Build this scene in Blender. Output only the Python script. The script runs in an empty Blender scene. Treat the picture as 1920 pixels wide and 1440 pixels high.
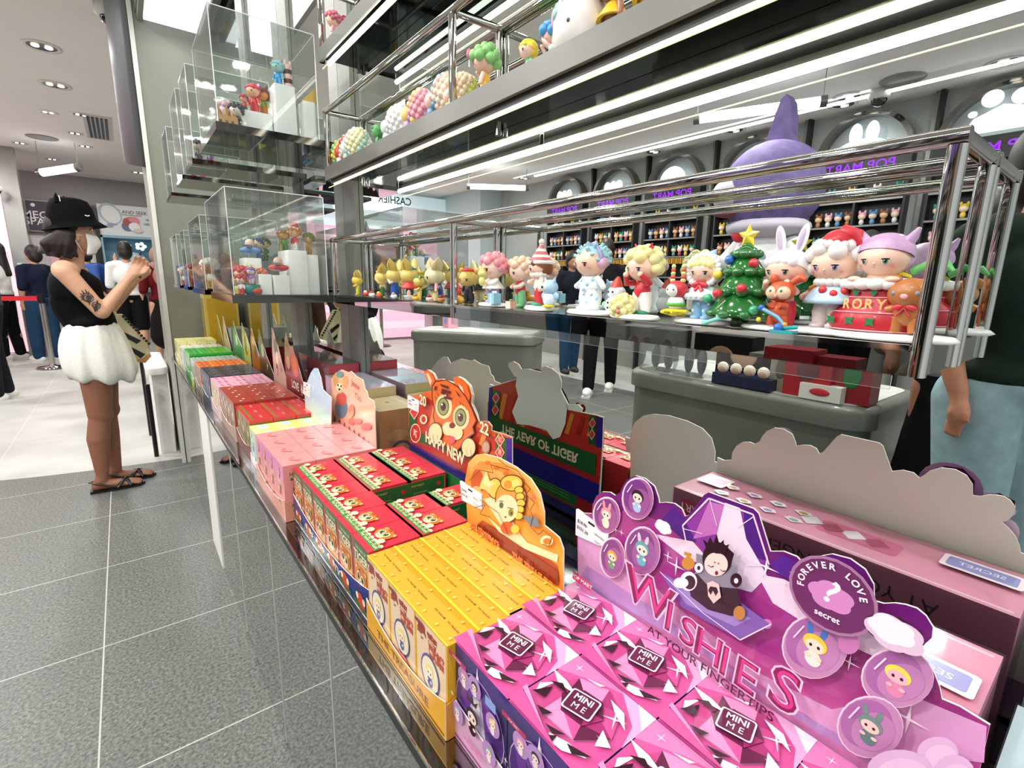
import bpy, math, random
from mathutils import Vector, Matrix
random.seed(7)
SC = bpy.context.scene
COL = SC.collection
PI = math.pi
R_ = math.radians

# ------------------------------------------------------------------ camera
CAMZ = 1.25
def cam_axes(yaw, pitch, roll):
    cy, sy, cp, sp = math.cos(yaw), math.sin(yaw), math.cos(pitch), math.sin(pitch)
    w = Vector((sy*cp, cy*cp, -sp)); r = Vector((cy, -sy, 0)); u = r.cross(w)
    c, s = math.cos(roll), math.sin(roll)
    return c*r + s*u, -s*r + c*u, w
CR, CU, CW = cam_axes(R_(37.93), R_(11.62), R_(1.045))
FPX = 925.76
cam = bpy.data.cameras.new('camera'); co = bpy.data.objects.new('camera', cam); COL.objects.link(co)
cam.sensor_width = 36; cam.lens = 36*FPX/1920; cam.clip_start = .02; cam.clip_end = 60
m = Matrix(((CR.x, CU.x, -CW.x, 0), (CR.y, CU.y, -CW.y, 0), (CR.z, CU.z, -CW.z, CAMZ), (0, 0, 0, 1)))
co.matrix_world = m
SC.camera = co
def ray(x, y):
    return (CW*FPX + CR*(x-960) - CU*(y-720))
def onX(x, y, X):                       # photo point -> (Y, Z) on the upright plane X
    d = ray(x, y); t = X/d.x
    return (d.y*t, CAMZ + d.z*t)
# ------------------------------------------------------------------ world, exposure
w = bpy.data.worlds.new('world'); SC.world = w; w.use_nodes = True
w.node_tree.nodes['Background'].inputs[0].default_value = (.93, .97, 1, 1)
w.node_tree.nodes['Background'].inputs[1].default_value = 1.0
SC.view_settings.view_transform = 'Standard'
SC.view_settings.look = 'None'
SC.view_settings.exposure = -0.06
SC.view_settings.gamma = 1.0
SC.view_settings.use_curve_mapping = False
SC.cycles.caustics_reflective = True
SC.cycles.caustics_refractive = False
SC.cycles.max_bounces = 12
SC.cycles.glossy_bounces = 8
SC.cycles.transparent_max_bounces = 24
SC.cycles.sample_clamp_indirect = 0
SC.cycles.use_denoising = True
XM = .615                                # the mirror wall
CEIL = 3.0
def area(name, loc, sx, sy, power, rot=(0, 0, 0), col=(1, 1, 1), spread=PI):
    l = bpy.data.lights.new(name, 'AREA'); l.shape = 'RECTANGLE' if sy else 'DISK'; l.size = sx
    if sy: l.size_y = sy
    l.energy = power; l.color = col; l.spread = spread
    o = bpy.data.objects.new(name, l); o.location = loc; o.rotation_euler = rot; COL.objects.link(o)
    return o
CEIL_LAMPS = [(-.3, 1.2), (-.9, .2), (-.3, 2.7), (-1.6, 1.2), (-1.6, 3.0), (-2.9, .6), (-2.9, 2.4), (-2.9, 4.2), (-1.2, 4.9),
              (-.3, 5.7), (-.3, 6.72), (-.44, 7.86), (-1.9, 7.2), (-.27, 9.0), (-3.2, 6.6), (-.5, 10.8), (.43, 10.6), (-2.6, 9.0),
              (-.25, -.9), (.25, -1.9), (-1.6, -1.2)]  # this last row is added behind the camera to brighten near faces
for i, (x, y) in enumerate(CEIL_LAMPS):
    area('downlight_and_fill', (x, y, CEIL-.03), .12 if x > -1 else .2, 0, 14 if y < 0 else 17 if x > -1 and y < 3.5 else (15 if x > -1 else 38), col=(1, .975, .94))
area('cove_glow', (-4.3, 3.6, 2.96), .04, 6.0, 16, (0, R_(-25), 0))
area('ceiling_panel_glow', (.40, 3.2, 2.66), .22, 1.2, 4)

# ------------------------------------------------------------------ materials
def lin(h):
    h = h.lstrip('#'); c = [int(h[i:i+2], 16)/255 for i in (0, 2, 4)]
    return [v/12.92 if v <= .04045 else ((v+.055)/1.055)**2.4 for v in c]
_mc = {}
def M(hexc, rough=.45, metal=0., coat=0., emit=0., noise=0., scale=40., alpha=1., sss=0., bump=0.):
    k = (hexc, rough, metal, coat, emit, noise, scale, alpha, sss, bump)
    if k in _mc: return _mc[k]
    mt = bpy.data.materials.new('m_' + hexc.strip('#')); mt.use_nodes = True
    nt = mt.node_tree; b = nt.nodes['Principled BSDF']; c = lin(hexc) + [1]
    b.inputs['Base Color'].default_value = c
    b.inputs['Roughness'].default_value = rough
    b.inputs['Metallic'].default_value = metal
    b.inputs['Coat Weight'].default_value = coat
    b.inputs['Coat Roughness'].default_value = .08
    if rough >= .75: b.inputs['Specular IOR Level'].default_value = .12
    if emit:
        b.inputs['Emission Color'].default_value = c; b.inputs['Emission Strength'].default_value = emit
    if alpha < 1: b.inputs['Alpha'].default_value = alpha
    tc = nt.nodes.new('ShaderNodeTexCoord'); nz = nt.nodes.new('ShaderNodeTexNoise')
    nz.inputs['Scale'].default_value = scale; nz.inputs['Detail'].default_value = 3
    nt.links.new(tc.outputs['Object'], nz.inputs['Vector'])
    if noise:
        mx = nt.nodes.new('ShaderNodeMixRGB'); mx.blend_type = 'MULTIPLY'; mx.inputs[0].default_value = 1
        rp = nt.nodes.new('ShaderNodeMapRange'); rp.inputs[1].default_value = .3; rp.inputs[2].default_value = .7
        rp.inputs[3].default_value = 1-noise; rp.inputs[4].default_value = 1+noise
        nt.links.new(nz.outputs['Fac'], rp.inputs[0]); mx.inputs[1].default_value = c
        nt.links.new(rp.outputs[0], mx.inputs[2]); nt.links.new(mx.outputs[0], b.inputs['Base Color'])
    else:
        rp = nt.nodes.new('ShaderNodeMapRange'); rp.inputs[3].default_value = max(0, rough-.03); rp.inputs[4].default_value = rough+.03
        nt.links.new(nz.outputs['Fac'], rp.inputs[0])
        if rough > .03: nt.links.new(rp.outputs[0], b.inputs['Roughness'])
    if bump:
        bp = nt.nodes.new('ShaderNodeBump'); bp.inputs['Strength'].default_value = bump; bp.inputs['Distance'].default_value = .002
        nt.links.new(nz.outputs['Fac'], bp.inputs['Height']); nt.links.new(bp.outputs[0], b.inputs['Normal'])
    _mc[k] = mt
    return mt
def gradmat(name, stops, axis=2, lo=0., hi=1., rough=.3, coat=.3, wob=0., gen=True):
    """a printed colour gradient; stops = [(pos, hex)], along an object axis"""
    mt = bpy.data.materials.new(name); mt.use_nodes = True; nt = mt.node_tree; b = nt.nodes['Principled BSDF']
    tc = nt.nodes.new('ShaderNodeTexCoord'); sp = nt.nodes.new('ShaderNodeSeparateXYZ')
    nt.links.new(tc.outputs['Object'], sp.inputs[0])
    mr = nt.nodes.new('ShaderNodeMapRange'); mr.inputs[1].default_value = lo; mr.inputs[2].default_value = hi
    nt.links.new(sp.outputs[axis], mr.inputs[0]); src = mr.outputs[0]
    if wob:
        nz = nt.nodes.new('ShaderNodeTexNoise'); nz.inputs['Scale'].default_value = 12
        nt.links.new(tc.outputs['Object'], nz.inputs['Vector'])
        ma = nt.nodes.new('ShaderNodeMath'); ma.operation = 'MULTIPLY_ADD'; ma.inputs[1].default_value = wob
        nt.links.new(nz.outputs['Fac'], ma.inputs[0]); nt.links.new(mr.outputs[0], ma.inputs[2]); src = ma.outputs[0]
    cr = nt.nodes.new('ShaderNodeValToRGB'); el = cr.color_ramp.elements
    while len(el) < len(stops): el.new(.5)
    for e, (p, h) in zip(el, stops): e.position = p; e.color = lin(h) + [1]
    nt.links.new(src, cr.inputs[0]); nt.links.new(cr.outputs[0], b.inputs['Base Color'])
    b.inputs['Roughness'].default_value = rough; b.inputs['Coat Weight'].default_value = coat
    return mt
def glassmat(name, tint='#fbfdfc', refl=.6, base=.03):
    mt = bpy.data.materials.new(name); mt.use_nodes = True; nt = mt.node_tree; nt.nodes.clear()
    out = nt.nodes.new('ShaderNodeOutputMaterial'); tr = nt.nodes.new('ShaderNodeBsdfTransparent'); gl = nt.nodes.new('ShaderNodeBsdfGlossy')
    tr.inputs[0].default_value = lin(tint) + [1]; gl.inputs['Roughness'].default_value = .03
    fr = nt.nodes.new('ShaderNodeFresnel'); fr.inputs[0].default_value = 1.42
    nz = nt.nodes.new('ShaderNodeTexNoise'); nz.inputs['Scale'].default_value = 9; nz.inputs['Detail'].default_value = 6
    tc = nt.nodes.new('ShaderNodeTexCoord'); nt.links.new(tc.outputs['Object'], nz.inputs['Vector'])
    mr = nt.nodes.new('ShaderNodeMapRange'); mr.inputs[1].default_value = .45; mr.inputs[2].default_value = 1.0
    mr.inputs[3].default_value = base*.4; mr.inputs[4].default_value = base*2
    nt.links.new(nz.outputs['Fac'], mr.inputs[0])
    ad = nt.nodes.new('ShaderNodeMath'); ad.operation = 'ADD'; ad.use_clamp = True
    mu = nt.nodes.new('ShaderNodeMath'); mu.operation = 'MULTIPLY'; mu.inputs[1].default_value = refl
    nt.links.new(fr.outputs[0], mu.inputs[0]); nt.links.new(mu.outputs[0], ad.inputs[0])
    mx1 = nt.nodes.new('ShaderNodeMixShader'); nt.links.new(mu.outputs[0], mx1.inputs[0])
    nt.links.new(tr.outputs[0], mx1.inputs[1]); nt.links.new(gl.outputs[0], mx1.inputs[2])
    df = nt.nodes.new('ShaderNodeBsdfDiffuse'); df.inputs[0].default_value = (.85, .87, .87, 1)
    mx2 = nt.nodes.new('ShaderNodeMixShader'); nt.links.new(mr.outputs[0], mx2.inputs[0])
    nt.links.new(mx1.outputs[0], mx2.inputs[1]); nt.links.new(df.outputs[0], mx2.inputs[2])
    nt.links.new(mx2.outputs[0], out.inputs[0])
    return mt
ACRYL = glassmat('acrylic', base=.03)
FILM = glassmat('clear_film', base=.02)
EDGE = M('#e9efee', .15, 0, .6)  # pale acrylic edges: the light they catch is put into the colour
CHROME = M('#b9b7b2', .035, 1.)
CHROMED = M('#8f8c86', .09, 1.)
MIRROR = M('#e4e9e6', .0, 1.)
MIRROR2 = M('#8d918f', .0, 1.)
BLACK = M('#0b0b0c', .35)
WHITE = M('#f1f0ec', .4)
PAPER = M('#eeeae0', .6)
SKIN = M('#d9a68c', .5)
LED = M('#fffdf0', .5, emit=14.)
LEDW = M('#fff2b8', .5, emit=2.2)

# ------------------------------------------------------------------ mesh builder
def frame_of(d):
    d = Vector(d).normalized(); a = Vector((0, 0, 1)) if abs(d.z) < .95 else Vector((1, 0, 0))
    x = a.cross(d).normalized(); return x, d.cross(x), d
class MB:
    def __init__(s): s.v = []; s.f = []; s.mi = []; s.sm = []; s.mats = []
    def mat(s, m):
        if m not in s.mats: s.mats.append(m)
        return s.mats.index(m)
    def add(s, vs, fs, m, smooth=False):
        b = len(s.v); s.v += [tuple(v) for v in vs]; i = s.mat(m)
        for f in fs: s.f.append([b+k for k in f]); s.mi.append(i); s.sm.append(smooth)
        return s
    def box(s, x0, y0, z0, x1, y1, z1, m, mats=None):
        vs = [(x, y, z) for x in (x0, x1) for y in (y0, y1) for z in (z0, z1)]
        fs = [(0, 1, 3, 2), (4, 6, 7, 5), (0, 4, 5, 1), (2, 3, 7, 6), (0, 2, 6, 4), (1, 5, 7, 3)]  # -x +x -y +y -z +z
        for k, f in enumerate(fs): s.add([vs[i] for i in f], [(0, 1, 2, 3)], (mats or {}).get(k, m))
        return s
    def obox(s, c, sz, rot, m):
        c = Vector(c); vs = []
        for x in (-.5, .5):
            for y in (-.5, .5):
                for z in (-.5, .5): vs.append(c + rot @ Vector((x*sz[0], y*sz[1], z*sz[2])))
        return s.add(vs, [(0, 1, 3, 2), (4, 6, 7, 5), (0, 4, 5, 1), (2, 3, 7, 6), (0, 2, 6, 4), (1, 5, 7, 3)], m)
    def ell(s, c, r, m, rot=None, seg=20, rings=12, top=PI, start=0.):
        if not hasattr(r, '__len__'): r = (r, r, r)
        c = Vector(c); vs = []; fs = []
        for i in range(rings+1):
            t = start + (top-start)*i/rings
            for j in range(seg):
                p = 2*PI*j/seg; q = Vector((r[0]*math.sin(t)*math.cos(p), r[1]*math.sin(t)*math.sin(p), r[2]*math.cos(t)))
                vs.append(c + (rot @ q if rot else q))
        for i in range(rings):
            for j in range(seg):
                a = i*seg+j; b = i*seg+(j+1) % seg; fs.append((a, a+seg, b+seg, b))
        return s.add(vs, fs, m, True)
    def tube(s, pts, rad, m, seg=10, cap=True, flat=1.):
        pts = [Vector(p) for p in pts]; n = len(pts)
        if not hasattr(rad, '__len__'): rad = [rad]*n
        vs = []; fs = []; X = None
        for i, p in enumerate(pts):
            d = (pts[min(i+1, n-1)] - pts[max(i-1, 0)]).normalized()
            if X is None: X, Y, _ = frame_of(d)
            else: X = (X - d*X.dot(d)).normalized(); Y = d.cross(X)
            for j in range(seg):
                a = 2*PI*j/seg; vs.append(p + X*rad[i]*math.cos(a) + Y*rad[i]*flat*math.sin(a))
        for i in range(n-1):
            for j in range(seg):
                a = i*seg+j; b = i*seg+(j+1) % seg; fs.append((a, b, b+seg, a+seg))
        s.add(vs, fs, m, True)
        if cap:
            s.add(vs[:seg][::-1], [tuple(range(seg))], m); s.add(vs[-seg:], [tuple(range(seg))], m)
        return s
    def lathe(s, c, prof, m, seg=24, sx=1., sy=1., smooth=True):
        vs = []; fs = []; c = Vector(c)
        for r, z in prof:
            for j in range(seg):
                a = 2*PI*j/seg; vs.append(c + Vector((r*sx*math.cos(a), r*sy*math.sin(a), z)))
        for i in range(len(prof)-1):
            for j in range(seg):
                a = i*seg+j; b = i*seg+(j+1) % seg; fs.append((a, b, b+seg, a+seg))
        return s.add(vs, fs, m, smooth)
    def prism(s, pts, O, U, V, N, d, m, mback=None, mside=None, smooth=False):
        """extrude outline pts (u,v) placed at O+U*u+V*v by d along -N; front = +N side"""
        O, U, V, N = Vector(O), Vector(U), Vector(V), Vector(N); n = len(pts)
        a = [O + U*p[0] + V*p[1] for p in pts]; b = [q - N*d for q in a]
        s.add(a, [tuple(range(n))], m); s.add(b, [tuple(range(n))[::-1]], mback or m)
        s.add(a+b, [(i, i+n, (i+1) % n+n, (i+1) % n) for i in range(n)], mside or mback or m, smooth)
        return s
    def rbox(s, x0, y0, z0, x1, y1, z1, r, m, seg=5, lid=0.):
        """box with rounded upright edges; lid = rounding of the top rim"""
        pts = rrect(x0, y0, x1, y1, r, seg); n = len(pts); cx, cy = (x0+x1)/2, (y0+y1)/2
        lv = [(0, z0), (0, z1-lid)]
        if lid: lv += [(lid*(1-math.cos(a)), z1-lid+lid*math.sin(a)) for a in (R_(30), R_(60), R_(90))]
        vs = []
        for ins, z in lv:
            fx = 1 - ins/((x1-x0)/2); fy = 1 - ins/((y1-y0)/2)
            vs += [(cx+(p[0]-cx)*fx, cy+(p[1]-cy)*fy, z) for p in pts]
        fs = [(k*n+i, k*n+(i+1) % n, (k+1)*n+(i+1) % n, (k+1)*n+i) for k in range(len(lv)-1) for i in range(n)]
        s.add(vs, fs, m, True)
        s.add(vs[-n:], [tuple(range(n))], m); s.add(vs[:n], [tuple(range(n))[::-1]], m)
        return s
    def mesh(s, name):
        me = bpy.data.meshes.new(name); me.from_pydata(s.v, [], s.f)
        for mt in s.mats: me.materials.append(mt)
        me.polygons.foreach_set('material_index', s.mi); me.polygons.foreach_set('use_smooth', s.sm)
        me.update(); return me
    def build(s, name, parent=None, loc=(0, 0, 0), rz=0.):
        o = bpy.data.objects.new(name, s.mesh(name)); COL.objects.link(o); o.location = loc; o.rotation_euler.z = rz
        if parent: o.parent = parent
        return o
def rrect(x0, y0, x1, y1, r, seg=5):
    pts = []
    for cx, cy, a0 in ((x1-r, y1-r, 0), (x0+r, y1-r, 90), (x0+r, y0+r, 180), (x1-r, y0+r, 270)):
        for k in range(seg+1):
            a = R_(a0+90*k/seg); pts.append((cx+r*math.cos(a), cy+r*math.sin(a)))
    return pts
def tag(o, label, cat, group=None, kind=None):
    o['label'] = label; o['category'] = cat
    if group: o['group'] = group
    if kind: o['kind'] = kind
    return o
def thing(name, label, cat, loc=(0, 0, 0), rz=0., group=None):
    o = bpy.data.objects.new(name, None); o.empty_display_size = .05; COL.objects.link(o); o.location = loc; o.rotation_euler.z = rz
    return tag(o, label, cat, group)
def struct(mb, name):
    o = mb.build(name); o['kind'] = 'structure'; return o
def copy_tree(o, parent=None):
    c = o.copy(); COL.objects.link(c)
    if parent: c.parent = parent
    for ch in o.children: copy_tree(ch, c)
    return c
# ---- lettering: glyph outlines turned into faces
_tx = {}
def text_mesh(t, bold=0.):
    k = (t, bold)
    if k in _tx: return _tx[k]
    c = bpy.data.curves.new('t', 'FONT'); c.body = t; c.size = 1; c.align_x = 'CENTER'; c.align_y = 'CENTER'; c.offset = bold; c.resolution_u = 3
    o = bpy.data.objects.new('t', c); COL.objects.link(o)
    dg = bpy.context.evaluated_depsgraph_get(); me = o.evaluated_get(dg).to_mesh()
    vs = [(v.co.x, v.co.y) for v in me.vertices]; fs = [tuple(p.vertices) for p in me.polygons]
    o.evaluated_get(dg).to_mesh_clear(); bpy.data.objects.remove(o); bpy.data.curves.remove(c)
    _tx[k] = (vs, fs); return _tx[k]
class Art:
    """flat print on a face: u to the right, v up, stacked in thin layers"""
    def __init__(s, mb, O, U, V, N, step=.00015): s.mb = mb; s.O, s.U, s.V, s.N = Vector(O), Vector(U), Vector(V), Vector(N); s.l = 0; s.st = step
    def P(s, u, v): return s.O + s.U*u + s.V*v + s.N*(s.st*s.l)
    def poly(s, pts, m):
        s.l += 1; s.mb.add([s.P(*p) for p in pts], [tuple(range(len(pts)))], m); return s
    def ell(s, u, v, a, b, m, rot=0., n=20):
        c, q = math.cos(rot), math.sin(rot)
        return s.poly([(u+a*math.cos(t)*c-b*math.sin(t)*q, v+a*math.cos(t)*q+b*math.sin(t)*c) for t in [2*PI*k/n for k in range(n)]], m)
    def rect(s, u0, v0, u1, v1, m): return s.poly([(u0, v0), (u1, v0), (u1, v1), (u0, v1)], m)
    def rr(s, u, v, a, b, r, m, rot=0.):
        c, q = math.cos(rot), math.sin(rot)
        return s.poly([(u+x*c-y*q, v+x*q+y*c) for x, y in rrect(-a, -b, a, b, r, 4)], m)
    def star(s, u, v, r, m, n=4, k=.18, rot=0.):
        return s.poly([(u+(r if i % 2 == 0 else r*k)*math.cos(rot+PI*i/n), v+(r if i % 2 == 0 else r*k)*math.sin(rot+PI*i/n)) for i in range(2*n)], m)
    def line(s, pts, wd, m):
        s.l += 1
        for a, b in zip(pts[:-1], pts[1:]):
            dx, dy = b[0]-a[0], b[1]-a[1]; L = math.hypot(dx, dy) or 1; nx, ny = -dy/L*wd/2, dx/L*wd/2
            s.mb.add([s.P(a[0]+nx, a[1]+ny), s.P(a[0]-nx, a[1]-ny), s.P(b[0]-nx, b[1]-ny), s.P(b[0]+nx, b[1]+ny)], [(0, 1, 2, 3)], m)
        return s
    def text(s, t, u, v, size, m, rot=0., sx=1., bold=0., shear=0.):
        s.l += 1; vs, fs = text_mesh(t, bold); c, q = math.cos(rot), math.sin(rot); out = []
        for x, y in vs:
            x = x*sx*size + y*size*shear; y = y*size; out.append(s.P(u+x*c-y*q, v+x*q+y*c))
        s.mb.add(out, fs, m); return s
    def cloud(s, u, v, r, m, rot=0.):
        pts = []
        for k in range(40):
            a = 2*PI*k/40; rr = r*(1+.16*abs(math.sin(2.5*a+.4))); pts.append((u+rr*1.15*math.cos(a+rot), v+rr*.85*math.sin(a+rot)))
        return s.poly(pts, m)
    def mini(s, u, v, r, hair, skin, body, ear=None):
        """little printed toy figure"""
        if ear: s.ell(u-r*.35, v+r*.95, r*.16, r*.4, ear, .2); s.ell(u+r*.35, v+r*.95, r*.16, r*.4, ear, -.2)
        s.ell(u, v-r*.75, r*.42, r*.5, body); s.ell(u, v+.2*r, r*.62, r*.56, hair); s.ell(u, v+.05*r, r*.48, r*.4, skin)
        s.ell(u-r*.2, v+.05*r, r*.08, r*.1, MB_DK); s.ell(u+r*.2, v+.05*r, r*.08, r*.1, MB_DK)
        s.ell(u-.3*r, v-.6*r, .16*r, .12*r, skin); s.ell(u+.3*r, v-.6*r, .16*r, .12*r, skin)
        return s
MB_DK = M('#2a1a20', .4)
def P_(h): return M(h, .3, 0, .35)       # printed glossy board

# ================================================================== the room
def floor_mat():
    mt = bpy.data.materials.new('stone_tile'); mt.use_nodes = True; nt = mt.node_tree; b = nt.nodes['Principled BSDF']
    N = nt.nodes.new; L = nt.links.new
    tc = N('ShaderNodeTexCoord'); sp = N('ShaderNodeSeparateXYZ'); L(tc.outputs['Object'], sp.inputs[0])
    def math_(op, a, b_=None, c_=None):
        n = N('ShaderNodeMath'); n.operation = op
        for i, q in enumerate((a, b_, c_)):
            if q is None: continue
            if isinstance(q, (int, float)): n.inputs[i].default_value = q
            else: L(q, n.inputs[i])
        return n.outputs[0]
    def grid(out, off):
        a = math_('FRACT', math_('DIVIDE', math_('SUBTRACT', out, off), .6))
        return math_('LESS_THAN', math_('MULTIPLY', math_('SUBTRACT', .5, math_('ABSOLUTE', math_('SUBTRACT', a, .5))), .6), .0022)
    gx = grid(sp.outputs[0], -.186+.6*0); gy = grid(sp.outputs[1], 1.412)
    g = math_('MAXIMUM', gx, gy)
    # the boundary between the dark shop floor and the pale stone of the queue area
    wv = math_('MULTIPLY', math_('SINE', math_('MULTIPLY', sp.outputs[0], 1.9)), .12)
    bd = math_('ADD', math_('MULTIPLY', sp.outputs[0], -.36), 4.03)
    lt1 = math_('GREATER_THAN', sp.outputs[1], math_('ADD', bd, wv))
    lt2 = math_('LESS_THAN', sp.outputs[0], -3.45)
    light = math_('MAXIMUM', lt1, lt2)
    n1 = N('ShaderNodeTexNoise'); n1.inputs['Scale'].default_value = 110; n1.inputs['Detail'].default_value = 5; L(tc.outputs['Object'], n1.inputs[0])
    n2 = N('ShaderNodeTexNoise'); n2.inputs['Scale'].default_value = 2.2; n2.inputs['Detail'].default_value = 6; L(tc.outputs['Object'], n2.inputs[0])
    v = N('ShaderNodeTexVoronoi'); v.inputs['Scale'].default_value = 85; L(tc.outputs['Object'], v.inputs[0])
    cr = N('ShaderNodeValToRGB'); cr.color_ramp.elements[0].position = .3; cr.color_ramp.elements[1].position = .72
    cr.color_ramp.elements[0].color = lin('#393b39') + [1]; cr.color_ramp.elements[1].color = lin('#7d7f7a') + [1]; L(n1.outputs['Fac'], cr.inputs[0])
    speck = math_('MULTIPLY', math_('LESS_THAN', v.outputs['Distance'], .16), math_('GREATER_THAN', n2.outputs['Fac'], .47))
    m0 = N('ShaderNodeMixRGB'); m0.inputs[2].default_value = lin('#b9bab5') + [1]; L(math_('MULTIPLY', speck, .35), m0.inputs[0]); L(cr.outputs[0], m0.inputs[1])
    m1 = N('ShaderNodeMixRGB'); m1.blend_type = 'MULTIPLY'; m1.inputs[0].default_value = .5; L(m0.outputs[0], m1.inputs[1])
    mr = N('ShaderNodeMapRange'); mr.inputs[3].default_value = .72; mr.inputs[4].default_value = 1.15; L(n2.outputs['Fac'], mr.inputs[0]); L(mr.outputs[0], m1.inputs[2])
    m2 = N('ShaderNodeMixRGB'); m2.inputs[2].default_value = lin('#c4c5c1') + [1]; L(math_('MULTIPLY', g, .75), m2.inputs[0]); L(m1.outputs[0], m2.inputs[1])
    cl = N('ShaderNodeValToRGB'); cl.color_ramp.elements[0].position = .3; cl.color_ramp.elements[1].position = .7
    cl.color_ramp.elements[0].color = lin('#a5a4a0') + [1]; cl.color_ramp.elements[1].color = lin('#c2c1bc') + [1]; L(n2.outputs['Fac'], cl.inputs[0])
    gl = N('ShaderNodeMixRGB'); gl.inputs[2].default_value = lin('#dedddA') + [1]; L(math_('MULTIPLY', g, .5), gl.inputs[0]); L(cl.outputs[0], gl.inputs[1])
    m3 = N('ShaderNodeMixRGB'); L(light, m3.inputs[0]); L(m2.outputs[0], m3.inputs[1]); L(gl.outputs[0], m3.inputs[2]); L(m3.outputs[0], b.inputs['Base Color'])
    rr = N('ShaderNodeMapRange'); rr.inputs[3].default_value = .36; rr.inputs[4].default_value = .55; L(n2.outputs['Fac'], rr.inputs[0]); L(rr.outputs[0], b.inputs['Roughness'])
    return mt
struct(MB().box(-4.82, -3, -.05, 2.4, 12.5, 0, floor_mat()), 'floor')
CEILM = M('#efede7', .8, noise=.02, scale=3)
struct(MB().box(-4.82, -3, CEIL, 2.4, 12.5, CEIL+.05, CEILM), 'ceiling')
GREYW = M('#a7a6a0', .5, noise=.05, scale=2)
STEEL = M('#8f8d88', .32, .6, noise=.08, scale=2)
struct(MB().box(-4.9, 12.4, 0, 2.4, 12.5, CEIL, M('#908e89', .45, noise=.06, scale=1.5)), 'wall_back')
struct(MB().box(-4.9, -3, 0, -4.82, 12.5, CEIL, M('#b2b3b1', .5, noise=.03, scale=2)), 'wall_left')
# the mirror wall behind the display
struct(MB().box(XM, -1.2, 0, XM+.02, 3.9, CEIL, GREYW, {0: MIRROR}), 'wall_right')
struct(MB().box(2.3, 3.9, 0, 2.4, 12.5, CEIL, GREYW), 'wall_far_side')
# the end pillar with its pale edge strip
COLM = M('#7f8073', .6, noise=.04, scale=3)
mb = MB().box(.2, 3.9, 0, .85, 4.5, CEIL, COLM)
struct(mb, 'wall_pillar')
struct(MB().box(.192, 3.888, 0, .214, 3.912, CEIL-.06, M('#d8d7cf', .4)), 'trim_1')
# flush mullions on the mirror, each with a dark seam
MUL = M('#8e8f88', .45, .2, noise=.04)
def mullion(y0, y1, label):
    t = thing('mullion', label, 'mullion', (XM-.0075, (y0+y1)/2, .742))
    h = (y1-y0)/2; ym = h*.1
    MB().box(-.0065, -h, 0, .0065, ym-.0015, 2.25, MUL).build('cover_strip', t)
    MB().box(-.0065, ym+.0015, 0, .0065, h, 2.25, M('#a3a49d', .45, .2)).build('cover_strip', t)
    MB().box(-.004, ym-.002, 0, .006, ym+.002, 2.25, BLACK).build('seam', t)
mullion(1.585, 1.77, 'broad grey metal mullion on the mirror at the far end of the chrome frame')
mullion(2.21, 2.44, 'grey metal mullion on the mirror behind the acrylic cases, next to the broad one')
mullion(2.95, 3.1, 'narrow grey metal mullion on the mirror, nearest to the end pillar')
# ceiling details
def ceilthing(name, label, cat, x, y, group=None, z=CEIL): return thing(name, label, cat, (x, y, z), 0, group)
def downlight(x, y, label, big=False):
    s = 2.0 if big else 1.4
    t = ceilthing('ceiling_downlight', label, 'downlight', x, y, 'recessed downlights in the ceiling')
    for k in (0,):
        MB().lathe((k, 0, -.001), [(.062*s, 0), (.062*s, -.006), (.05*s, -.006), (.044*s, .0)], M('#dcdad4', .4)).build('trim_ring', t)
        b = MB(); b.lathe((k, 0, -.004), [(.05*s, .0), (.03*s, .003), (.0, .003)], M('#77756f', .25, .8, noise=.4, scale=60)); b.build('reflector', t)
        [MB().ell((q*.02*s, 0, -.006), (.013*s, .018*s, .004), M('#fff8e8', .5, emit=3)).build('bulb', t) for q in (-1, 1)]
names = ['first', 'second', 'third']
dl = [((-.295, 5.7), 'large recessed downlight nearest in the left part of the ceiling', 1), ((-.295, 6.72), 'second recessed downlight, beyond the nearest one on the left ceiling', 1),
      ((-.44, 7.86), 'recessed downlight left of the air grille', 0), ((-.16, 7.72), 'recessed downlight close beside the air grille', 0),
      ((-.265, 8.75), 'recessed downlight just beyond the air grille', 0), ((-.2, 9.5), 'small recessed downlight before the hanging tube lamp', 0),
      ((-.65, 10.9), 'far left recessed downlight near the back wall', 0), ((-.9, 9.9), 'recessed downlight left of the round speaker', 0), ((.43, 11.2), 'far recessed downlight beside the end pillar', 1),
      ((-4.3, 2.09), 'twin recessed downlight over the arched niches, nearest pair', 1), ((-4.5, 2.2), 'second twin downlight over the arched niches, close to the nearest pair', 1),
      ((-4.5, 3.3), 'recessed twin downlight before the shark figure arch', 1), ((-4.6, 4.48), 'recessed twin downlight over the middle arches', 1), ((-4.4, 7.0), 'recessed twin downlight over the furthest arches', 1), ((-4.4, 1.05), 'recessed twin downlight over the widest arch', 1),
      ((-3.4, 4.3), 'small downlight in the mid ceiling above the low counters', 0), ((-2.6, 6.2), 'downlight in the ceiling near the cashier', 0)]
for (x, y), lb, two in dl: downlight(x, y, lb, two)
t = thing('air_grille', 'black slotted air grille in the pale ceiling left of the pillar', 'vent', (-.02, 8.25, CEIL))
MB().box(-.13, -.62, -.008, .13, .62, -.001, M('#c9c7c1', .5)).build('frame', t)
b = MB()
for k in range(5): b.box(-.095+.04*k, -.55, -.014, -.07+.04*k, .55, -.008, BLACK)
b.build('slot', t)
t = thing('air_grille', 'long black slotted air grille in the ceiling above the mirror shelves', 'vent', (-.55, 3.7, CEIL))
MB().box(-.16, -.7, -.008, .16, .7, -.001, M('#c9c7c1', .5)).build('frame', t)
b = MB()
for k in range(6): b.box(-.125+.042*k, -.62, -.014, -.098+.042*k, .62, -.008, BLACK)
b.build('slot', t)
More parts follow.
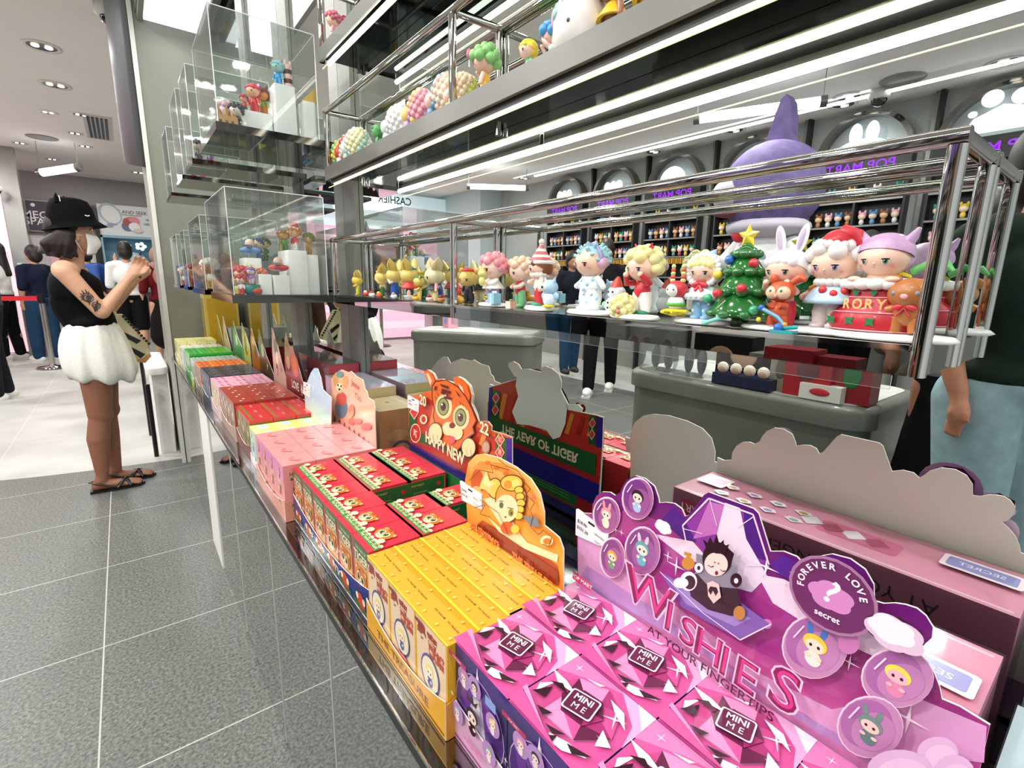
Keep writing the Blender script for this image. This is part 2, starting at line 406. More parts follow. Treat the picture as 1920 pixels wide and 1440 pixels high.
for (x, y, lb) in ((-.62, 9.3, 'round flat ceiling speaker before the hanging tube lamp'), (-4.2, 1.65, 'round flat ceiling speaker near the widest arch')):
    o = MB().lathe((0, 0, 0), [(.0, -.012), (.15, -.012), (.165, -.004), (.165, -.001)], M('#8d8b86', .7, noise=.2, scale=300), 32).build('ceiling_speaker', None, (x, y, CEIL)); tag(o, lb, 'speaker')
def dome(x, y, label, s=1., z=CEIL):
    t = thing('dome_camera', label, 'security camera', (x, y, z))
    MB().lathe((0, 0, 0), [(.0, -.001), (.085*s, -.001), (.085*s, -.05*s), (.07*s, -.07*s), (.0, -.07*s)], M('#dad9d5', .4)).build('housing', t)
    MB().ell((0, 0, -.065*s), (.058*s, .058*s, .06*s), M('#111113', .08, coat=1), top=PI).build('dome', t)
dome(.13, 4.6, 'white dome camera with black lens at the top edge, left of the light panel', 1.)
dome(-4.35, 1.85, 'dark dome camera by the ceiling over the second arch', 1.1)
dome(-2.7, 7.4, 'dome camera on the ceiling before the cashier sign', 1.3)
t = thing('wall_camera', 'white bracket camera on the chrome column beside the pink light wall', 'security camera', (-1.22, 9.8, 2.36))
MB().tube([(-.06, .0, .12), (0, 0, .02)], .02, WHITE).build('bracket', t)
MB().ell((0, 0, 0), (.09, .09, .06), WHITE).build('housing', t); MB().ell((.02, -.02, -.03), (.05, .05, .045), BLACK).build('lens', t)
def tube_lamp(a, b, label, r=.045, hz=CEIL):
    a, b = Vector(a), Vector(b); c = (a+b)/2; t = thing('tube_lamp', label, 'lamp', c)
    A, B = a-c, b-c; d = (B-A).normalized()
    MB().tube([A, B], r, M('#f8fbff', .4, emit=4.), 16).build('glowing_tube', t)
    for P, q in ((A, -1), (B, 1)):
        MB().tube([P+d*q*.0, P+d*q*.05], r*1.12, M('#6d6c69', .3, .7), 16).build('end_cap', t)
        MB().tube([P+d*q*.02, Vector((P.x+d.x*q*.02, P.y+d.y*q*.02, hz-c.z))], .003, M('#555', .4) if 0 else M('#55565a', .4), 6).build('suspension_wire', t)
    X, Y, _ = frame_of(d)
    MB().box(-.001, -.001, -.001, .001, .001, .001, WHITE)
    b_ = MB()
    for k in range(13):
        p = A + (B-A)*(k+.5)/13; b_.tube([p + Vector((math.cos(g)*r*1.05*X.x, math.cos(g)*r*1.05*X.y, math.sin(g)*r*1.05)) for g in [PI*j/8+PI for j in range(9)]], .0025, M('#9b9b98', .4), 5, False)
    b_.build('guard_ring', t)
tube_lamp((-.70, 9.6, 2.60), (-.32, 9.35, 2.68), 'short glowing tube lamp hung on wires above the queue', .05)
for s, (a, b_) in {'long glowing tube lamp hung above the purple shark figure': ((1.23-4.2, 2.76, 2.7), (1.23-4.67, 1.97, 2.74)),
                  'glowing tube lamp hung further off near the cashier, over the low counters': ((1.23-4.44, 6.85, 2.70), (1.23-5.22, 6.45, 2.72))}.items(): tube_lamp(a, b_, s, .04)
t = thing('ceiling_light_panel', 'large glowing white light panel set in the ceiling before the end pillar', 'light panel', (.42, 3.05, 2.68))
PANL = M('#f1f6ff', .5, emit=1.5)
MB().box(-.155, -.8, .03, .125, .84, .05, PANL).build('diffuser', t)
MB().box(-.19, -.85, .055, .18, .84, .2, M('#6f6e68', .5)).build('frame', t)
MB().box(-.185, -.84, .02, -.16, .84, .055, M('#8f8e86', .5)).build('rim', t); MB().box(.13, -.84, .02, .16, .84, .055, M('#55554f', .5)).build('rim', t)
# curved grey bulkhead hanging beside the pillar
pts = []
def bulk():
    A = (.10, 4.45); B = (.185, 4.05); n = 8; vs = []; zb = [1.92+.02*math.cos(k) for k in range(n+1)]
    m = MB(); pa = []
    for k in range(n+1):
        f = k/n; x = A[0]+(B[0]-A[0])*f-.03*math.sin(PI*f); y = A[1]+(B[1]-A[1])*f; z0 = 2.04+.0*f - .12*f**.6
        pa.append((x, y, z0))
    vs = [p for p in pa] + [(p[0], p[1], 2.99) for p in pa] + [(p[0]+.03, p[1]+.01, p[2]) for p in pa] + [(p[0]+.03, p[1]+.01, 2.99) for p in pa]
    N = n+1; fs = []
    for k in range(n): fs += [(k, k+1, N+k+1, N+k), (2*N+k, 3*N+k, 3*N+k+1, 2*N+k+1), (k, 2*N+k, 2*N+k+1, k+1)]
    fs += [(0, N, 3*N, 2*N), (n, 2*N+n, 3*N+n, N+n)]
    m.add(vs, fs, M('#5f6062', .5, noise=.04, scale=4), True); return m
tag(bulk().build('hanging_panel'), 'curved dark grey panel hanging from the ceiling left of the pillar', 'panel')

# ================================================================== counter
CT = .74
DOORY = [-.6, -.12, .33, .785, 1.24, 1.78, 2.30]
t = thing('display_counter', 'long low counter with mirrored doors and black edged mirror top', 'counter', (.217, 0, 0))
MB().box(.012, -.6, .0, .385, 3.885, .715, M('#777873', .4)).build('body', t)
DM = M('#b9bcb9', .0, 1.)
for i in range(len(DOORY)-1):
    d = MB().box(0, DOORY[i]+.003, .0, .011, DOORY[i+1]-.003, .712, DM).build('door', t)
MB().box(0, 2.60, .0, .011, 3.88, .712, DM).build('door', t)
MB().box(-.004, 2.303, .0, .011, 2.597, .71, M('#ecebe6', .4)).build('white_reflection_panel', t)  # white slab put in for a bright reflection in the doors
for i in (1, 2, 3, 4, 5):
    MB().box(-.0016, DOORY[i]-.0022, .02, .002, DOORY[i]-.0002, .71, M('#cfcfc9', .3)).build('door_edge', t)
MB().box(-.012, -.6, .715, .396, 3.885, .7395, BLACK, {5: MIRROR2}).build('countertop', t)
MB().box(-.0145, -.6, .7365, -.012, 3.885, .7402, CHROME).build('edge_trim', t)
MB().box(-.012, -.6, .7395, .0005, 3.885, .7402, M('#08080a', .08, 0, .5)).build('black_edge', t); MB().box(.0005, -.6, .7395, .0015, 3.885, .7406, CHROME).build('edge_trim', t)
# slim black posts standing before the far part of the counter
for i, (x, y, h) in enumerate(((.06, 4.15, .52), (.05, 4.75, .62), (.06, 5.3, .68), (.07, 6.1, .74))):
    o = MB().tube([(0, 0, 0), (0, 0, h)], .012 if i else .014, BLACK, 8).build('black_post', None, (x, y, 0))
    tag(o, ['shortest and nearest of the slim black posts left of the pillar', 'second slim black post, just behind the nearest', 'third slim black post left of the pillar', 'tallest slim black post, furthest back beside the red top'][i], 'post', 'slim black posts')
t = thing('white_side_table', 'low white table with rounded corner beside the far end of the counter', 'table', (.06, 4.65, 0))
MB().rbox(-.0, -.5, .58, .13, .4, .63, .05, WHITE, lid=.01).build('table_top', t); MB().box(.03, -.45, 0, .12, .35, .58, WHITE).build('base', t)

# ================================================================== chrome shelf frames
XF = .5; Y0, YM, Y1 = .105, .832, 1.535; TB = .0125
def chrome_frame(z0, z1, label, led=True):
    t = thing('chrome_shelf', label, 'shelf', (XF, Y0, z0))
    D = XM-.001-XF; L = Y1-Y0; H = z1-z0
    def bar(n, x0, y0, z0_, x1, y1, z1_):
        S = (x1-x0, y1-y0, z1_-z0_); ax = max(range(3), key=lambda i: S[i]); lo = (x0, y0, z0_); o = [i for i in range(3) if i != ax]
        pts = rrect(0, 0, S[o[0]], S[o[1]], .0042, 5); N_ = len(pts); vs = []
        for e in (0, S[ax]):
            for p in pts:
                v = [0, 0, 0]; v[o[0]] = lo[o[0]]+p[0]; v[o[1]] = lo[o[1]]+p[1]; v[ax] = lo[ax]+e; vs.append(v)
        b = MB(); b.add(vs, [(i, (i+1) % N_, N_+(i+1) % N_, N_+i) for i in range(N_)], CHROME, True); b.add(vs[:N_], [tuple(range(N_))], CHROME); b.add(vs[N_:], [tuple(range(N_))], CHROME)
        return b.build(n, t)
    for x in (0, D-TB): bar('rail', x, 0, H-TB, x+TB, L, H)
    for y in (0, YM-Y0, L-TB):
        for x in (0, D-TB): bar('post', x, y, .0, x+TB, y+TB, H-TB)
        bar("cross_bar", TB, y, H-TB, D-TB, y+TB, H)
    return t, D, L
t, D, L = chrome_frame(1.180, 1.369, 'chrome tube shelf frame with the row of winter toy figures')
MB().box(.002, .004, .0, D, L-.004, .0245, MIRROR2, {5: M('#aaa9a5', .12, .85)}).build('shelf_board', t)
MB().box(-.002, TB, .021, .002, L-TB, .026, CHROME).build('edge_trim', t)
MB().box(-.0035, .02, -.012, -.0015, .73, .0, ACRYL, {4: EDGE, 2: EDGE}).build('price_rail', t)
UZ = 1.562
UND = M('#2b3532', .05, 1.)
FASC = M('#6f706a', .35, .1)
t, D, L = chrome_frame(UZ-.034, 1.718, 'upper chrome tube shelf with a glowing strip under its grey front')
MB().box(-.003, -.0, -.0, .004, L, .034, FASC).build('fascia', t)
MB().box(.004, .0, .012, D, L, .034, UND, {5: M('#b8b8b4', .15, .8)}).build('shelf_board', t)
MB().tube([(.016, .02, -.006), (.016, L-.03, -.006)], .006, LED, 10).build('light_tube', t)
MB().box(.0075, .015, -.010, .009, L-.02, .012, M('#3d3c36', .4)).build('light_channel', t)
MB().box(.0, .015, -.021, .002, L-.02, -.0195, M('#fff2b8', .5, emit=.8)).build('diffuser_edge', t)
t, D, L = chrome_frame(1.836, 2.02, 'topmost chrome tube shelf near the ceiling with a glowing strip')
MB().box(-.003, -.0, -.0, .004, L, .034, FASC).build('fascia', t)
MB().box(.004, .0, .012, D, L, .034, UND, {5: M('#b8b8b4', .15, .8)}).build('shelf_board', t)
MB().tube([(.016, .02, -.006), (.016, L-.03, -.006)], .006, LED, 10).build('light_tube', t)
MB().box(.0, .015, -.021, .002, L-.02, -.0195, M('#fff2b8', .5, emit=.8)).build('diffuser_edge', t)

# ================================================================== blind boxes
def box_mesh(name, dx, dy, dz, base, top=None, front=None, near=None, g=.0006, facemats=None):
    """box with its origin at the middle of its foot; printed on top, on the shopper's side (-X) and the near end (-Y)"""
    b = MB(); x, y = dx/2-g, dy/2-g
    b.box(-x, -y, 0, x, y, dz, base, facemats)
    if top: top(Art(b, (0, 0, dz), (0, -1, 0), (1, 0, 0), (0, 0, 1)), dy, dx)
    if front: front(Art(b, (-x, 0, dz/2), (0, -1, 0), (0, 0, 1), (-1, 0, 0)), dy, dz)
    if near: near(Art(b, (0, -y, dz/2), (1, 0, 0), (0, 0, 1), (0, -1, 0)), dx, dz)
    return b.mesh(name)
def put(name, me, loc, label, group, cat='box', rz=0.):
    o = bpy.data.objects.new(name, me); COL.objects.link(o); o.location = loc; o.rotation_euler.z = rz
    return tag(o, label, cat, group)
ORD = ['first', 'second', 'third', 'fourth', 'fifth', 'sixth', 'seventh', 'eighth']
ROWN = {2: ['front row', 'row nearest its header'], 3: ['front row', 'middle row', 'row nearest its header'],
        4: ['front row', 'second row', 'third row', 'row nearest its header']}
# ---- magenta gem print
PK, PKL, PKD, PLM = P_('#cb5192'), P_('#dd8cba'), P_('#a3306c'), P_('#5f1c40')
PW, PBK, PMG = P_('#fbeef6'), P_('#2b0f1d'), P_('#bd4482')
def mini_top(a, w, h):
    a.poly([(-.5*w, .18*h), (-.5*w, .5*h), (.2*w, .5*h), (-.1*w, .4*h)], P_('#d67ab0'))
    a.poly([(.1*w, .5*h), (.5*w, .5*h), (.5*w, .0*h), (.42*w, .25*h)], P_('#e4a4cc'))
    a.poly([(.5*w, .5*h), (.5*w, .28*h), (.3*w, .5*h)], P_('#fbe3f2'))
    gem = [(-.40, -.05), (-.27, .27), (.02, .40), (.28, .26), (.40, -.02), (.2, -.3), (-.2, -.33)]
    a.poly([(x*w, y*h) for x, y in gem], PKL)
    cols = [PMG, PKL, PKD, PK, PLM, PKL, PMG, PKD, PK, PKL, PMG]
    inn = [(-.2, -.02), (-.1, .16), (.08, .19), (.2, .06), (.13, -.12), (-.08, -.15)]
    k = 0
    for i in range(7):
        p, q = gem[i], gem[(i+1) % 7]; r = inn[i % 6]; s_ = inn[(i+1) % 6]
        a.l -= 0 if i else 0
        a.poly([(p[0]*w, p[1]*h), (q[0]*w, q[1]*h), (r[0]*w, r[1]*h)], cols[k]); k += 1
        if i < 6: a.poly([(q[0]*w, q[1]*h), (r[0]*w, r[1]*h), (s_[0]*w, s_[1]*h)], cols[(k+3) % 11])
    a.poly([(x*w*1.15, y*h*1.15) for x, y in inn], PLM)
    a.poly([(.05*w, .03*h), (.23*w, .07*h), (.15*w, -.14*h)], PKD)
    for pts in ([(-.5, .12), (-.3, .12), (-.12, .07), (-.34, .03)], [(-.45, -.12), (-.36, .02), (-.4, -.22)], [(.02, -.43), (.2, -.36), (.4, -.34), (.22, -.46), (.1, -.48)],
                [(.12, .3), (.3, .28), (.42, .14), (.26, .2)], [(.3, -.02), (.46, -.1), (.36, -.2)], [(-.2, .3), (-.05, .33), (-.02, .38)]):
        a.poly([(x*w, y*h) for x, y in pts], PW)
    for pts in ([(-.4, -.02), (-.18, -.0), (-.3, .06)], [(-.42, -.25), (-.33, -.05), (-.28, -.2)], [(.2, -.38), (.43, -.3), (.3, -.42)],
                [(-.06, -.4), (.14, -.33), (.06, -.42)], [(-.26, -.33), (-.1, -.27), (-.14, -.36)], [(.02, -.49), (.1, -.4), (.12, -.49)]):
        a.poly([(x*w, y*h) for x, y in pts], PBK)
    a.poly([(-.5*w, -.32*h), (.2*w, -.5*h), (-.5*w, -.5*h)], PK)
    a.poly([(-.5*w, -.25*h), (.0*w, -.46*h), (-.5*w, -.31*h)], PKL)
    a.star(.3*w, .14*h, .12*w, PW, 4, .1, .5); a.star(-.33*w, .33*h, .06*w, PW, 4, .1); a.star(.36*w, -.12*h, .05*w, PW, 4, .1)
    r = .25
    a.rr(.0, .01*h, .155*w, .135*h, .03*w, PW, r); a.rr(.0, .01*h, .14*w, .12*h, .025*w, PLM, r)
    c, q = math.cos(r), math.sin(r)
    a_ = .052*h; a.text('MINI', -q*a_, .01*h+c*a_, .105*h, PW, r, .95, .02); a.text('M E', q*a_*1.05, .01*h-c*a_*1.05, .105*h, PW, r, .95, .0)
DPU, DBL = P_('#33205a'), P_('#2b3578')
def mini_front(a, w, h):
    a.rect(-.5*w, .3*h, .5*w, .5*h, P_('#452a78')); a.ell(0, -.05*h, .46*w, .42*h, P_('#d9b8dc')); a.ell(0, -.05*h, .45*w, .41*h, P_('#4b2a74'))
    a.ell(-.05*w, .08*h, .3*w, .22*h, P_('#6c3490')); a.poly([(-.0, .42*h), (.18*w, -.35*h), (-.3*w, -.4*h)], P_('#c9b4d6'))
    a.poly([(-.02*w, .5*h), (.04*w, .0), (-.1*w, .0)], PW)
    for u, v, c, s_ in ((-.28, .22, '#e9a2b8', '#ffe0d0'), (-.05, .27, '#2a2030', '#ffe0d0'), (.3, .12, '#efd36a', '#ffe0d0'), (.26, -.2, '#8bb8a0', '#ffe0d0'), (-.34, -.18, '#9cc4e0', '#ffe0d0')):
        a.ell(u*w, v*h, .12*w, .11*h, P_('#b78ac6')); a.mini(u*w, v*h, .09*w, P_(c), P_(s_), P_('#f4e6ea'))
    a.mini(-.02*w, -.02*h, .17*w, PBK, P_('#f7d9cc'), PBK); a.poly([(-.1*w, .15*h), (.07*w, .15*h), (.1*w, .23*h), (.03*w, .18*h), (0, .25*h), (-.04*w, .18*h), (-.12*w, .23*h)], PBK)
    a.text('WISHES', 0, -.32*h, .085*h, P_('#ef6ab8'), 0, 1.1, .02)
    a.rect(-.48*w, .42*h, -.12*w, .47*h, P_('#b81f5c')); a.text('POP MART', -.3*w, .445*h, .03*h, PW, 0, 1.)
    a.rr(.33*w, .38*h, .09*w, .045*h, .01*w, P_('#86a4d8')); a.star(.4*w, .26*h, .04*w, PW); a.star(-.4*w, .02*h, .04*w, PW)
mini_me = box_mesh('crystal_box', .0965, .0985, .114, DBL, mini_top, mini_front, None, .0008, {5: PK, 0: DPU})
for i in range(6):
    for j in range(2):
        if i == 5 and j == 1: continue
        lab = 'magenta crystal blind box, %s, %s' % (['front row', 'row below purple header'][j], ['touching the yellow boxes', 'second from the yellow boxes', 'third from the yellow boxes', 'fourth from the yellow boxes', 'fifth from the yellow boxes', 'nearest the bottom edge'][i])
        put('blind_box', mini_me, (.295 + j*.0965, .4135-.0985/2-i*.0985, .746), lab, 'magenta crystal-print blind boxes')
# ---- yellow treasure boxes
YT, YT2, ORG = P_('#eab01c'), P_('#dd9620'), P_('#d96a16')
def tre_top(a, w, h):
    a.rect(-.5*w, -.5*h, .5*w, .5*h, P_('#e5a42e')); a.rect(-.5*w, .28*h, .5*w, .5*h, YT2)
    for k in (-.28, .12): a.text('THE TREASURE', (k+.08)*w, .0, .05*w, P_('#5b4410'), 0, 1.)
    a.star(-.05*w, 0, .03*w, P_('#5b4410')); a.rect(-.5*w, -.5*h, .5*w, -.46*h, P_('#f8d23a')); a.rect(-.5*w, .46*h, .5*w, .5*h, P_('#f8d23a'))
    for k in range(5): a.ell((-.4+.2*k)*w, (.3 if k % 2 else -.3)*h, .03*w, .03*w, P_('#f6c659'))
def tre_front(a, w, h):
    a.rect(-.46*w, -.48*h, .46*w, .48*h, P_('#e7c9a4')); a.rect(-.46*w, -.48*h, .46*w, -.3*h, P_('#7b2418'))
    a.text('尋寶', -.12*w, .32*h, .2*h, P_('#9c2413'), 0, 1.1, .03); a.text('獸譜', .18*w, .22*h, .16*h, P_('#b9361a'), 0, 1., .03)
    a.ell(-.02*w, -.05*h, .3*w, .22*h, P_('#4a4a86')); a.ell(-.02*w, -.05*h, .26*w, .19*h, P_('#eedfc0')); a.mini(-.02*w, -.04*h, .2*w, P_('#f0d57a'), P_('#ffe6cc'), P_('#5a66a0'))
    a.poly([(-.46*w, -.3*h), (.1*w, -.22*h), (.46*w, -.36*h), (.3*w, -.42*h)], P_('#c93f1c')); a.rect(-.46*w, .43*h, -.2*w, .47*h, P_('#7b2418'))
tre = box_mesh('treasure_box', .0428, .0755, .114, YT, tre_top, tre_front, None, .0005)
for i in range(3):
    for j in range(4):
        put('blind_box', tre, (.2575+j*.0428, .6365-.0755/2-i*.0755, .746), 'yellow lettered blind box, %s, %s' % (ROWN[4][j], ['beside the tiger boxes', 'mid row', 'beside the magenta boxes'][i]), 'yellow treasure blind boxes')
# ---- red tiger boxes
RD, GRN, ORT, CRM = P_('#cf3044'), P_('#1d6b33'), P_('#e07a2c'), P_('#f6e2b8')
def tiger_face(a, u, v, r, eye='#5b7a50'):
    a.ell(u-.75*r, v+.5*r, .28*r, .28*r, ORT); a.ell(u+.75*r, v+.5*r, .28*r, .28*r, ORT); a.ell(u-.75*r, v+.5*r, .16*r, .16*r, CRM); a.ell(u+.75*r, v+.5*r, .16*r, .16*r, CRM)
    a.ell(u, v, r, .78*r, ORT); a.ell(u, v-.42*r, .5*r, .34*r, CRM)
    for k in (-1, 1):
        a.ell(u+k*.4*r, v-.02*r, .33*r, .36*r, CRM); a.ell(u+k*.38*r, v-.02*r, .22*r, .26*r, P_(eye)); a.ell(u+k*.38*r, v-.02*r, .12*r, .15*r, MB_DK); a.ell(u+k*.34*r, v+.06*r, .04*r, .04*r, PW)
        a.rect(u+k*.16*r-.06*r, v+.5*r, u+k*.16*r+.06*r, v+.6*r, MB_DK)
    a.rect(u-.1*r, v+.64*r, u+.1*r, v+.7*r, MB_DK); a.ell(u, v-.28*r, .1*r, .07*r, P_('#5a1c18')); a.ell(u, v-.56*r, .08*r, .07*r, P_('#e0526a'))
def tg_top(a, w, h):
    a.rect(-.5*w, .34*h-.4*h, .5*w, .48*h-.4*h, P_('#eef0c8')) if 0 else None
    a.rect(-.5*w, -.40*h, .5*w, -.30*h, P_('#3b8a45')); a.text('THE YEAR OF TIGER', 0, -.35*h, .062*h, CRM, 0, 1.25, .02)
    for k in range(6): a.ell((-.42+.17*k)*w, -.27*h, .075*w, .045*h, P_('#efe9bf'))
    a.rect(-.5*w, -.30*h, .5*w, -.285*h, P_('#3b8a45')); tiger_face(a, -.02*w, -.05*h, .27*w)
    a.ell(-.34*w, -.2*h, .1*w, .07*h, CRM); a.ell(.3*w, -.22*h, .1*w, .07*h, CRM)
def tg_front(a, w, h):
    a.rect(-.44*w, -.47*h, .44*w, .47*h, P_('#4a6b3a')); a.rect(-.41*w, -.455*h, .41*w, .455*h, P_('#d9a066')); a.rect(-.41*w, .2*h, .41*w, .455*h, P_('#41683c'))
    a.text('THE YEAR OF', 0, .39*h, .06*h, CRM, 0, 1.); a.text('TIGER', 0, .27*h, .17*h, CRM, 0, 1.05, .03); tiger_face(a, 0, 0, .33*w)
    a.ell(0, -.36*h, .26*w, .14*h, P_('#c4452a')); a.ell(-.2*w, -.3*h, .08*w, .05*h, CRM); a.ell(.2*w, -.3*h, .08*w, .05*h, CRM)
    a.poly([(-.41*w, -.455*h), (.41*w, -.455*h), (.41*w, -.38*h), (0, -.42*h), (-.41*w, -.36*h)], GRN)
def tg_near(a, w, h):
    a.rect(-.46*w, -.46*h, .46*w, .46*h, P_('#c8a040')); a.rect(-.45*w, -.455*h, .45*w, .455*h, GRN)
    a.text('POP MART', -.24*w, .38*h, .05*h, P_('#e7c46a')); a.ell(.3*w, .33*h, .05*w, .05*w, P_('#d8283c')); a.ell(.36*w, .2*h, .035*w, .035*w, P_('#d8283c'))
    for k in range(7): a.rect(-.36*w, (.24-.06*k)*h, (.0+.08*(k % 3))*w, (.255-.06*k)*h, P_('#7fae6c'))
tgm = box_mesh('tiger_box', .088, .0685, .116, RD, tg_top, tg_front, tg_near, .0006)
present = {0: [0, 1, 2, 3, 4, 5], 1: [0, 1, 2, 4, 5], 2: [0, 1, 2, 4]}
for j, rows in present.items():
    for i in rows:
        put('blind_box', tgm, (.284+j*.0785+.004*(j > 0), 1.05-.0685*(i+.5), .7461), 'red tiger blind box, %s, %s' % (ROWN[3][j], ['touching the pink boxes', 'second from pink boxes', 'third from pink boxes', 'fourth from pink boxes', 'fifth from pink boxes', 'touching the yellow boxes'][i]), 'red tiger blind boxes')
tgm2 = tgm
# ---- pink boxes
def pk_top(a, w, h):
    for u, v, s_ in ((-.12, .05, 1), (.1, .08, .8), (0, -.12, .9)): a.ell(u*w, v*h, .12*w*s_, .09*h*s_, P_('#e88e90')); a.ell(u*w, v*h, .07*w*s_, .05*h*s_, P_('#f2a5a2'))
    a.line([(-.22*w, -.02*h), (-.08*w, -.16*h), (.12*w, -.1*h), (.22*w, .1*h)], .004, P_('#d97a7c'))
def pk_front(a, w, h):
    a.rect(-.5*w, .2*h, .5*w, .5*h, P_('#eb8fc0')); a.ell(0, .15*h, .3*w, .1*h, P_('#f2a7b4'))
    for v in (.3, .0, -.3): a.mini(-.02*w, v*h, .17*w, P_('#caa23c'), P_('#f7dcc2'), P_(['#3f6fa8', '#c8363a', '#2e7a58'][int(v*3+1) % 3]), P_('#e8c56a'))
def pk_near(a, w, h):
    for u, v in ((-.26, .28), (.18, .3), (-.2, 0.), (.24, .0), (-.26, -.3), (.18, -.28)): a.mini(u*w, v*h, .1*w, P_('#6b7d3a'), P_('#e8c79a'), P_('#3c5560'), P_('#7a5a30'))
pkb = box_mesh('pink_box', .069, .0685, .118, P_('#f09a98'), pk_top, pk_front, pk_near)
for i in range(4):
    for j in range(3):
        put('blind_box', pkb, (.257+.069*j, 1.338-.0685*(i+.5)-.003, .7462), 'salmon pink blind box, %s, %s' % (ROWN[3][j], ['touching the pastel boxes', 'second from pastel boxes', 'third from pastel boxes', 'touching the tiger boxes'][i]), 'salmon pink blind boxes')
# ---- the further trays: (name, y0, y1, x0, xcols, rows, height, base, top art colour, accent)
def plain_top(c1, c2, style):
    def f(a, w, h):
        if style == 'xmas':
            a.rect(-.5*w, -.38*h, .5*w, -.26*h, P_('#b98c3a'))
            for k in range(6): a.star((-.42+.17*k)*w, -.32*h, .06*w, P_('#3c6b34'), 5, .5)
            a.text('MERRY', .0, .08*h, .14*h, P_(c1), 0, 1.2)
        elif style == 'heart':
            for u, v in ((-.2, .1), (.2, -.1)): a.ell((u-.03)*w, v*h, .05*w, .05*h, P_(c1)); a.ell((u+.03)*w, v*h, .05*w, .05*h, P_(c1)); a.poly([(u*w-.08*w, v*h-.01*h), (u*w, v*h-.1*h), (u*w+.08*w, v*h-.01*h)], P_(c1))
        elif style == 'sky':
            a.rect(-.5*w, -.5*h, .5*w, -.1*h, P_(c1)); a.ell(-.1*w, 0, .34*w, .2*h, P_(c2)); a.text('PARTY', 0, .12*h, .14*h, P_('#e8f2fa'), 0, 1.1)
        elif style == 'label':
            for v in (-.22, .12): a.ell(-.15*w, v*h, .16*w, .07*h, P_(c1)); a.ell(.2*w, (v+.04)*h, .13*w, .06*h, P_(c1))
        elif style == 'night':
            a.ell(-.1*w, .1*h, .3*w, .16*h, P_(c2)); a.star(.2*w, -.1*h, .07*w, P_('#e9e6d8')); a.star(-.2*w, -.24*h, .05*w, P_('#e9e6d8'))
        else:
            a.rect(-.3*w, -.3*h, .3*w, .24*h, P_(c1)); a.rect(-.36*w, .3*h, .3*w, .4*h, P_(c2)); a.rect(-.2*w, -.1*h, .2*w, .02*h, P_(c2))
    return f
def plain_front(c1, c2):
    def f(a, w, h):
        a.rect(-.42*w, -.3*h, .42*w, .42*h, P_(c1)); a.mini(-.0, .08*h, .26*w, P_(c2), P_('#f2d2b8'), P_('#8a5a4a'))
        a.ell(.1*w, -.32*h, .2*w, .1*h, P_(c2)); a.ell(-.25*w, .3*h, .1*w, .08*h, P_(c2))
    return f
SKYM = gradmat('sky_print', [(0, '#a9cfe8'), (.45, '#b7d8e2'), (.7, '#eef08a'), (1, '#f2ef7c')], 2, 0, .11, .3, .3)
FAR = [
 ('blue and yellow gradient blind box', .06, 1.345, 1.485, .235, 3, 2, .100, SKYM, 'sky', '#f1efa0', '#bcdcea', '#bfe0ee', '#f6f3a8'),
 ('red and green christmas blind box', .062, 1.49, 1.70, .237, 3, 3, .112, P_('#cf2f35'), 'xmas', '#f3c9a0', '#3c6b34', '#6b7d3a', '#b98c3a'),
 ('brick red blind box with pale hearts', .062, 1.705, 1.99, .232, 3, 4, .120, P_('#a8382c'), 'heart', '#f6e6dc', '#ffffff', '#9c7a66', '#e9dccb'),
 ('light pink blind box with magenta words', .062, 1.995, 2.21, .230, 3, 3, .118, P_('#eeb2c8'), 'label', '#cf5a8e', '#ffffff', '#e8d6a6', '#d88fb0'),
 ('navy night-sky blind box', .062, 2.215, 2.48, .228, 3, 4, .120, P_('#1d2542'), 'night', '#33406a', '#3b4a78', '#3a4470', '#a9b4d8'),
 ('orange blind box with dark lettering', .062, 2.485, 2.68, .226, 3, 3, .118, P_('#e8702e'), 'x', '#c94e1c', '#f3a04a', '#8a8a84', '#e8702e'),
 ('pale grey blind box', .062, 2.685, 2.87, .224, 3, 3, .112, P_('#b9bbb4'), 'x', '#a3a8a0', '#d8d9d2', '#8f928c', '#d5d8cc'),
 ('bright green blind box', .064, 2.90, 3.15, .224, 3, 4, .125, P_('#2fbb3c'), 'x', '#1c8c2c', '#5fe06a', '#1c8c2c', '#bff0b0'),
 ('clear topped white blind box', .064, 3.20, 3.42, .220, 3, 3, .110, P_('#dfe0da'), 'x', '#f4f4ee', '#c8cabf', '#c4c6bf', '#e9e9de'),
 ('yellow and white striped blind box', .05, 3.46, 3.66, .214, 4, 3, .130, P_('#f0e88a'), 'x', '#f8f6e0', '#e6d94e', '#f4f0c0', '#d8c83e'),
]
for nm, cw, y0, y1, x0, nc, nr, h, base, st, c1, c2, f1, f2 in FAR:
    ry = (y1-y0)/nr
    me = box_mesh(nm.split()[0]+'_box', cw, ry, h, base, plain_top(c1, c2, st), plain_front(f1, f2), plain_front(f1, f2))
    for i in range(nr):
        for j in range(nc):
            pos = ['at the far end', 'next to the far end', 'next to the near end', 'at the near end'] if nr == 4 else (['at the far end', 'in the middle', 'at the near end'] if nr == 3 else ['at the far end', 'at the near end'])
            put('blind_box', me, (x0+cw*(j+.5), y1-ry*(i+.5), .7465), '%s, %s, %s' % (nm, ROWN[nc][j], pos[i]), nm + 'es')

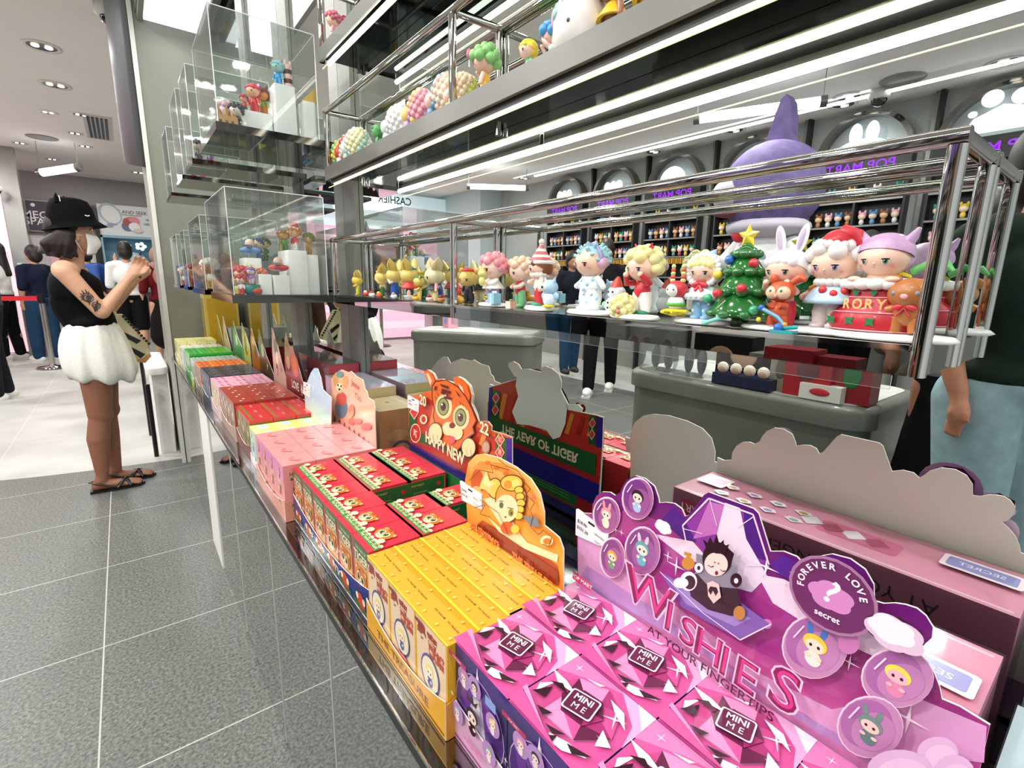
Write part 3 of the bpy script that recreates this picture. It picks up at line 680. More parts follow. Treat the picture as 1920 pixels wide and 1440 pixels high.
# ================================================================== trays and header boards
def tray(label, y0, y1, x0, x1, hf, mfront, mside, txt=None, tcol=None, hb=.06, mback=None):
    """open card tray: floor, curved front lip, side walls, back wall"""
    t = thing('display_tray', label, 'display tray', (x0, y0, .7405)); L = y1-y0; D = x1-x0
    MB().box(0, 0, 0, D, L, .004, mside).build('tray_floor', t)
    n = 14; lip = []
    for k in range(n+1): s = k/n; lip.append((s*L, hf*(1-.42*math.sin(PI*s)**.8)))
    b = MB(); b.prism([(0, .0)] + [(u, v) for u, v in lip] + [(L, 0)], (-.001, 0, 0), (0, 1, 0), (0, 0, 1), (-1, 0, 0), .0012, mfront, PAPER)
    if txt: 
        a = Art(b, (-.0012, L/2, 0), (0, -1, 0), (0, 0, 1), (-1, 0, 0)); a.text(txt, 0, hf*.35, hf*.32, tcol, 0, 1.35, .02); a.rect(-.49*L, hf*.08, .49*L, hf*.13, tcol)
    b.build('front_lip', t)
    for y in (0, L-.0012):
        b = MB(); b.prism([(0, 0), (0, hf*.9), (D*.4, hb), (D, hb), (D, 0)], (0, y, 0), (1, 0, 0), (0, 0, 1), (0, -1, 0), -.0012, mside).build('side_wall', t)
    MB().box(D-.0012, 0, 0, D, L, .118, mback or mside).build('back_wall', t)
    return t
def sheet_px(px, X): return [onX(x, y, X) for x, y in px]
def header(t, X, outline, m, art=None, thick=.0022, back=M('#f6f4ea', .5), edge=PAPER, part='header_board'):
    """cut-out board standing at X, face to -X; outline in (Y, Z)"""
    l = t.location; b = MB()
    b.prism([(-p[0]+l.y, p[1]-l.z) for p in outline], (X-l.x, 0, 0), (0, -1, 0), (0, 0, 1), (-1, 0, 0), thick, m, back, edge)
    if art: art(Art(b, (X-l.x, 0, 0), (0, -1, 0), (0, 0, 1), (-1, 0, 0), .0001), lambda x, y: ((lambda q: (-q[0]+l.y, q[1]-l.z))(onX(x, y, X))))
    return b.build(part, t)
def price_tag(parent_y, pts, X, label, lines=('$18.90', '$151.20')):
    q = [onX(x, y, X) for x, y in pts]; y0, z0 = q[0]; b = MB()
    t = thing('price_card', label, 'price tag', (X, y0, q[3][1]))
    b.prism([(-(p[0]-y0), p[1]-q[3][1]) for p in q], (0, 0, 0), (0, -1, 0), (0, 0, 1), (-1, 0, 0), .004, M('#f4f2f3', .25, 0, .4), None, M('#dcdadb', .3))
    wd = y0-q[1][0]; h = q[0][1]-q[3][1]; o = b.build('card', t)
    b = MB(); a = Art(b, (-.0002, 0, 0), (0, -1, 0), (0, 0, 1), (-1, 0, 0)); sl = (q[1][1]-q[0][1])/wd; rot = math.atan(sl)
    K = M('#222222', .4)
    def at(u, v): return u*wd, h*v + sl*u*wd
    a.rr(*at(.5, .86), .1*wd, .045*h, .001, K, rot)
    a.text(lines[0], *at(.22, .64), .17*h, K, rot, 1., .01); a.text('1 Blind Box', *at(.74, .60), .12*h, K, rot, .9)
    a.text(lines[1], *at(.24, .40), .17*h, K, rot, 1., .01); a.text('1 Full Case', *at(.74, .34), .12*h, K, rot, .9)
    b.build('printed_prices', t); return t

# ---- magenta tray with the wishes header
LILAC = gradmat('pink_cloud_print', [(0, '#e3a6cf'), (.25, '#c95a9e'), (.5, '#9a2f7e'), (.8, '#6a1f74'), (1, '#4c1a6e')], 2, .10, .34, .25, .4, .12)
tw = tray('display tray of the magenta crystal boxes, with the purple wishes header board', -.18, .416, .2455, .4420, .05, P_('#d9a8c8'), P_('#c890b8'), 'WISHES', P_('#a83a80'), .07)
WO = [(1084, 1092), (1082, 1003), (1090, 962), (1110, 963), (1111, 946), (1118, 930), (1129, 922), (1144, 923), (1153, 929), (1163, 923), (1167, 912), (1176, 899), (1191, 892), (1209, 897), (1227, 912), (1234, 932),
      (1236, 943), (1249, 942), (1264, 944), (1278, 954), (1284, 968), (1291, 966), (1320, 928), (1329, 923), (1413, 954), (1422, 963), (1444, 1034), (1469, 1034), (1494, 1044), (1508, 1060), (1516, 1056), (1532, 1044), (1560, 1039),
      (1594, 1048), (1622, 1068), (1638, 1096), (1639, 1127), (1657, 1132), (1678, 1131), (1698, 1134), (1719, 1141), (1736, 1155), (1749, 1176), (1747, 1197), (1730, 1212), (1714, 1214), (1733, 1235), (1750, 1259), (1761, 1287), (1766, 1311), (1799, 1325), (1856, 1360)]
XW = .4435
ow = [onX(x, y, XW) for x, y in WO]; ow += [(ow[-1][0]-.002, .80), (ow[0][0], .80)]
def wishes(a, p):
    def pol(px, m): a.poly([p(*q) for q in px], m)
    def el(cx, cy, rx, ry, m, n=22):   # ellipse given by its photo extents
        pol([(cx+rx*math.cos(2*PI*k/n), cy+ry*math.sin(2*PI*k/n)) for k in range(n)], m)
    L1, L2, L3, PU, BP = P_('#f0dcee'), P_('#d79ac8'), P_('#b25aa6'), P_('#4f1f80'), P_('#e9b6d4')
    pol([(1084, 1086), (1084, 1000), (1140, 1020), (1260, 1130), (1420, 1260), (1560, 1330), (1700, 1300), (1850, 1362), (1845, 1430), (1600, 1400), (1300, 1200)], P_('#dba0cc'))
    pol([(1084, 1092), (1100, 1060), (1240, 1150), (1420, 1290), (1560, 1370), (1700, 1440), (1640, 1440), (1500, 1350), (1300, 1215)], P_('#b58ac4'))
    pol([(1104, 1000), (1180, 950), (1300, 1010), (1420, 1080), (1540, 1200), (1500, 1260), (1380, 1200), (1240, 1110)], P_('#a8388c'))
    pol([(1240, 975), (1262, 952), (1283, 972), (1330, 1010), (1290, 1020)], PU)
    # gem outline with rays
    pol([(1287, 980), (1325, 935), (1332, 932), (1412, 962), (1418, 970), (1442, 1050), (1420, 1090), (1340, 1075)], P_('#8c3a9c'))
    pol([(1300, 1010), (1330, 940), (1362, 948), (1350, 1000)], P_('#c470ba')); pol([(1395, 958), (1412, 966), (1436, 1050), (1400, 1040)], PU)
    pol([(1360, 942), (1388, 952), (1400, 1010), (1440, 1080), (1410, 1110), (1300, 1080), (1340, 1020)], L1)
    pol([(1225, 1000), (1300, 1015), (1340, 1060), (1290, 1050)], L1); pol([(1420, 1075), (1470, 1085), (1560, 1130), (1700, 1240), (1640, 1230), (1530, 1180), (1450, 1130)], L1)
    ln = lambda px, wd: a.line([p(*q) for q in px], wd, L1)
    ln([(1288, 1018), (1281, 985), (1330, 934), (1413, 964), (1443, 1058)], .0016); ln([(1332, 936), (1345, 985)], .0008); ln([(1281, 990), (1318, 1000)], .0008)
    ln([(1414, 968), (1385, 988)], .0008); ln([(1400, 1060), (1443, 1060), (1430, 1082)], .0008)
    pol([(1444, 1055), (1470, 1040), (1500, 1055), (1512, 1075), (1512, 1100), (1460, 1075)], P_('#5a2390'))
    for x, y, r in ((1254, 1042, .007), (1438, 1062, .012), (1489, 1074, .004), (1474, 1092, .004), (1270, 1060, .012), (1434, 1170, .007), (1595, 1240, .008), (1705, 1345, .014), (1540, 1150, .006), (1157, 992, .004), (1168, 997, .005)):
        u, v = p(x, y); a.star(u, v, r, PW, 4, .12)
    # bubbles with printed figures
    for cx, cy, rx, ry, hair, sk, bd, ear in ((1140, 965, 26, 35, '#ef9aa0', '#fbe3dc', '#f3ecc2', '#ef9aa0'), (1200, 933, 30, 40, '#33202a', '#fbe0d0', '#a9c4ec', None), (1210, 1030, 34, 46, '#58a6a8', '#fbe0d0', '#6fb6c4', '#d9c6dc'),
                                        (1155, 1042, 24, 38, '#e8a24a', '#f7dcc4', '#6aa070', None), (1535, 1205, 62, 60, '#f0cf3a', '#fbe0c8', '#f3ead8', '#3f78c4'), (1690, 1260, 68, 56, '#f1e256', '#f4b8c4', '#e08ab0', None), (1640, 1350, 62, 58, '#6f8f8a', '#f7d0c4', '#5f7f7a', '#6f8f8a')):
        el(cx, cy, rx, ry, P_('#f3d5e6')); el(cx+1, cy+1, rx-2, ry-2.5, P_('#a8609e') if cx < 1300 else P_('#c08ab4')); el(cx-rx*.1, cy-ry*.1, rx*.78, ry*.78, P_('#7c3a86') if cx < 1300 else P_('#a868a4')); el(cx+rx*.1, cy+ry*.15, rx*.66, ry*.62, P_('#9a5696') if cx < 1300 else P_('#be82b4'))
        u, v = p(cx, cy); u2, _ = p(cx+rx, cy+rx*.4); r = abs(u2-u)*.62
        a.mini(u, v-.0, r, P_(hair), P_(sk), P_(bd), P_(ear) if ear else None)
        a.line([p(cx-rx*.62, cy-ry*.3), p(cx-rx*.3, cy-ry*.66)], .0012, L1)
    for x, y, r in ((1602, 1195, 20), (1450, 1160, 9)): el(x, y, r, r, P_('#c67ab4'))
    # queen on a throne inside the gem
    pol([(1250, 1065), (1290, 1085), (1400, 1120), (1455, 1160), (1400, 1190), (1290, 1130)], P_('#7a58a8')); pol([(1262, 1075), (1310, 1100), (1420, 1150), (1390, 1165), (1300, 1125)], P_('#9b84c2'))
    ln([(1250, 1065), (1330, 1140), (1400, 1190), (1458, 1160)], .001)
    pol([(1318, 1030), (1395, 1055), (1395, 1112), (1370, 1142), (1320, 1115)], P_('#8b8795'))
    pol([(1300, 1068), (1320, 1068), (1340, 1090), (1395, 1095), (1404, 1130), (1385, 1146), (1340, 1134), (1308, 1110)], PBK)
    el(1304, 1082, 16, 18, PW); el(1306, 1084, 11, 13, PBK); el(1290, 1085, 14, 10, PW)
    el(1358, 1040, 28, 31, PBK); el(1356, 1050, 22, 22, P_('#f8d8d0')); pol([(1335, 1022), (1356, 1030), (1375, 1030), (1384, 1050), (1390, 1030), (1370, 1012), (1345, 1012)], PBK)
    el(1357, 1066, 3, 4, P_('#7a1420')); ln([(1340, 1050), (1346, 1054), (1351, 1052)], .0007)
    a.line([p(1341, 1051), p(1347, 1055), p(1352, 1053)], .0008, PBK); a.line([p(1364, 1059), p(1369, 1063), p(1374, 1061)], .0008, PBK); el(1354, 1046, 1.5, 1.5, P_('#b84030')); el(1361, 1048, 1.5, 1.5, P_('#b84030'))
    pol([(1338, 1020), (1332, 1003), (1341, 1010), (1346, 999), (1352, 1011), (1358, 993), (1363, 1012), (1371, 1004), (1372, 1016), (1382, 1012), (1372, 1032)], PBK)
    pol([(1340, 1084), (1350, 1080), (1362, 1086), (1366, 1110), (1352, 1122), (1342, 1108)], P_('#f2c9c2')); pol([(1342, 1098), (1347, 1106), (1351, 1098), (1356, 1108), (1361, 1100), (1358, 1092), (1346, 1090)], PBK)
    el(1305, 1048, 12, 12, P_('#c98a2c')); pol([(1298, 1026), (1312, 1030), (1311, 1036), (1307, 1036), (1308, 1042), (1302, 1040), (1302, 1034), (1297, 1032)], P_('#c98a2c'))
    el(1325, 1056, 8, 9, PW); el(1325, 1056, 3, 4, PBK); el(1395, 1078, 11, 13, PBK); el(1395, 1079, 4, 5, PW); el(1401, 1138, 11, 13, P_('#b9803a'))
    # secret bubble, clouds
    pol([(1516, 1060), (1560, 1042), (1605, 1055), (1636, 1095), (1634, 1130), (1600, 1148), (1545, 1130), (1512, 1090)], P_('#3a1438'))
    u, v = p(1572, 1100); a.ell(u, v-.002, .0325, .0325, P_('#a8789c')); a.ell(u, v-.002, .030, .030, P_('#6e2f62')); a.cloud(u, v-.003, .013, P_('#d58ac6')); a.text('?', u, v, .028, PW, -.3, 1., .02)
    for k, ch in enumerate('FOREVER LOVE'):
        an = R_(188-15.5*k)
        if ch != ' ': a.text(ch, u+.0228*math.cos(an), v+.0+.0228*math.sin(an), .0075, PW, an-PI/2, 1., .03)
    a.text('secret', u, v-.0205, .0075, PW, .0, 1., .02)
    pol([(1640, 1140), (1700, 1140), (1742, 1170), (1740, 1200), (1705, 1208), (1655, 1180)], P_('#3a1438'))
    uu, vv = p(1690, 1172); a.cloud(uu, vv, .0145, P_('#e0c6dc'), .3); a.cloud(uu-.002, vv+.002, .0115, PW, .3)
    uu, vv = p(1261, 980); a.cloud(uu, vv, .008, PW, .5)
    for x, y, rx, ry in ((1770, 1388, 38, 30), (1800, 1430, 40, 40), (1700, 1420, 60, 38)): el(x, y, rx, ry, P_('#dcb6da')); el(x+6, y+8, rx*.8, ry*.8, P_('#e6c6e2'))
    # lettering along the board
    letters = [('W', 1232, 1120, .062), ('I', 1272, 1160, .05), ('S', 1308, 1188, .044), ('H', 1346, 1216, .046), ('I', 1376, 1240, .046), ('E', 1415, 1266, .046), ('S', 1488, 1292, .058)]
    for ch, x, y, s_ in letters:
        u, v = p(x, y-14); a.text(ch, u, v, s_, P_('#f8cbe6'), -.06, 1.02, .04); a.text(ch, u, v, s_, P_('#8a1450'), -.06, 1., .012); a.text(ch, u+.0008, v+.0008, s_*.93, P_('#d8398c'), -.06, .9, -.012)
    u, v = p(1340, 1238); a.text('AT YOUR FINGERTIPS', u, v, .0135, P_('#4a1030'), -.045, 1.06, .01)
    u0, v0 = p(1111, 1080); a.rr(u0, v0, .0165, .0052, .001, P_('#d0306a'), -.03); a.text('POP MART', u0, v0, .0075, PW, -.03, 1., .02)
header(tw, XW, ow, LILAC, wishes, back=M('#f6e6da', .5))
price_tag(.42, [(1080, 955), (1141, 998), (1138, 1030), (1079, 1003)], .441, 'white price card clipped on the left end of the purple wishes header')
t = thing('display_case_box', 'sealed pink carton with printed gems, standing behind the purple wishes header', 'box', (.463, .03, .7405))
b = MB(); b.box(0, 0, 0, .11, .39, .197, P_('#f0a0bc'), {0: P_('#8c4a62'), 1: P_('#8c4a62')})
a = Art(b, (.055, .195, .197), (0, 1, 0), (-1, 0, 0), (0, 0, 1))
a.rect(-.19, -.05, .19, -.046, P_('#f8d8e4')); a.rr(-.04, 0, .045, .02, .008, P_('#e2709a'))
for k in range(4): a.poly([(-.075+.025*k, 0), (-.06+.025*k, .016), (-.045+.025*k, .0), (-.06+.025*k, -.016)], PW if k % 2 else P_('#b84a70'))
for k in range(8):
    u, v = .03+.035*(k//2), -.02+.032*(k % 2); a.poly([(u-.012, v), (u-.006, v+.008), (u+.008, v+.008), (u+.013, v), (u, v-.009)], PW); a.ell(u, v, .006, .004, P_(['#8ab0a8', '#c8a85a', '#a890d0'][k % 3]))
a.rr(.165, .015, .022, .022, .004, PW); a.rr(.165, .015, .018, .012, .003, P_('#f0b0c4')); a.rr(-.155, .018, .035, .018, .004, P_('#f8e6ee')); a.rr(-.155, .018, .03, .013, .003, P_('#8a8cc8')); a.text('SECRET', -.155, .018, .012, PW)
a = Art(b, (.11, .195, .1), (0, 1, 0), (0, 0, -1), (1, 0, 0)); a.rect(.1, -.085, .18, -.06, P_('#a8204c')); a.text('POP MART', .14, -.072, .018, PW); a.text('AT YOUR FINGERTIPS', -.02, -.07, .024, P_('#2b1018'))
b.build('carton', t); MB().box(-.0015, -.0015, .001, .1115, .3915, .1985, FILM).build('shrink_film', t)

# ---- yellow tray
XT = .4065
TB_ = gradmat('orange_swirl_print', [(0, '#b8480f'), (.3, '#e07a18'), (.55, '#f2a63c'), (.75, '#e8862a'), (1, '#f3b860')], 2, .1, .27, .3, .3, .35)
tt = tray('display tray of the yellow boxes, with the orange treasure header board', .409, .6375, .2335, .405, .052, P_('#e8a92a'), P_('#c8871a'), 'THE TREASURE', P_('#8a4a10'), .07)
TO = [(877, 985), (872, 900), (878, 868), (892, 853), (908, 851), (935, 858), (968, 876), (995, 898), (1012, 925), (1020, 960), (1020, 985), (1034, 996), (1048, 1008), (1056, 1030), (1056, 1100)]
ot = [onX(x, y, XT) for x, y in TO]; ot += [(ot[-1][0], .8), (ot[0][0], .8)]
def treasure(a, p):
    pol = lambda px, m: a.poly([p(*q) for q in px], m)
    def el(cx, cy, rx, ry, m, n=20): pol([(cx+rx*math.cos(2*PI*k/n), cy+ry*math.sin(2*PI*k/n)) for k in range(n)], m)
    BR, YL, OR, CR_ = P_('#6a2410'), P_('#f6c84c'), P_('#e2761e'), P_('#f8e0b4')
    el(895, 905, 12, 26, P_('#c8581a')); el(893, 925, 10, 14, P_('#e9b06a')); pol([(885, 880), (900, 865), (940, 868), (985, 900), (1005, 930), (1012, 960), (975, 905), (930, 880)], P_('#ec9236'))
    for k in range(6): el(915+17*k, 868+8*k+(k*k), 5, 4, P_('#e07020'))
    pol([(908, 935), (934, 930), (976, 1000), (1000, 1030), (954, 1005)], CR_)
    pol([(905, 975), (930, 990), (955, 1003), (1000, 1025), (1045, 1060), (1050, 1090), (960, 1050), (890, 990)], P_('#a8321a')); pol([(915, 968), (955, 1003), (1048, 1040), (1046, 1054), (950, 1014)], CR_)
    for k in range(4): a.line([p(900+6*k, 985+6*k), p(950, 1020+5*k), p(1040, 1066+6*k)], .0012, [BR, OR, BR, YL][k])
    pol([(880, 985), (920, 985), (1048, 1070), (1048, 1098), (880, 1005)], P_('#8a2414'))
    el(930, 915, 14, 20, BR); el(930, 915, 12, 18, YL); pol([(905, 900), (914, 880), (920, 900), (935, 905), (922, 915), (925, 930), (912, 918), (900, 915)], P_('#f0d078')); pol([(906, 903), (914, 886), (918, 902), (928, 906), (919, 914)], P_('#f8e4a8'))
    el(960, 935, 30, 36, BR); el(960, 934, 28, 34, P_('#ef9c3c')); el(962, 905, 22, 16, BR); el(962, 905, 20, 14, YL); el(955, 908, 8, 8, P_('#e8932c')); el(970, 906, 8, 8, P_('#f8dc7a'))
    for k in range(5): el(980-2*abs(k-2), 918+12*k, 9, 8, BR); el(980-2*abs(k-2), 918+12*k, 7.5, 6.5, YL)
    el(953, 952, 22, 26, CR_); el(944, 946, 4, 6, P_('#3e6a5a')); el(962, 960, 5, 7, P_('#7a8c2c')); el(963, 961, 2, 3, BR); el(952, 968, 2, 2, P_('#c83a2a')); a.line([p(940, 938), p(948, 938)], .001, BR); a.line([p(956, 950), p(968, 953)], .001, BR)
    el(955, 988, 12, 12, P_('#c94e24')); el(970, 990, 8, 8, YL)
    el(1030, 1012, 12, 10, CR_); el(1031, 1013, 8, 6, OR); pol([(985, 965), (1012, 968), (1018, 985), (1000, 985)], P_('#6b7a86'))
    for q in ([(885, 900), (905, 880), (930, 885), (925, 870), (960, 880)], [(985, 900), (1000, 915), (990, 925), (1008, 940), (1000, 955)], [(895, 950), (915, 945), (905, 962), (925, 968)], [(1015, 1000), (1025, 992), (1040, 1005), (1035, 1022), (1022, 1018)], [(940, 860), (955, 872), (975, 880), (990, 900)], [(905, 935), (940, 960), (958, 1000)], [(990, 940), (1005, 965), (1000, 985), (1015, 1000)]): a.line([p(*z_) for z_ in q], .0011, BR)
    u, v = p(914, 1006); a.text('尋寶獸譜', u, v, .019, P_('#f2c14e'), -.05, 1.0, .05); a.text('尋寶獸譜', u, v, .019, P_('#d8441c'), -.05, 1.05, .015)
    u, v = p(1002, 1066); a.text('THE TREASURE', u, v, .0132, P_('#f2c14e'), -.05, .95, .05); a.text('THE TREASURE', u, v, .0132, P_('#c83a14'), -.05, .95, .012)
    a.line([p(879, 986), p(1052, 1102)], .0015, YL)
header(tt, XT, ot, TB_, treasure, back=M('#faf7ec', .5))
price_tag(.6, [(862, 902), (903, 928), (903, 956), (866, 938)], .4045, 'white price card on the left edge of the orange treasure header')

# ---- tiger tray
XG = .4985
TGB = gradmat('tiger_print', [(0, '#26206a'), (.12, '#26206a'), (.16, '#a83a20'), (.5, '#cf4a24'), (1, '#e0742c')], 2, .11, .3, .3, .3, .0)
tg = tray('display tray of the red tiger boxes, with the tiger head header board', .6385, 1.052, .2385, .4965, .062, P_('#20307c'), P_('#a8242c'), 'THE YEAR OF TIGER', CRM, .06, P_('#1d6b33'))
GO = [(768, 838), (765, 746), (797, 735), (808, 733), (812, 727), (808, 726), (797, 705), (797, 697), (803, 694), (812, 700), (817, 711), (829, 711), (853, 719), (852, 708), (858, 706), (868, 711), (880, 723), (885, 740), (884, 757), (893, 778), (898, 790), (915, 790), (922, 799), (921, 807), (948, 815), (960, 820), (960, 886)]
og = [onX(x, y, XG) for x, y in GO]; og += [(og[-1][0], .8), (og[0][0], .8)]
def tigerart(a, p):
    pol = lambda px, m: a.poly([p(*q) for q in px], m)
    def el(cx, cy, rx, ry, m, n=20): pol([(cx+rx*math.cos(2*PI*k/n), cy+ry*math.sin(2*PI*k/n)) for k in range(n)], m)
    BR, OR = P_('#5a1a18'), P_('#dd6a26')
    pol([(770, 752), (800, 745), (930, 820), (930, 848), (770, 810)], P_('#b8341e'))
    for k in range(7): pol([(788+24*k, 750+11*k), (796+24*k, 753+11*k), (786+24*k, 818+4*k), (778+24*k, 812+4*k)], P_('#e28a34' if k % 2 else '#c8281e'))
    pol([(768, 756), (782, 760), (782, 826), (768, 822)], P_('#1d5a30')); pol([(930, 812), (955, 822), (955, 886), (930, 872)], P_('#1d5a30')); pol([(950, 820), (960, 822), (960, 888), (950, 884)], P_('#221c88'))
    pol([(775, 806), (880, 848), (950, 874), (950, 886), (775, 826)], P_('#1f5c2e')); pol([(770, 824), (955, 884), (955, 888), (770, 830)], P_('#a8242c'))
    el(780, 812, 10, 18, CRM); el(780, 812, 9, 16, P_('#c0202c')); u, v = p(780, 814); a.text('新', u, v, .02, CRM, -.1, 1., .02)
    for x, y in ((778, 772), (939, 824), (939, 848)): pol([(x, y-15), (x+9, y), (x, y+15), (x-9, y)], CRM); pol([(x, y-13), (x+7.5, y), (x, y+13), (x-7.5, y)], P_('#d03a3a'))
    for x, y, ch in ((939, 824, '如'), (939, 848, '意')): u, v = p(x, y); a.text(ch, u, v, .0125, CRM, -.1)
    el(796, 786, 7, 9, CRM); el(796, 786, 4, 6, P_('#c8281e')); el(913, 838, 8, 13, P_('#8f7a4e')); el(913, 838, 6, 10, P_('#c99a8c'))
    pol([(797, 697), (803, 694), (812, 700), (818, 714), (812, 727)], OR); pol([(801, 700), (806, 700), (812, 714), (809, 722)], P_('#f6c8a0'))
    pol([(852, 708), (862, 707), (878, 722), (884, 742), (881, 757), (868, 740), (856, 722)], OR); pol([(860, 714), (870, 722), (877, 738), (877, 748), (868, 736)], P_('#e8503a')); pol([(862, 718), (870, 726), (873, 738), (866, 732)], P_('#f6c8a0'))
    pol([(812, 724), (818, 714), (840, 711), (862, 724), (878, 744), (890, 768), (897, 788), (890, 800), (894, 812), (880, 822), (862, 846), (836, 838), (822, 812), (814, 780), (816, 768), (812, 745)], BR)
    pol([(814, 725), (820, 716), (840, 713), (861, 726), (876, 745), (888, 769), (895, 788), (888, 800), (891, 811), (878, 820), (861, 843), (837, 836), (824, 811), (816, 780), (818, 768), (814, 745)], OR)
    for x, y in ((835, 762), (868, 782)): el(x, y, 15.5, 23, P_('#f8d9a0')); el(x-1, y, 11, 17, P_('#3c4a2c')); el(x-1, y, 9.5, 15, P_('#8a9a5a')); el(x-1, y, 5, 8, P_('#33161a')); el(x-3, y-4, 1.6, 2, PW)
    for x, y in ((822, 748), (826, 742), (832, 738), (868, 758), (874, 762), (879, 768)): a.line([p(x, y), p(x-3, y-6)], .0015, BR)
    el(845, 803, 12, 13, P_('#f8d9a0')); el(860, 811, 12, 13, P_('#f8d9a0')); el(852, 797, 5.5, 5.5, BR); el(852, 824, 6, 7, P_('#e0526a'))
    for px in ([(829, 719), (846, 724), (845, 728), (832, 724)], [(832, 728), (850, 733), (848, 738), (838, 734), (836, 740), (833, 738)], [(836, 742), (852, 745), (850, 749), (838, 746)], [(820, 724), (824, 722), (822, 730), (818, 732)], [(858, 730), (868, 742), (864, 742)], [(840, 732), (846, 742), (842, 744)]): pol(px, BR)
    for x, y in ((821, 810), (884, 838)): el(x, y, 14, 19, BR); el(x, y, 12.5, 17, P_('#f8d9a0')); a.line([p(x-4, y+2), p(x-3, y+14)], .001, BR); a.line([p(x+4, y+4), p(x+5, y+16)], .001, BR)
    u, v = p(837, 837); a.text('HAPPY NEW', u, v-.002, .034, CRM, -.045, .83, .035)
    u, v = p(798, 751); a.text('20', u, v, .032, BR, -.05, 1, .06); a.text('20', u, v, .031, CRM, -.05, 1, .03)
    u, v = p(914, 803); a.text('22', u, v, .030, BR, -.05, 1, .06); a.text('22', u, v, .029, CRM, -.05, 1, .03)
hb = header(tg, XG, og, TGB, tigerart, back=M('#fbfaf0', .5))
# printed lower part of the board's back: upside-down banner
b = MB(); a = Art(b, (XG+.0024-.2385, 0, 0), (0, 1, 0), (0, 0, 1), (1, 0, 0), .0001)
pb = lambda x, y: (lambda q: (q[0]-.6385, q[1]-.7405))(onX(x, y, XG))
bp = lambda px, m: a.poly([pb(*q) for q in px], m)
bp([(766, 838), (766, 748), (797, 737), (810, 733), (812, 745), (895, 800), (921, 808), (948, 816), (959, 822), (959, 886)], P_('#c4301e'))
uL, vL = pb(766, 838); uR, vR = pb(959, 886); a.rect(min(uL, uR), .12, max(uL, uR), .2, P_('#c4301e'))
for k in range(10): bp([(770+19*k, 752+8*k), (777+19*k, 755+8*k), (768+19*k, 826+4*k), (761+19*k, 822+4*k)] if k else [(770, 752), (777, 755), (774, 826), (768, 824)], P_('#e08434' if k % 2 else '#a82418'))
bp([(766, 836), (766, 748), (771, 746), (771, 838)], P_('#221c88')); bp([(949, 818), (959, 822), (959, 886), (949, 884)], P_('#221c88'))
bp([(772, 752), (784, 757), (784, 826), (772, 822)], P_('#1d5a30')); bp([(936, 814), (948, 818), (948, 880), (936, 876)], P_('#1d5a30'))
for x, y in ((778, 770), (778, 795), (942, 832), (942, 856)): bp([(x, y-12), (x+6, y), (x, y+12), (x-6, y)], CRM); bp([(x, y-10), (x+5, y), (x, y+10), (x-5, y)], P_('#d03a3a'))
uL, vL = pb(766, 838); uR, vR = pb(959, 886); a.rect(min(uL, uR), .06, max(uL, uR), .118, P_('#221c88')); a.rect(min(uL, uR), .108, max(uL, uR), .122, P_('#a8242c')); a.rect(min(uL, uR)+.012, .122, max(uL, uR)-.012, .168, P_('#1f5c2e'))
u, v = (uL+uR)/2, .145; a.text('THE YEAR OF TIGER', u, v, .031, CRM, PI+.0, .98, .03)
bp([(812, 727), (808, 726), (797, 705), (797, 697), (803, 694), (812, 700), (817, 711), (829, 711), (853, 719), (852, 708), (858, 706), (868, 711), (880, 723), (885, 740), (884, 757), (893, 778), (898, 800), (896, 830), (888, 858), (876, 862), (864, 842), (835, 830), (815, 826), (806, 800), (815, 768), (810, 745)], P_('#fbfaf0'))
b.build('back_print', tg)
b = MB(); a = Art(b, (.2582, .2067, .0), (0, 1, 0), (0, 0, 1), (1, 0, 0), .0002); a.rect(-.2, .004, .2, .116, P_('#b4222c')); a.rect(-.14, .03, .15, .1, P_('#1d6b33')); a.rect(-.2, .004, .2, .026, P_('#1c2468')); a.rr(-.05, .082, .035, .012, .005, P_('#efe9da'))
[a.rect(-.12, .04+.007*k, .0+.02*(k % 3), .042+.007*k, P_('#6fa86a')) for k in range(5)]; [a.star(.175, .04+.022*k, .011, P_('#e0a05c'), 4, .6) for k in range(3)]; a.text('THE YEAR OF TIGER', .02, .107, .011, CRM, PI)
b.build('back_wall_print', tg)
price_tag(1., [(764, 741), (786, 752), (784, 773), (764, 764)], .4965, 'white price card on the left end of the tiger head header', ('$17.90', '$143.20'))

# ---- salmon tray with vintage puppy header
XP = .4665
tp = tray('display tray of the salmon pink boxes, with the vintage puppy header board', 1.058, 1.338, .2205, .4285, .05, P_('#eba08c'), P_('#e8987f'), None, None, .06)
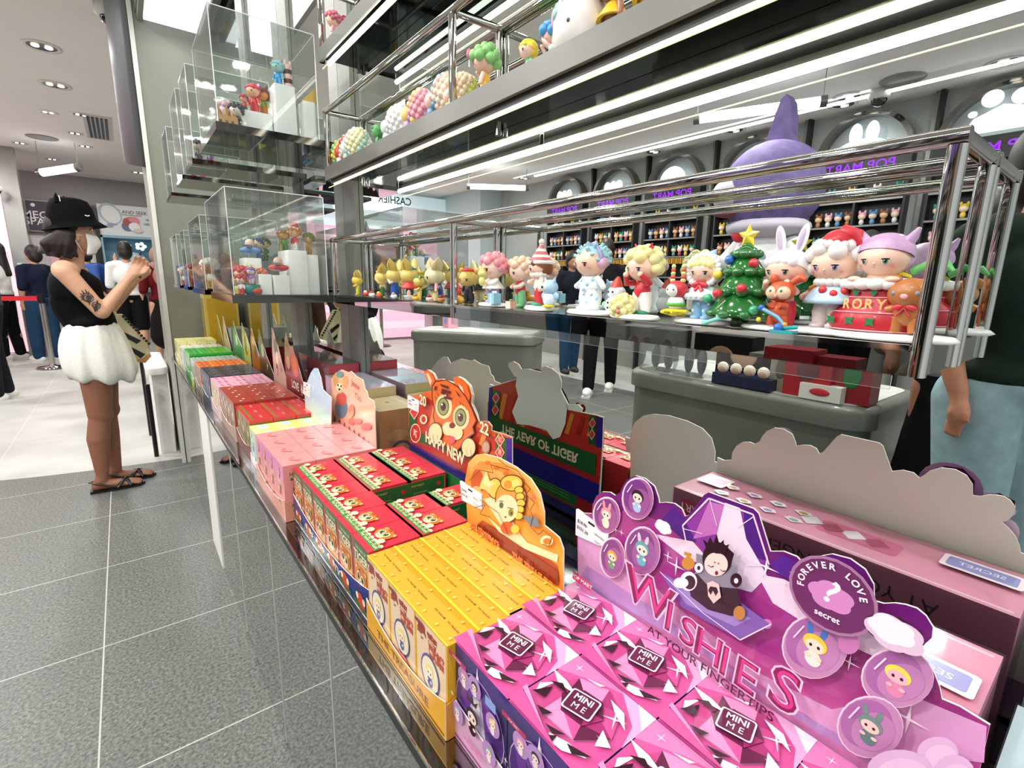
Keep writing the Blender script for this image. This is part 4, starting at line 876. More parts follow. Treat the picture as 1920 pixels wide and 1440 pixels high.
# (header stands free behind the boxes)
PO = [(705, 845), (618, 790), (615, 765), (617, 740), (622, 735), (621, 712), (628, 700), (640, 693), (652, 698), (658, 696), (668, 706), (680, 712), (684, 730), (688, 735), (690, 745), (700, 752), (703, 765)]
PPB = gradmat('salmon_print', [(0, '#c8704e'), (.4, '#e79a80'), (.7, '#f0bfa4'), (1, '#eeb598')], 2, .1, .26, .3, .3, .3)
op = [onX(x, y, .43) for x, y in PO]
op = [(q[0], q[1]) for q in op[1:]] + [(op[0][0], op[-1][1]-.03), (op[0][0], .8), (op[1][0], .8)]
def puppy(a, p):
    pol = lambda px, m: a.poly([p(*q) for q in px], m)
    def el(cx, cy, rx, ry, m, n=18): pol([(cx+rx*math.cos(2*PI*k/n), cy+ry*math.sin(2*PI*k/n)) for k in range(n)], m)
    el(640, 765, 12, 20, P_('#5d7f93')); el(640, 748, 10, 13, P_('#c8504a')); el(636, 722, 10, 16, P_('#e6b878')); el(648, 716, 5, 12, P_('#d89c5c')); el(630, 712, 5, 12, P_('#d89c5c')); el(636, 726, 6, 8, P_('#f6e0bc')); el(634, 722, 1.5, 2, BLACK); el(640, 724, 1.5, 2, BLACK); el(637, 730, 2, 2, BLACK)
    el(638, 702, 7, 6, P_('#4f8a86')); u, v = p(667, 722); a.text('Jennie', u, v, .022, P_('#c85a44'), -.1, 1., .01); u, v = p(672, 745); a.text('Club', u, v, .022, P_('#b98a70'), -.1, 1., .01)
    for k in range(8): el(628+9*k, 786+6.5*k, 1.6, 7, P_('#5b4a3a'))
    el(660, 790, 6, 7, P_('#c8463c')); el(688, 800, 10, 7, P_('#c8463c')); el(660, 770, 6, 12, P_('#dc8a78')); el(672, 790, 8, 5, P_('#e0654e'))
header(tp, .43, op, PPB, puppy, back=M('#faf6ea', .5))
t = thing('display_case_box', 'tan and cream sealed carton behind the vintage puppy header', 'box', (.482, 1.168, .7405))
b = MB(); b.box(0, 0, 0, .118, .15, .18, P_('#f0dcae'), {2: P_('#d99c68'), 0: P_('#e8b890')})
a = Art(b, (.059, 0, .09), (1, 0, 0), (0, 0, 1), (0, -1, 0)); a.ell(0, -.03, .034, .034, P_('#7a5a6a')); a.ell(0, -.03, .026, .026, P_('#dca474')); a.ell(-.01, .02, .03, .015, P_('#e2ac7c'))
a = Art(b, (.059, .075, .18), (0, -1, 0), (1, 0, 0), (0, 0, 1)); a.ell(0, 0, .03, .02, P_('#efe0c0')); a.ell(-.01, 0, .008, .006, P_('#8aa07a')); a.rect(-.07, .03, .07, .045, P_('#f6e8cc'))
b.build('carton', t); MB().box(-.0012, -.0012, .001, .1192, .1512, .1812, FILM).build('shrink_film', t)

# ---- generic headers of the further trays
def far_tray(label, y0, y1, x0, x1, X, outl, col, mf, marks, h=.05, back=M('#f6f4ea', .5)):
    t = tray(label, y0, y1, x0, x1, h, mf, mf, None, None, .055)
    out = []
    for u, v in outl: out.append((y1-.004-(y1-y0-.008)*u, .855+v))
    b = MB(); l = t.location
    out = [(y1-.004, .79)] + out + [(y0+.004, .79)]
    b.prism([(-p[0]+l.y, p[1]-l.z) for p in out], (X-l.x, 0, 0), (0, -1, 0), (0, 0, 1), (-1, 0, 0), .002, col, back, PAPER)
    a = Art(b, (X-l.x, 0, 0), (0, -1, 0), (0, 0, 1), (-1, 0, 0)); W_ = y1-y0
    for kind, u, v, s, c, *r in marks:
        uu = -(y1-.004-W_*u)+l.y; vv = .855+v-l.z
        if kind == 'e': a.ell(uu, vv, s, s*(r[0] if r else 1), P_(c))
        elif kind == 't': a.text(r[0], uu, vv, s, P_(c), 0, 1., .03)
        elif kind == 'm': a.mini(uu, vv, s, P_(c), P_('#f3d6c0'), P_(r[0]), P_(c))
    b.build('header_board', t); return t
def arch(h, w0=0., w1=1., p=.7, n=12): return [(w0+(w1-w0)*k/n, h*(.25+.75*math.sin(PI*k/n)**p)) for k in range(n+1)]
tb = tray('display tray of the blue and yellow boxes, with a pale blue lobed header', 1.342, 1.4875, .2335, .4035, .03, P_('#e2d2d6'), P_('#e2d2d6'), None, None, .055)
PSO = [(620, 800), (573, 775), (571, 735), (576, 716), (583, 698), (589, 690), (595, 691), (601, 708), (605, 730), (612, 738), (621, 745)]
header(tb, .405, [onX(x, y, .405) for x, y in PSO], gradmat('pastel_print', [(0, '#efe9a6'), (.35, '#bfe0d4'), (.7, '#a9cbe6'), (1, '#b6d6ee')], 2, .1, .22, .25, .3, .2), lambda a, p: [a.ell(*p(588, y), .004+.001*k, .008, P_('#c6dff0')) for k, y in enumerate((705, 728, 752))])
price_tag(1.5, [(569, 716), (582, 722), (581, 747), (568, 738)], .4035, 'white price card on the pale blue lobed header')
far_tray('display tray of the christmas boxes, hidden behind the neighbouring header', 1.4885, 1.7015, .2355, .43, .436, [(0, .0), (1, .0)], P_('#b02a2a'), P_('#7c2a22'), [], .05)
far_tray('display tray of the brick red boxes, with a large dark red reindeer header', 1.703, 1.992, .2305, .43, .455,
         [(0, .09), (.08, .17), (.16, .2), (.26, .16), (.34, .15), (.42, .16), (.52, .13), (.66, .1), (.8, .05), (1, .02)], gradmat('reindeer_print', [(0, '#7a1c22'), (.5, '#8c2a26'), (.75, '#b4512e'), (1, '#c98a5a')], 2, .1, .32, .3, .3, .3), P_('#b99a8a'),
         [('e', .18, .13, .03, '#9a6a44', 1.5), ('e', .18, .09, .025, '#c49a6a'), ('e', .5, .09, .05, '#d0552e', .8), ('e', .5, .09, .03, '#e07a3a', .8), ('t', .45, .015, .04, '#f0dccd', 'LOVE'), ('m', .75, .01, .02, '#f0e0d0', '#7a2a2a')], .055)
far_tray('display tray of the light pink boxes, with a tall pale pink header', 1.993, 2.212, .2285, .42, .46, [(0, .1), (.08, .2), (.2, .19), (.35, .15), (.5, .13), (.7, .07), (1, .0)], P_('#dcae9e'), P_('#e9c9d0'),
         [('e', .3, .12, .03, '#7d6b58', 1.3), ('e', .35, .08, .02, '#f0d8c8', 1.4), ('e', .6, .05, .02, '#c89080'), ('m', .3, .03, .02, '#6b4a3a', '#e8a0a8')])
far_tray('display tray of the navy boxes, with a dark patterned header', 2.213, 2.482, .2265, .42, .46, [(0, .1), (.1, .17), (.2, .15), (.4, .1), (.6, .06), (1, .0)], P_('#57402e'), P_('#3a4060'), [('e', .3, .08, .03, '#c8b89a'), ('m', .6, .02, .02, '#a86a3a', '#40506a')])
far_tray('display tray of the orange boxes, with an amber header', 2.483, 2.682, .2245, .42, .465, [(0, .11), (.2, .16), (.5, .1), (1, .02)], P_('#a85a1c'), P_('#8a7a6a'), [('e', .5, .05, .03, '#6a3418'), ('e', .3, .1, .02, '#e0b060')])
far_tray('display tray of the pale grey boxes, with a yellow-green header', 2.683, 2.872, .2225, .42, .46, [(0, .12), (.1, .17), (.3, .14), (.6, .12), (1, .06)], P_('#c8c060'), P_('#a9aaa2'), [('e', .4, .07, .03, '#6a6a2c', 1.4), ('t', .5, .02, .03, '#4a4a20', 'TOY')])
far_tray('display tray of the green boxes, with a leafy green header', 2.898, 3.152, .2225, .42, .46, [(0, .08), (.1, .14), (.2, .16), (.35, .12), (.6, .08), (1, .04)], P_('#3f9a52'), P_('#2fa840'), [('e', .4, .06, .03, '#bfe0c0'), ('e', .2, .1, .02, '#c4b478')])
far_tray('display tray of the clear topped white boxes, with a cream header', 3.198, 3.422, .2185, .42, .45, [(0, .08), (.15, .17), (.3, .16), (.6, .08), (1, .0)], P_('#cbb894'), P_('#d8d8d0'), [('e', .4, .06, .02, '#7a6444')])
far_tray('display tray of the striped yellow boxes, with a slanted olive header', 3.458, 3.662, .212, .42, .45, [(0, .05), (.1, .16), (.25, .16), (1, .02)], P_('#8a8440'), P_('#e6e090'), [])
# the large cartons standing in the back row by the mirror
def carton(label, x, y, z, dx, dy, dz, top, near, front, film=True, art=None):
    t = thing('display_case_box', label, 'box', (x, y, z)); b = MB(); b.box(0, 0, 0, dx, dy, dz, front, {5: top, 2: near})
    if art: art(b, dx, dy, dz)
    b.build('carton', t)
    if film: MB().box(-.001, -.001, .001, dx+.001, dy+.001, dz+.001, FILM).build('shrink_film', t)
    return t
def barcode(b, dx, dy, dz):
    a = Art(b, (dx/2, 0, dz/2), (1, 0, 0), (0, 0, 1), (0, -1, 0)); a.rect(-.5*dx, -.5*dz, .5*dx, .48*dz, P_('#d84350'))
    for k in range(9): a.rect((.1+.035*k)*dx, .05*dz, (.115+.035*k)*dx, .35*dz, P_('#7c1c2a'))
    a = Art(b, (0, dy/2, dz/2), (0, -1, 0), (0, 0, 1), (-1, 0, 0)); a.ell(.12*dy, 0, .06, .05, P_('#2c3a1c')); a.ell(.12*dy, 0, .03, .035, P_('#6a6a2c')); a.ell(-.2*dy, 0, .05, .04, P_('#c8404a')); a.ell(.42*dy, .0, .03, .04, P_('#4a2a2a'))
PAST = gradmat('iridescent_print', [(0, '#e6b7cc'), (.35, '#d9c4dc'), (.65, '#b4d2de'), (1, '#e9e6a8')], 1, 0, .3, .12, .6, .5)
for i, (y, lb) in enumerate(((1.322, 'nearer of the two iridescent pastel cartons behind the puppy header'), (1.458, 'further iridescent pastel carton, touching the red-ended carton'))):
    carton(lb, .482, y, .7405, .118, .134, .208, PAST, P_('#e3cf9e'), P_('#dfb9cc'))['group'] = 'iridescent pastel cartons'
carton('long grey-topped sealed carton with a red barcode end by the mirror', .497, 1.60, .7405, .10, .56, .238, P_('#5b5c55'), P_('#c8404a'), P_('#7a2a2e'), True, barcode)
carton('dark red sealed carton standing beyond the long barcode carton', .485, 2.45, .7405, .11, .35, .20, P_('#3c3a38'), P_('#b0262c'), P_('#6a1a1e'))
carton('pale grey-green upright carton before the big yellow box', .46, 3.2, .7405, .09, .2, .22, P_('#a8aea4'), P_('#8f968e'), P_('#9aa298'), False)
def ybx(b, dx, dy, dz):
    a = Art(b, (dx/2, 0, dz/2), (1, 0, 0), (0, 0, 1), (0, -1, 0)); a.rect(-.42*dx, -.46*dz, .44*dx, .44*dz, P_('#b08a14')); a.rect(-.42*dx, -.46*dz, .44*dx, -.2*dz, P_('#c09a1c'))
    a = Art(b, (0, dy/2, dz/2), (0, -1, 0), (0, 0, 1), (-1, 0, 0)); a.rect(-.4*dy, -.46*dz, .4*dy, .44*dz, P_('#c8a428'))
carton('big mustard yellow display box standing at the far end against the pillar', .395, 3.69, .7405, .19, .17, .40, P_('#c9b45a'), P_('#b9a24a'), P_('#d8cfae'), False, ybx)
tag(MB().box(0, 0, 0, .0015, .05, .04, P_('#d8d028')).build('shelf_label', None, (.212, 2.70, .7405)), 'small yellow shelf label on the counter edge by the grey boxes', 'label')
carton('pale blue and white sealed carton in the lower right corner beyond the wishes header', .462, -.32, .7405, .11, .335, .16, P_('#cfe2ea'), P_('#9fb4d0'), P_('#b8c4dc'))

# ================================================================== toy figures
FS = M('#f4cbb4', .45, 0, .1)
def T_(h): return M(h, .38, 0, .15)
def rotx(a): return Matrix.Rotation(a, 3, 'X')
def roty(a): return Matrix.Rotation(a, 3, 'Y')
def rotz(a): return Matrix.Rotation(a, 3, 'Z')
def face_marks(b, c, r, eye, skin):
    """sleepy eyes, nose and cheeks on the front (-Y) of a head of radii r at c"""
    for k in (-1, 1):
        def on(u, v):   # point on the ellipsoid
            x, z = u, v; y = -math.sqrt(max(0, 1-x*x-z*z)); return Vector((c[0]+x*r[0], c[1]+y*r[1], c[2]+z*r[2])), Vector((x/r[0], y/r[1], z/r[2])).normalized()
        def disc(u, v, a, h, m, off):
            p, n = on(u, v); X = Vector((0, 0, 1)).cross(n).normalized(); Z = n.cross(X)
            vs = [p + n*off*r[0] + X*a*r[0]*math.cos(2*PI*i/14) + Z*h*r[0]*math.sin(2*PI*i/14) for i in range(14)]
            b.add(vs, [tuple(range(14))], m)
        disc(k*.42, -.18, .15, .15, T_('#f6eeea'), .012); disc(k*.42, -.2, .11, .13, T_(eye), .02); disc(k*.42, -.2, .055, .09, MB_DK, .026); disc(k*.38, -.14, .025, .03, WHITE, .032)
        disc(k*.42, -.09, .17, .035, MB_DK, .034); disc(k*.62, -.42, .1, .07, T_('#eea89c'), .012)
    b.ell((c[0], c[1]-r[1]*.93, c[2]-.33*r[2]), (.06*r[0], .07*r[0], .05*r[0]), skin, seg=8, rings=6)
    p = c[2]-.52*r[2]
    b.ell((c[0], c[1]-r[1]*.82, p), (.07*r[0], .03*r[0], .02*r[0]), T_('#b0564c'), seg=8, rings=4)
def curls(b, c, r, m, n=22, s=.34, seed=1, front=.15):
    rd = random.Random(seed)
    for i in range(n):
        t = math.acos(1-1.45*(i+.5)/n); p = i*2.39996
        q = Vector((math.sin(t)*math.cos(p), math.sin(t)*math.sin(p), math.cos(t)))
        if q.y < -.45 and q.z < front: continue
        b.ell((c[0]+q.x*r[0]*.95, c[1]+q.y*r[1]*.95, c[2]+q.z*r[2]*.95), r[0]*s*(.85+.3*rd.random()), m, seg=10, rings=7)
def hair_cap(b, c, r, m, fringe=True):
    b.ell((c[0], c[1]+.1*r[1], c[2]+.08*r[2]), (r[0]*1.07, r[1]*1.06, r[2]*1.07), m, rot=rotx(-.45), top=PI*.56)
    b.ell((c[0], c[1]+.28*r[1], c[2]-.15*r[2]), (r[0]*1.0, r[1]*.86, r[2]*.85), m)
    if fringe:
        for k in (-2, -1, 0, 1, 2): b.ell((c[0]+k*.3*r[0], c[1]-r[1]*(.78-.06*abs(k)), c[2]+.42*r[2]-.04*abs(k)*r[2]), (.24*r[0], .24*r[1], .34*r[2]), m, rot=rotx(.5), seg=10, rings=7)
def toy(name, label, loc, H, rz=-PI/2, group=None, **s):
    """small vinyl figure, front towards local -Y"""
    t = thing(name, label, 'toy figure', loc, rz, group); g = lambda k, d=None: s.get(k, d)
    sk = T_(g('skin', '#f4cbb4')); z0 = .0
    if g('base'):
        MB().lathe((g('bx', 0)*H, g('by', 0)*H, 0), [(0, 0), (.34*H, 0), (.37*H, .02*H), (.34*H, .055*H), (.2*H, .062*H), (0, .064*H)], T_(g('base')), 28, 1.1*g('bw', 1), .62*g('bd', 1)).build('base', t); z0 = .055
    S = (1-z0); Z = lambda z: (z0+z*S)*H
    hr = g('hr', .205)*H; hc = (0, -.01*H, Z(g('hz', .66))); r = (hr*1.06, hr, hr*.93)
    if g('body', 1):
        lg = T_(g('legs', '#ffffff')); lr = g('legr', .066)*H; dots = g('dots')
        for k in (-1, 1):
            b = MB(); b.tube([(k*.05*H, 0, Z(.3)), (k*.075*H, 0, Z(.17)), (k*.075*H, -.005*H, Z(.04))], [lr*1.15, lr*1.1, lr*.92], lg, 14)
            b.ell((k*.075*H, -.03*H, Z(.03)), (lr*.95, lr*1.35, .035*H), T_(g('shoes', g('legs', '#ffffff'))), seg=14, rings=8)
            if dots: 
                for q, a_ in ((.22, .5), (.12, -.3), (.17, 1.2)): b.ell((k*.075*H+lr*1.02*math.sin(a_), -lr*1.02*math.cos(a_), Z(q)), (.024*H, .02*H, .024*H), T_(dots), seg=10, rings=6)
            b.build('leg', t)
        b = MB(); tr = g('tor', .11)*H; tm = T_(g('top', '#ffffff'))
        b.lathe((0, 0, 0), [(tr*.8, Z(.24)), (tr*1.08, Z(.29)), (tr*1.02, Z(.36)), (tr*.8, Z(.44)), (tr*.5, Z(.5)), (0, Z(.51))], tm, 20, 1.05, .82)
        if g('band'): b.lathe((0, 0, 0), [(tr*1.1, Z(.3)), (tr*1.12, Z(.34)), (tr*1.05, Z(.37))], T_(g('band')), 20, 1.06, .84)
        if dots:
            for a_, v, q in ((-.5, .41, .9), (.4, .36, 1.02), (-.7, .31, 1.06), (.1, .29, 1.08), (.9, .42, .88), (-1.3, .37, 1.), (1.3, .3, 1.06)): b.ell((tr*q*1.05*math.sin(a_), -tr*q*.82*math.cos(a_), Z(v)), (.028*H, .02*H, .028*H), T_(dots), seg=10, rings=6)
        b.build('torso', t)
        am = T_(g('arms', g('top', '#ffffff')))
        poses = {'down': ((.12, 0, .44), (.17, -.01, .36), (.19, -.03, .27)), 'up': ((.12, 0, .44), (.19, -.06, .4), (.14, -.12, .5)), 'fwd': ((.12, 0, .44), (.15, -.09, .38), (.07, -.15, .37)),
                 'out': ((.12, 0, .45), (.2, 0, .38), (.27, -.02, .33)), 'mouth': ((.12, 0, .44), (.2, -.1, .43), (.13, -.19, .55))}
        for k, ps in ((-1, g('armL', g('arm', 'down'))), (1, g('armR', g('arm', 'down')))):
            b = MB(); P = [Vector((k*q[0]*H, q[1]*H, Z(q[2]))) for q in poses[ps]]
            b.tube(P, [.04*H, .042*H, .036*H], am, 12); b.ell(P[-1], .038*H, T_(g('hands', g('skin', '#f4cbb4'))), seg=12, rings=8); b.build('arm', t)
    if g('skirt'): MB().lathe((0, 0, 0), [(.08*H, Z(.45)), (.12*H, Z(.4)), (.2*H, Z(.29)), (.205*H, Z(.27)), (.15*H, Z(.28))], T_(g('skirt')), 24).build('dress', t)
    if g('cape'):
        b = MB(); b.lathe((0, 0, 0), [(.08*H, Z(.5)), (.18*H, Z(.43)), (.25*H, Z(.31)), (.262*H, Z(.265)), (.22*H, Z(.27))], T_(g('cape')), 24, 1, .8)
        if g('capetrim'): [b.ell((.25*H*math.cos(a), .2*H*math.sin(a), Z(.32)), .035*H, T_(g('capetrim')), seg=8, rings=6) for a in [2*PI*i/20 for i in range(20)]]
        if g('capedots'): [b.ell((.2*H*math.sin(a), -.175*H*math.cos(a)*.9, Z(zz)), (.04*H, .03*H, .04*H), T_(g('capedots')), seg=12, rings=8) for a, zz in ((-.05, .41), (.45, .37), (.95, .4), (.15, .31), (.75, .3))]
        if g('stripes'): [b.tube([(-.1*H, -.1*H, Z(.47-.035*i)), (-.17*H-.012*i*H, -.06*H, Z(.44-.035*i)), (-.22*H-.008*i*H, .0, Z(.43-.035*i))], .016*H, T_('#d84a30' if i % 2 else '#f0c850'), 6) for i in range(4)]
        b.build('cape', t)
    if g('collar'): 
        b = MB(); [b.ell((.13*H*math.cos(a), .11*H*math.sin(a)-.01*H, Z(.49)), .045*H, T_(g('collar')), seg=10, rings=7) for a in [2*PI*i/14 for i in range(14)]]; b.build('collar', t)
    if g('scarf'):
        b = MB(); m_ = T_(g('scarf')); b.tube([(.12*H*math.cos(a), .1*H*math.sin(a)-.02*H, Z(.49)) for a in [2*PI*i/16 for i in range(17)]], .028*H, m_, 8)
        for k in (-1, 1): b.ell((k*.06*H, -.14*H, Z(.47)), (.06*H, .03*H, .035*H), m_, rot=roty(k*.4)); b.tube([(0, -.14*H, Z(.46)), (k*.05*H, -.15*H, Z(.38))], [.02*H, .03*H], m_, 8)
        b.build('scarf', t)
    b = MB(); b.ell(hc, r, sk, seg=26, rings=16)
    if not g('back'): face_marks(b, hc, r, g('eye', '#5a8f7a'), sk)
    b.build('head', t)
    hm = g('hair'); kind = g('style', 'curly')
    if hm:
        b = MB(); hm_ = T_(hm)
        if kind == 'curly': b.ell((hc[0], hc[1]+.14*r[1], hc[2]+.16*r[2]), (r[0]*1.0, r[1]*.98, r[2]*1.0), hm_); curls(b, (hc[0], hc[1]+.08*r[1], hc[2]+.2*r[2]), (r[0]*1.06, r[1]*1.08, r[2]*1.06), hm_, g('nc', 26), g('cs', .33), 3)
        elif kind == 'spiky':
            b.ell((hc[0], hc[1]+.14*r[1], hc[2]+.16*r[2]), (r[0], r[1]*.98, r[2]), hm_)
            for i in range(34):
                tt = math.acos(1-1.3*(i+.5)/34); pp = i*2.39996; q = Vector((math.sin(tt)*math.cos(pp), math.sin(tt)*math.sin(pp)+.1, math.cos(tt)+.15))
                if q.y < -.5 and q.z < .35: continue
                p0 = Vector(hc)+Vector((q.x*r[0]*.8, q.y*r[1]*.8, q.z*r[2]*.8)); b.tube([p0, p0+Vector((q.x*r[0], q.y*r[1], q.z*r[2]))*.42], [.17*hr, .1*hr], hm_, 8)
        else: hair_cap(b, hc, r, hm_)
        if g('bun'): [b.ell((hc[0]+k*r[0]*1.05, hc[1], hc[2]-.15*r[2]), .34*r[0], T_(g('bun')), seg=14, rings=9) for k in (-1, 1)]
        b.build('hair', t)
    if g('hood'):
        b = MB(); b.ell((hc[0], hc[1]+.16*r[1], hc[2]+.05*r[2]), (r[0]*1.14, r[1]*1.08, r[2]*1.16), T_(g('hood')))
        [b.ell((hc[0]+r[0]*1.08*math.cos(a), hc[1]-.45*r[1], hc[2]+r[2]*1.08*math.sin(a)), .2*r[0], T_(g('trim', '#f4f4f2')), seg=10, rings=7) for a in [2*PI*i/22 for i in range(22)]]
        b.build('hood', t)
        MB().tube([(hc[0], hc[1]+.3*r[1], hc[2]+r[2]*.95), (hc[0]+.06*H, hc[1]+.5*r[1], hc[2]+r[2]*1.5)], [.09*H, .005*H], T_('#a8cfe6'), 12).build('hood_tip', t) if g('tip') else None
    e = g('ear')
    if e:
        em = T_(g('earc', hm or '#f0e6a0')); ei = T_(g('eari', '#f2b6bc'))
        for k in (-1, 1):
            b = MB()
            if e == 'bunny': 
                R0 = roty(k*.22); b.ell((hc[0]+k*.55*r[0], hc[1]+.1*r[1], hc[2]+1.65*r[2]), (.26*r[0], .13*r[1], .85*r[2]), em, rot=R0); b.ell((hc[0]+k*.55*r[0], hc[1]-.0*r[1], hc[2]+1.62*r[2]), (.14*r[0], .08*r[1], .62*r[2]), ei, rot=R0)
            elif e == 'cat': b.tube([(hc[0]+k*.55*r[0], hc[1]+.05*r[1], hc[2]+.6*r[2]), (hc[0]+k*.8*r[0], hc[1], hc[2]+1.05*r[2]), (hc[0]+k*.95*r[0], hc[1], hc[2]+1.4*r[2])], [.42*r[0], .27*r[0], .08*r[0]], em, 14, flat=.6); b.ell((hc[0]+k*.95*r[0], hc[1], hc[2]+1.38*r[2]), (.1*r[0], .07*r[0], .1*r[0]), em)
            elif e == 'mouse': b.ell((hc[0]+k*.95*r[0], hc[1]+.05*r[1], hc[2]+.75*r[2]), (.36*r[0], .14*r[0], .36*r[0]), em); b.ell((hc[0]+k*.95*r[0], hc[1]-.06*r[1], hc[2]+.75*r[2]), (.24*r[0], .1*r[0], .24*r[0]), ei)
            elif e == 'fennec':
                R0 = roty(k*.5); b.tube([Vector((hc[0]+k*(.45+.2*q)*r[0], hc[1]+.1*r[1], hc[2]+(.45+.42*q)*r[2])) for q in range(5)], [.4*r[0], .62*r[0], .6*r[0], .36*r[0], .05*r[0]], em, 16, flat=.4); b.ell((hc[0]+k*.86*r[0], hc[1]-.13*r[1], hc[2]+1.22*r[2]), (.36*r[0], .06*r[1], .62*r[2]), T_(g('eari', '#c9a24c')), rot=R0)
            elif e == 'antler': b.tube([(hc[0]+k*.4*r[0], hc[1]-.1*r[1], hc[2]+.9*r[2]), (hc[0]+k*.55*r[0], hc[1]-.1*r[1], hc[2]+1.3*r[2]), (hc[0]+k*.7*r[0], hc[1]-.1*r[1], hc[2]+1.55*r[2])], [.1*r[0], .1*r[0], .04*r[0]], em, 8); b.tube([(hc[0]+k*.5*r[0], hc[1]-.1*r[1], hc[2]+1.1*r[2]), (hc[0]+k*.8*r[0], hc[1]-.1*r[1], hc[2]+1.3*r[2])], [.1*r[0], .05*r[0]], em, 8)
            elif e == 'muff': b.ell((hc[0]+k*1.08*r[0], hc[1], hc[2]-.1*r[2]), .33*r[0], em)
            b.build('ear' if e not in ('antler', 'muff') else {'antler': 'antler', 'muff': 'ear_muff'}[e], t)
    h = g('hat')
    if h == 'cone':
        b = MB(); Zc = hc[2]+.35*r[2]; R1, R2 = T_('#f6efe8'), T_('#d8727a')
        for i in range(7): f = i/7; f2 = (i+1)/7; b.lathe((hc[0]+.25*hr*f, hc[1]+.05*hr, Zc), [(r[0]*1.02*(1-f)**.9, r[2]*1.9*f), (r[0]*1.02*(1-f2)**.9 if i < 6 else .03*H, r[2]*1.9*f2)], R2 if i % 2 else R1, 20)
        b.lathe((hc[0], hc[1]+.05*hr, Zc), [(r[0]*1.0, -.08*hr), (r[0]*1.12, 0), (r[0]*1.08, .2*hr), (r[0]*.95, .25*hr)], R1, 22); b.ell((hc[0]+.25*hr, hc[1]+.05*hr, Zc+r[2]*1.95), .26*hr, R1); b.build('hat', t)
    if h == 'santa':
        b = MB(); Rd = T_('#cf2b38'); b.ell((hc[0]+.1*hr, hc[1]-.1*hr, hc[2]+1.12*r[2]), (.78*hr, .72*hr, .6*hr), Rd); b.tube([(hc[0]+.2*hr, hc[1]-.1*hr, hc[2]+1.5*r[2]), (hc[0]+.85*hr, hc[1]-.1*hr, hc[2]+1.35*r[2]), (hc[0]+1.1*hr, hc[1]-.1*hr, hc[2]+.8*r[2])], [.45*hr, .34*hr, .14*hr], Rd, 12)
        [b.ell((hc[0]+.05*hr+.8*hr*math.cos(a), hc[1]-.1*hr+.78*hr*math.sin(a), hc[2]+.98*r[2]-.1*hr*math.cos(a)), .2*hr, T_('#f6f3ee'), seg=10, rings=7) for a in [2*PI*i/16 for i in range(16)]]; b.ell((hc[0]+1.12*hr, hc[1]-.1*hr, hc[2]+.7*r[2]), .24*hr, T_('#f6f3ee')); b.build('hat', t)
    if h == 'beret': MB().ell((hc[0], hc[1], hc[2]+.85*r[2]), (.8*r[0], .8*r[1], .3*r[2]), T_(g('hatc', '#2f8a72'))).build('hat', t)
    if h == 'band': MB().tube([(hc[0]+r[0]*1.12*math.sin(a), hc[1]-.15*r[1], hc[2]+r[2]*1.15*math.cos(a)) for a in [-1.4+2.8*i/12 for i in range(13)]], .11*hr, T_(g('hatc', '#a99ad0')), 8).build('head_band', t)
    return t
ZS = 1.2055
def snowman(name, label, loc, H, cols, rz=-PI/2, parts=()):
    t = thing(name, label, 'toy figure', loc, rz); return t
# --- the winter figures on the middle shelf
X0 = .553
WB = '#f5f5f3'
toy('toy_figure', 'pink haired toy figure in white dress hugging a pale yellow rabbit doll', (X0, .772, ZS), .104, -PI/2-.1, 'winter toy figures on the middle shelf', base=WB, hair='#f0a2ac', ear='cat', earc='#f3b0b6', legs='#b9a2d8', top='#fbfaf6', skirt='#f7f5f0', arm='fwd', eye='#6b5a4a', skin='#f6d2c2')
t = toy('toy_figure', 'cream curly haired toy figure in red top holding a green bag', (X0+.03, .728, ZS), .098, -PI/2-.2, 'winter toy figures on the middle shelf', hair='#f3cdb0', legs='#7fc58e', top='#c93a3c', arm='fwd', eye='#6b5a4a', skin='#f6d2c2', arms='#f3d9c4')
toy('toy_figure', 'boy toy figure in tall striped pink and white cone hat and red trousers', (X0, .638, ZS), .112, -PI/2-.55, 'winter toy figures on the middle shelf', base=WB, hz=.6, hr=.17, hair='#8a4a22', style='cap', hat='cone', legs='#c8323a', shoes='#2f9a78', top='#f8f0e6', arms='#f6d4bc', armL='fwd', collar='#efe8dc', eye='#4a4a3a')
toy('toy_figure', 'aqua haired toy figure with lilac ear muffs and blue dotted white jumpsuit', (X0-.005, .518, ZS), .112, -PI/2-.12, 'winter toy figures on the middle shelf', base=WB, hair='#a4d8e0', style='spiky', ear='muff', earc='#d6a8c8', hat='band', hatc='#a99ad0', legs='#eef3f6', top='#eef3f6', dots='#a9cfe2', legr=.098, tor=.15, eye='#c06a6a', arm='out', hands='#eef3f6')
toy('toy_figure', 'blonde curly toy figure with red antlers, red sweater and white trousers', (X0-.005, .424, ZS), .100, -PI/2-.1, 'winter toy figures on the middle shelf', base=WB, by=-.12, hair='#f1eba6', ear='antler', earc='#d43242', legs='#f6f4ee', shoes='#2a9070', top='#cf2b3a', armL='mouth', armR='mouth', bun='#f1eba6', eye='#8a8ac0', legr=.075)
toy('toy_figure', 'toy figure in fluffy white hood with big red bow and blue dotted trousers', (X0-.004, .333, ZS), .092, -PI/2+.0, 'winter toy figures on the middle shelf', base=WB, hair='#f1ea9a', style='cap', hood='#f6f6f4', tip=1, legs='#8fbfe4', dots='#eaf4fb', top='#f4f4f2', scarf='#cf3440', cape='#dfeff6', capetrim='#f8f8f6', arm='out', eye='#6f8a5a', hr=.19, legr=.08)
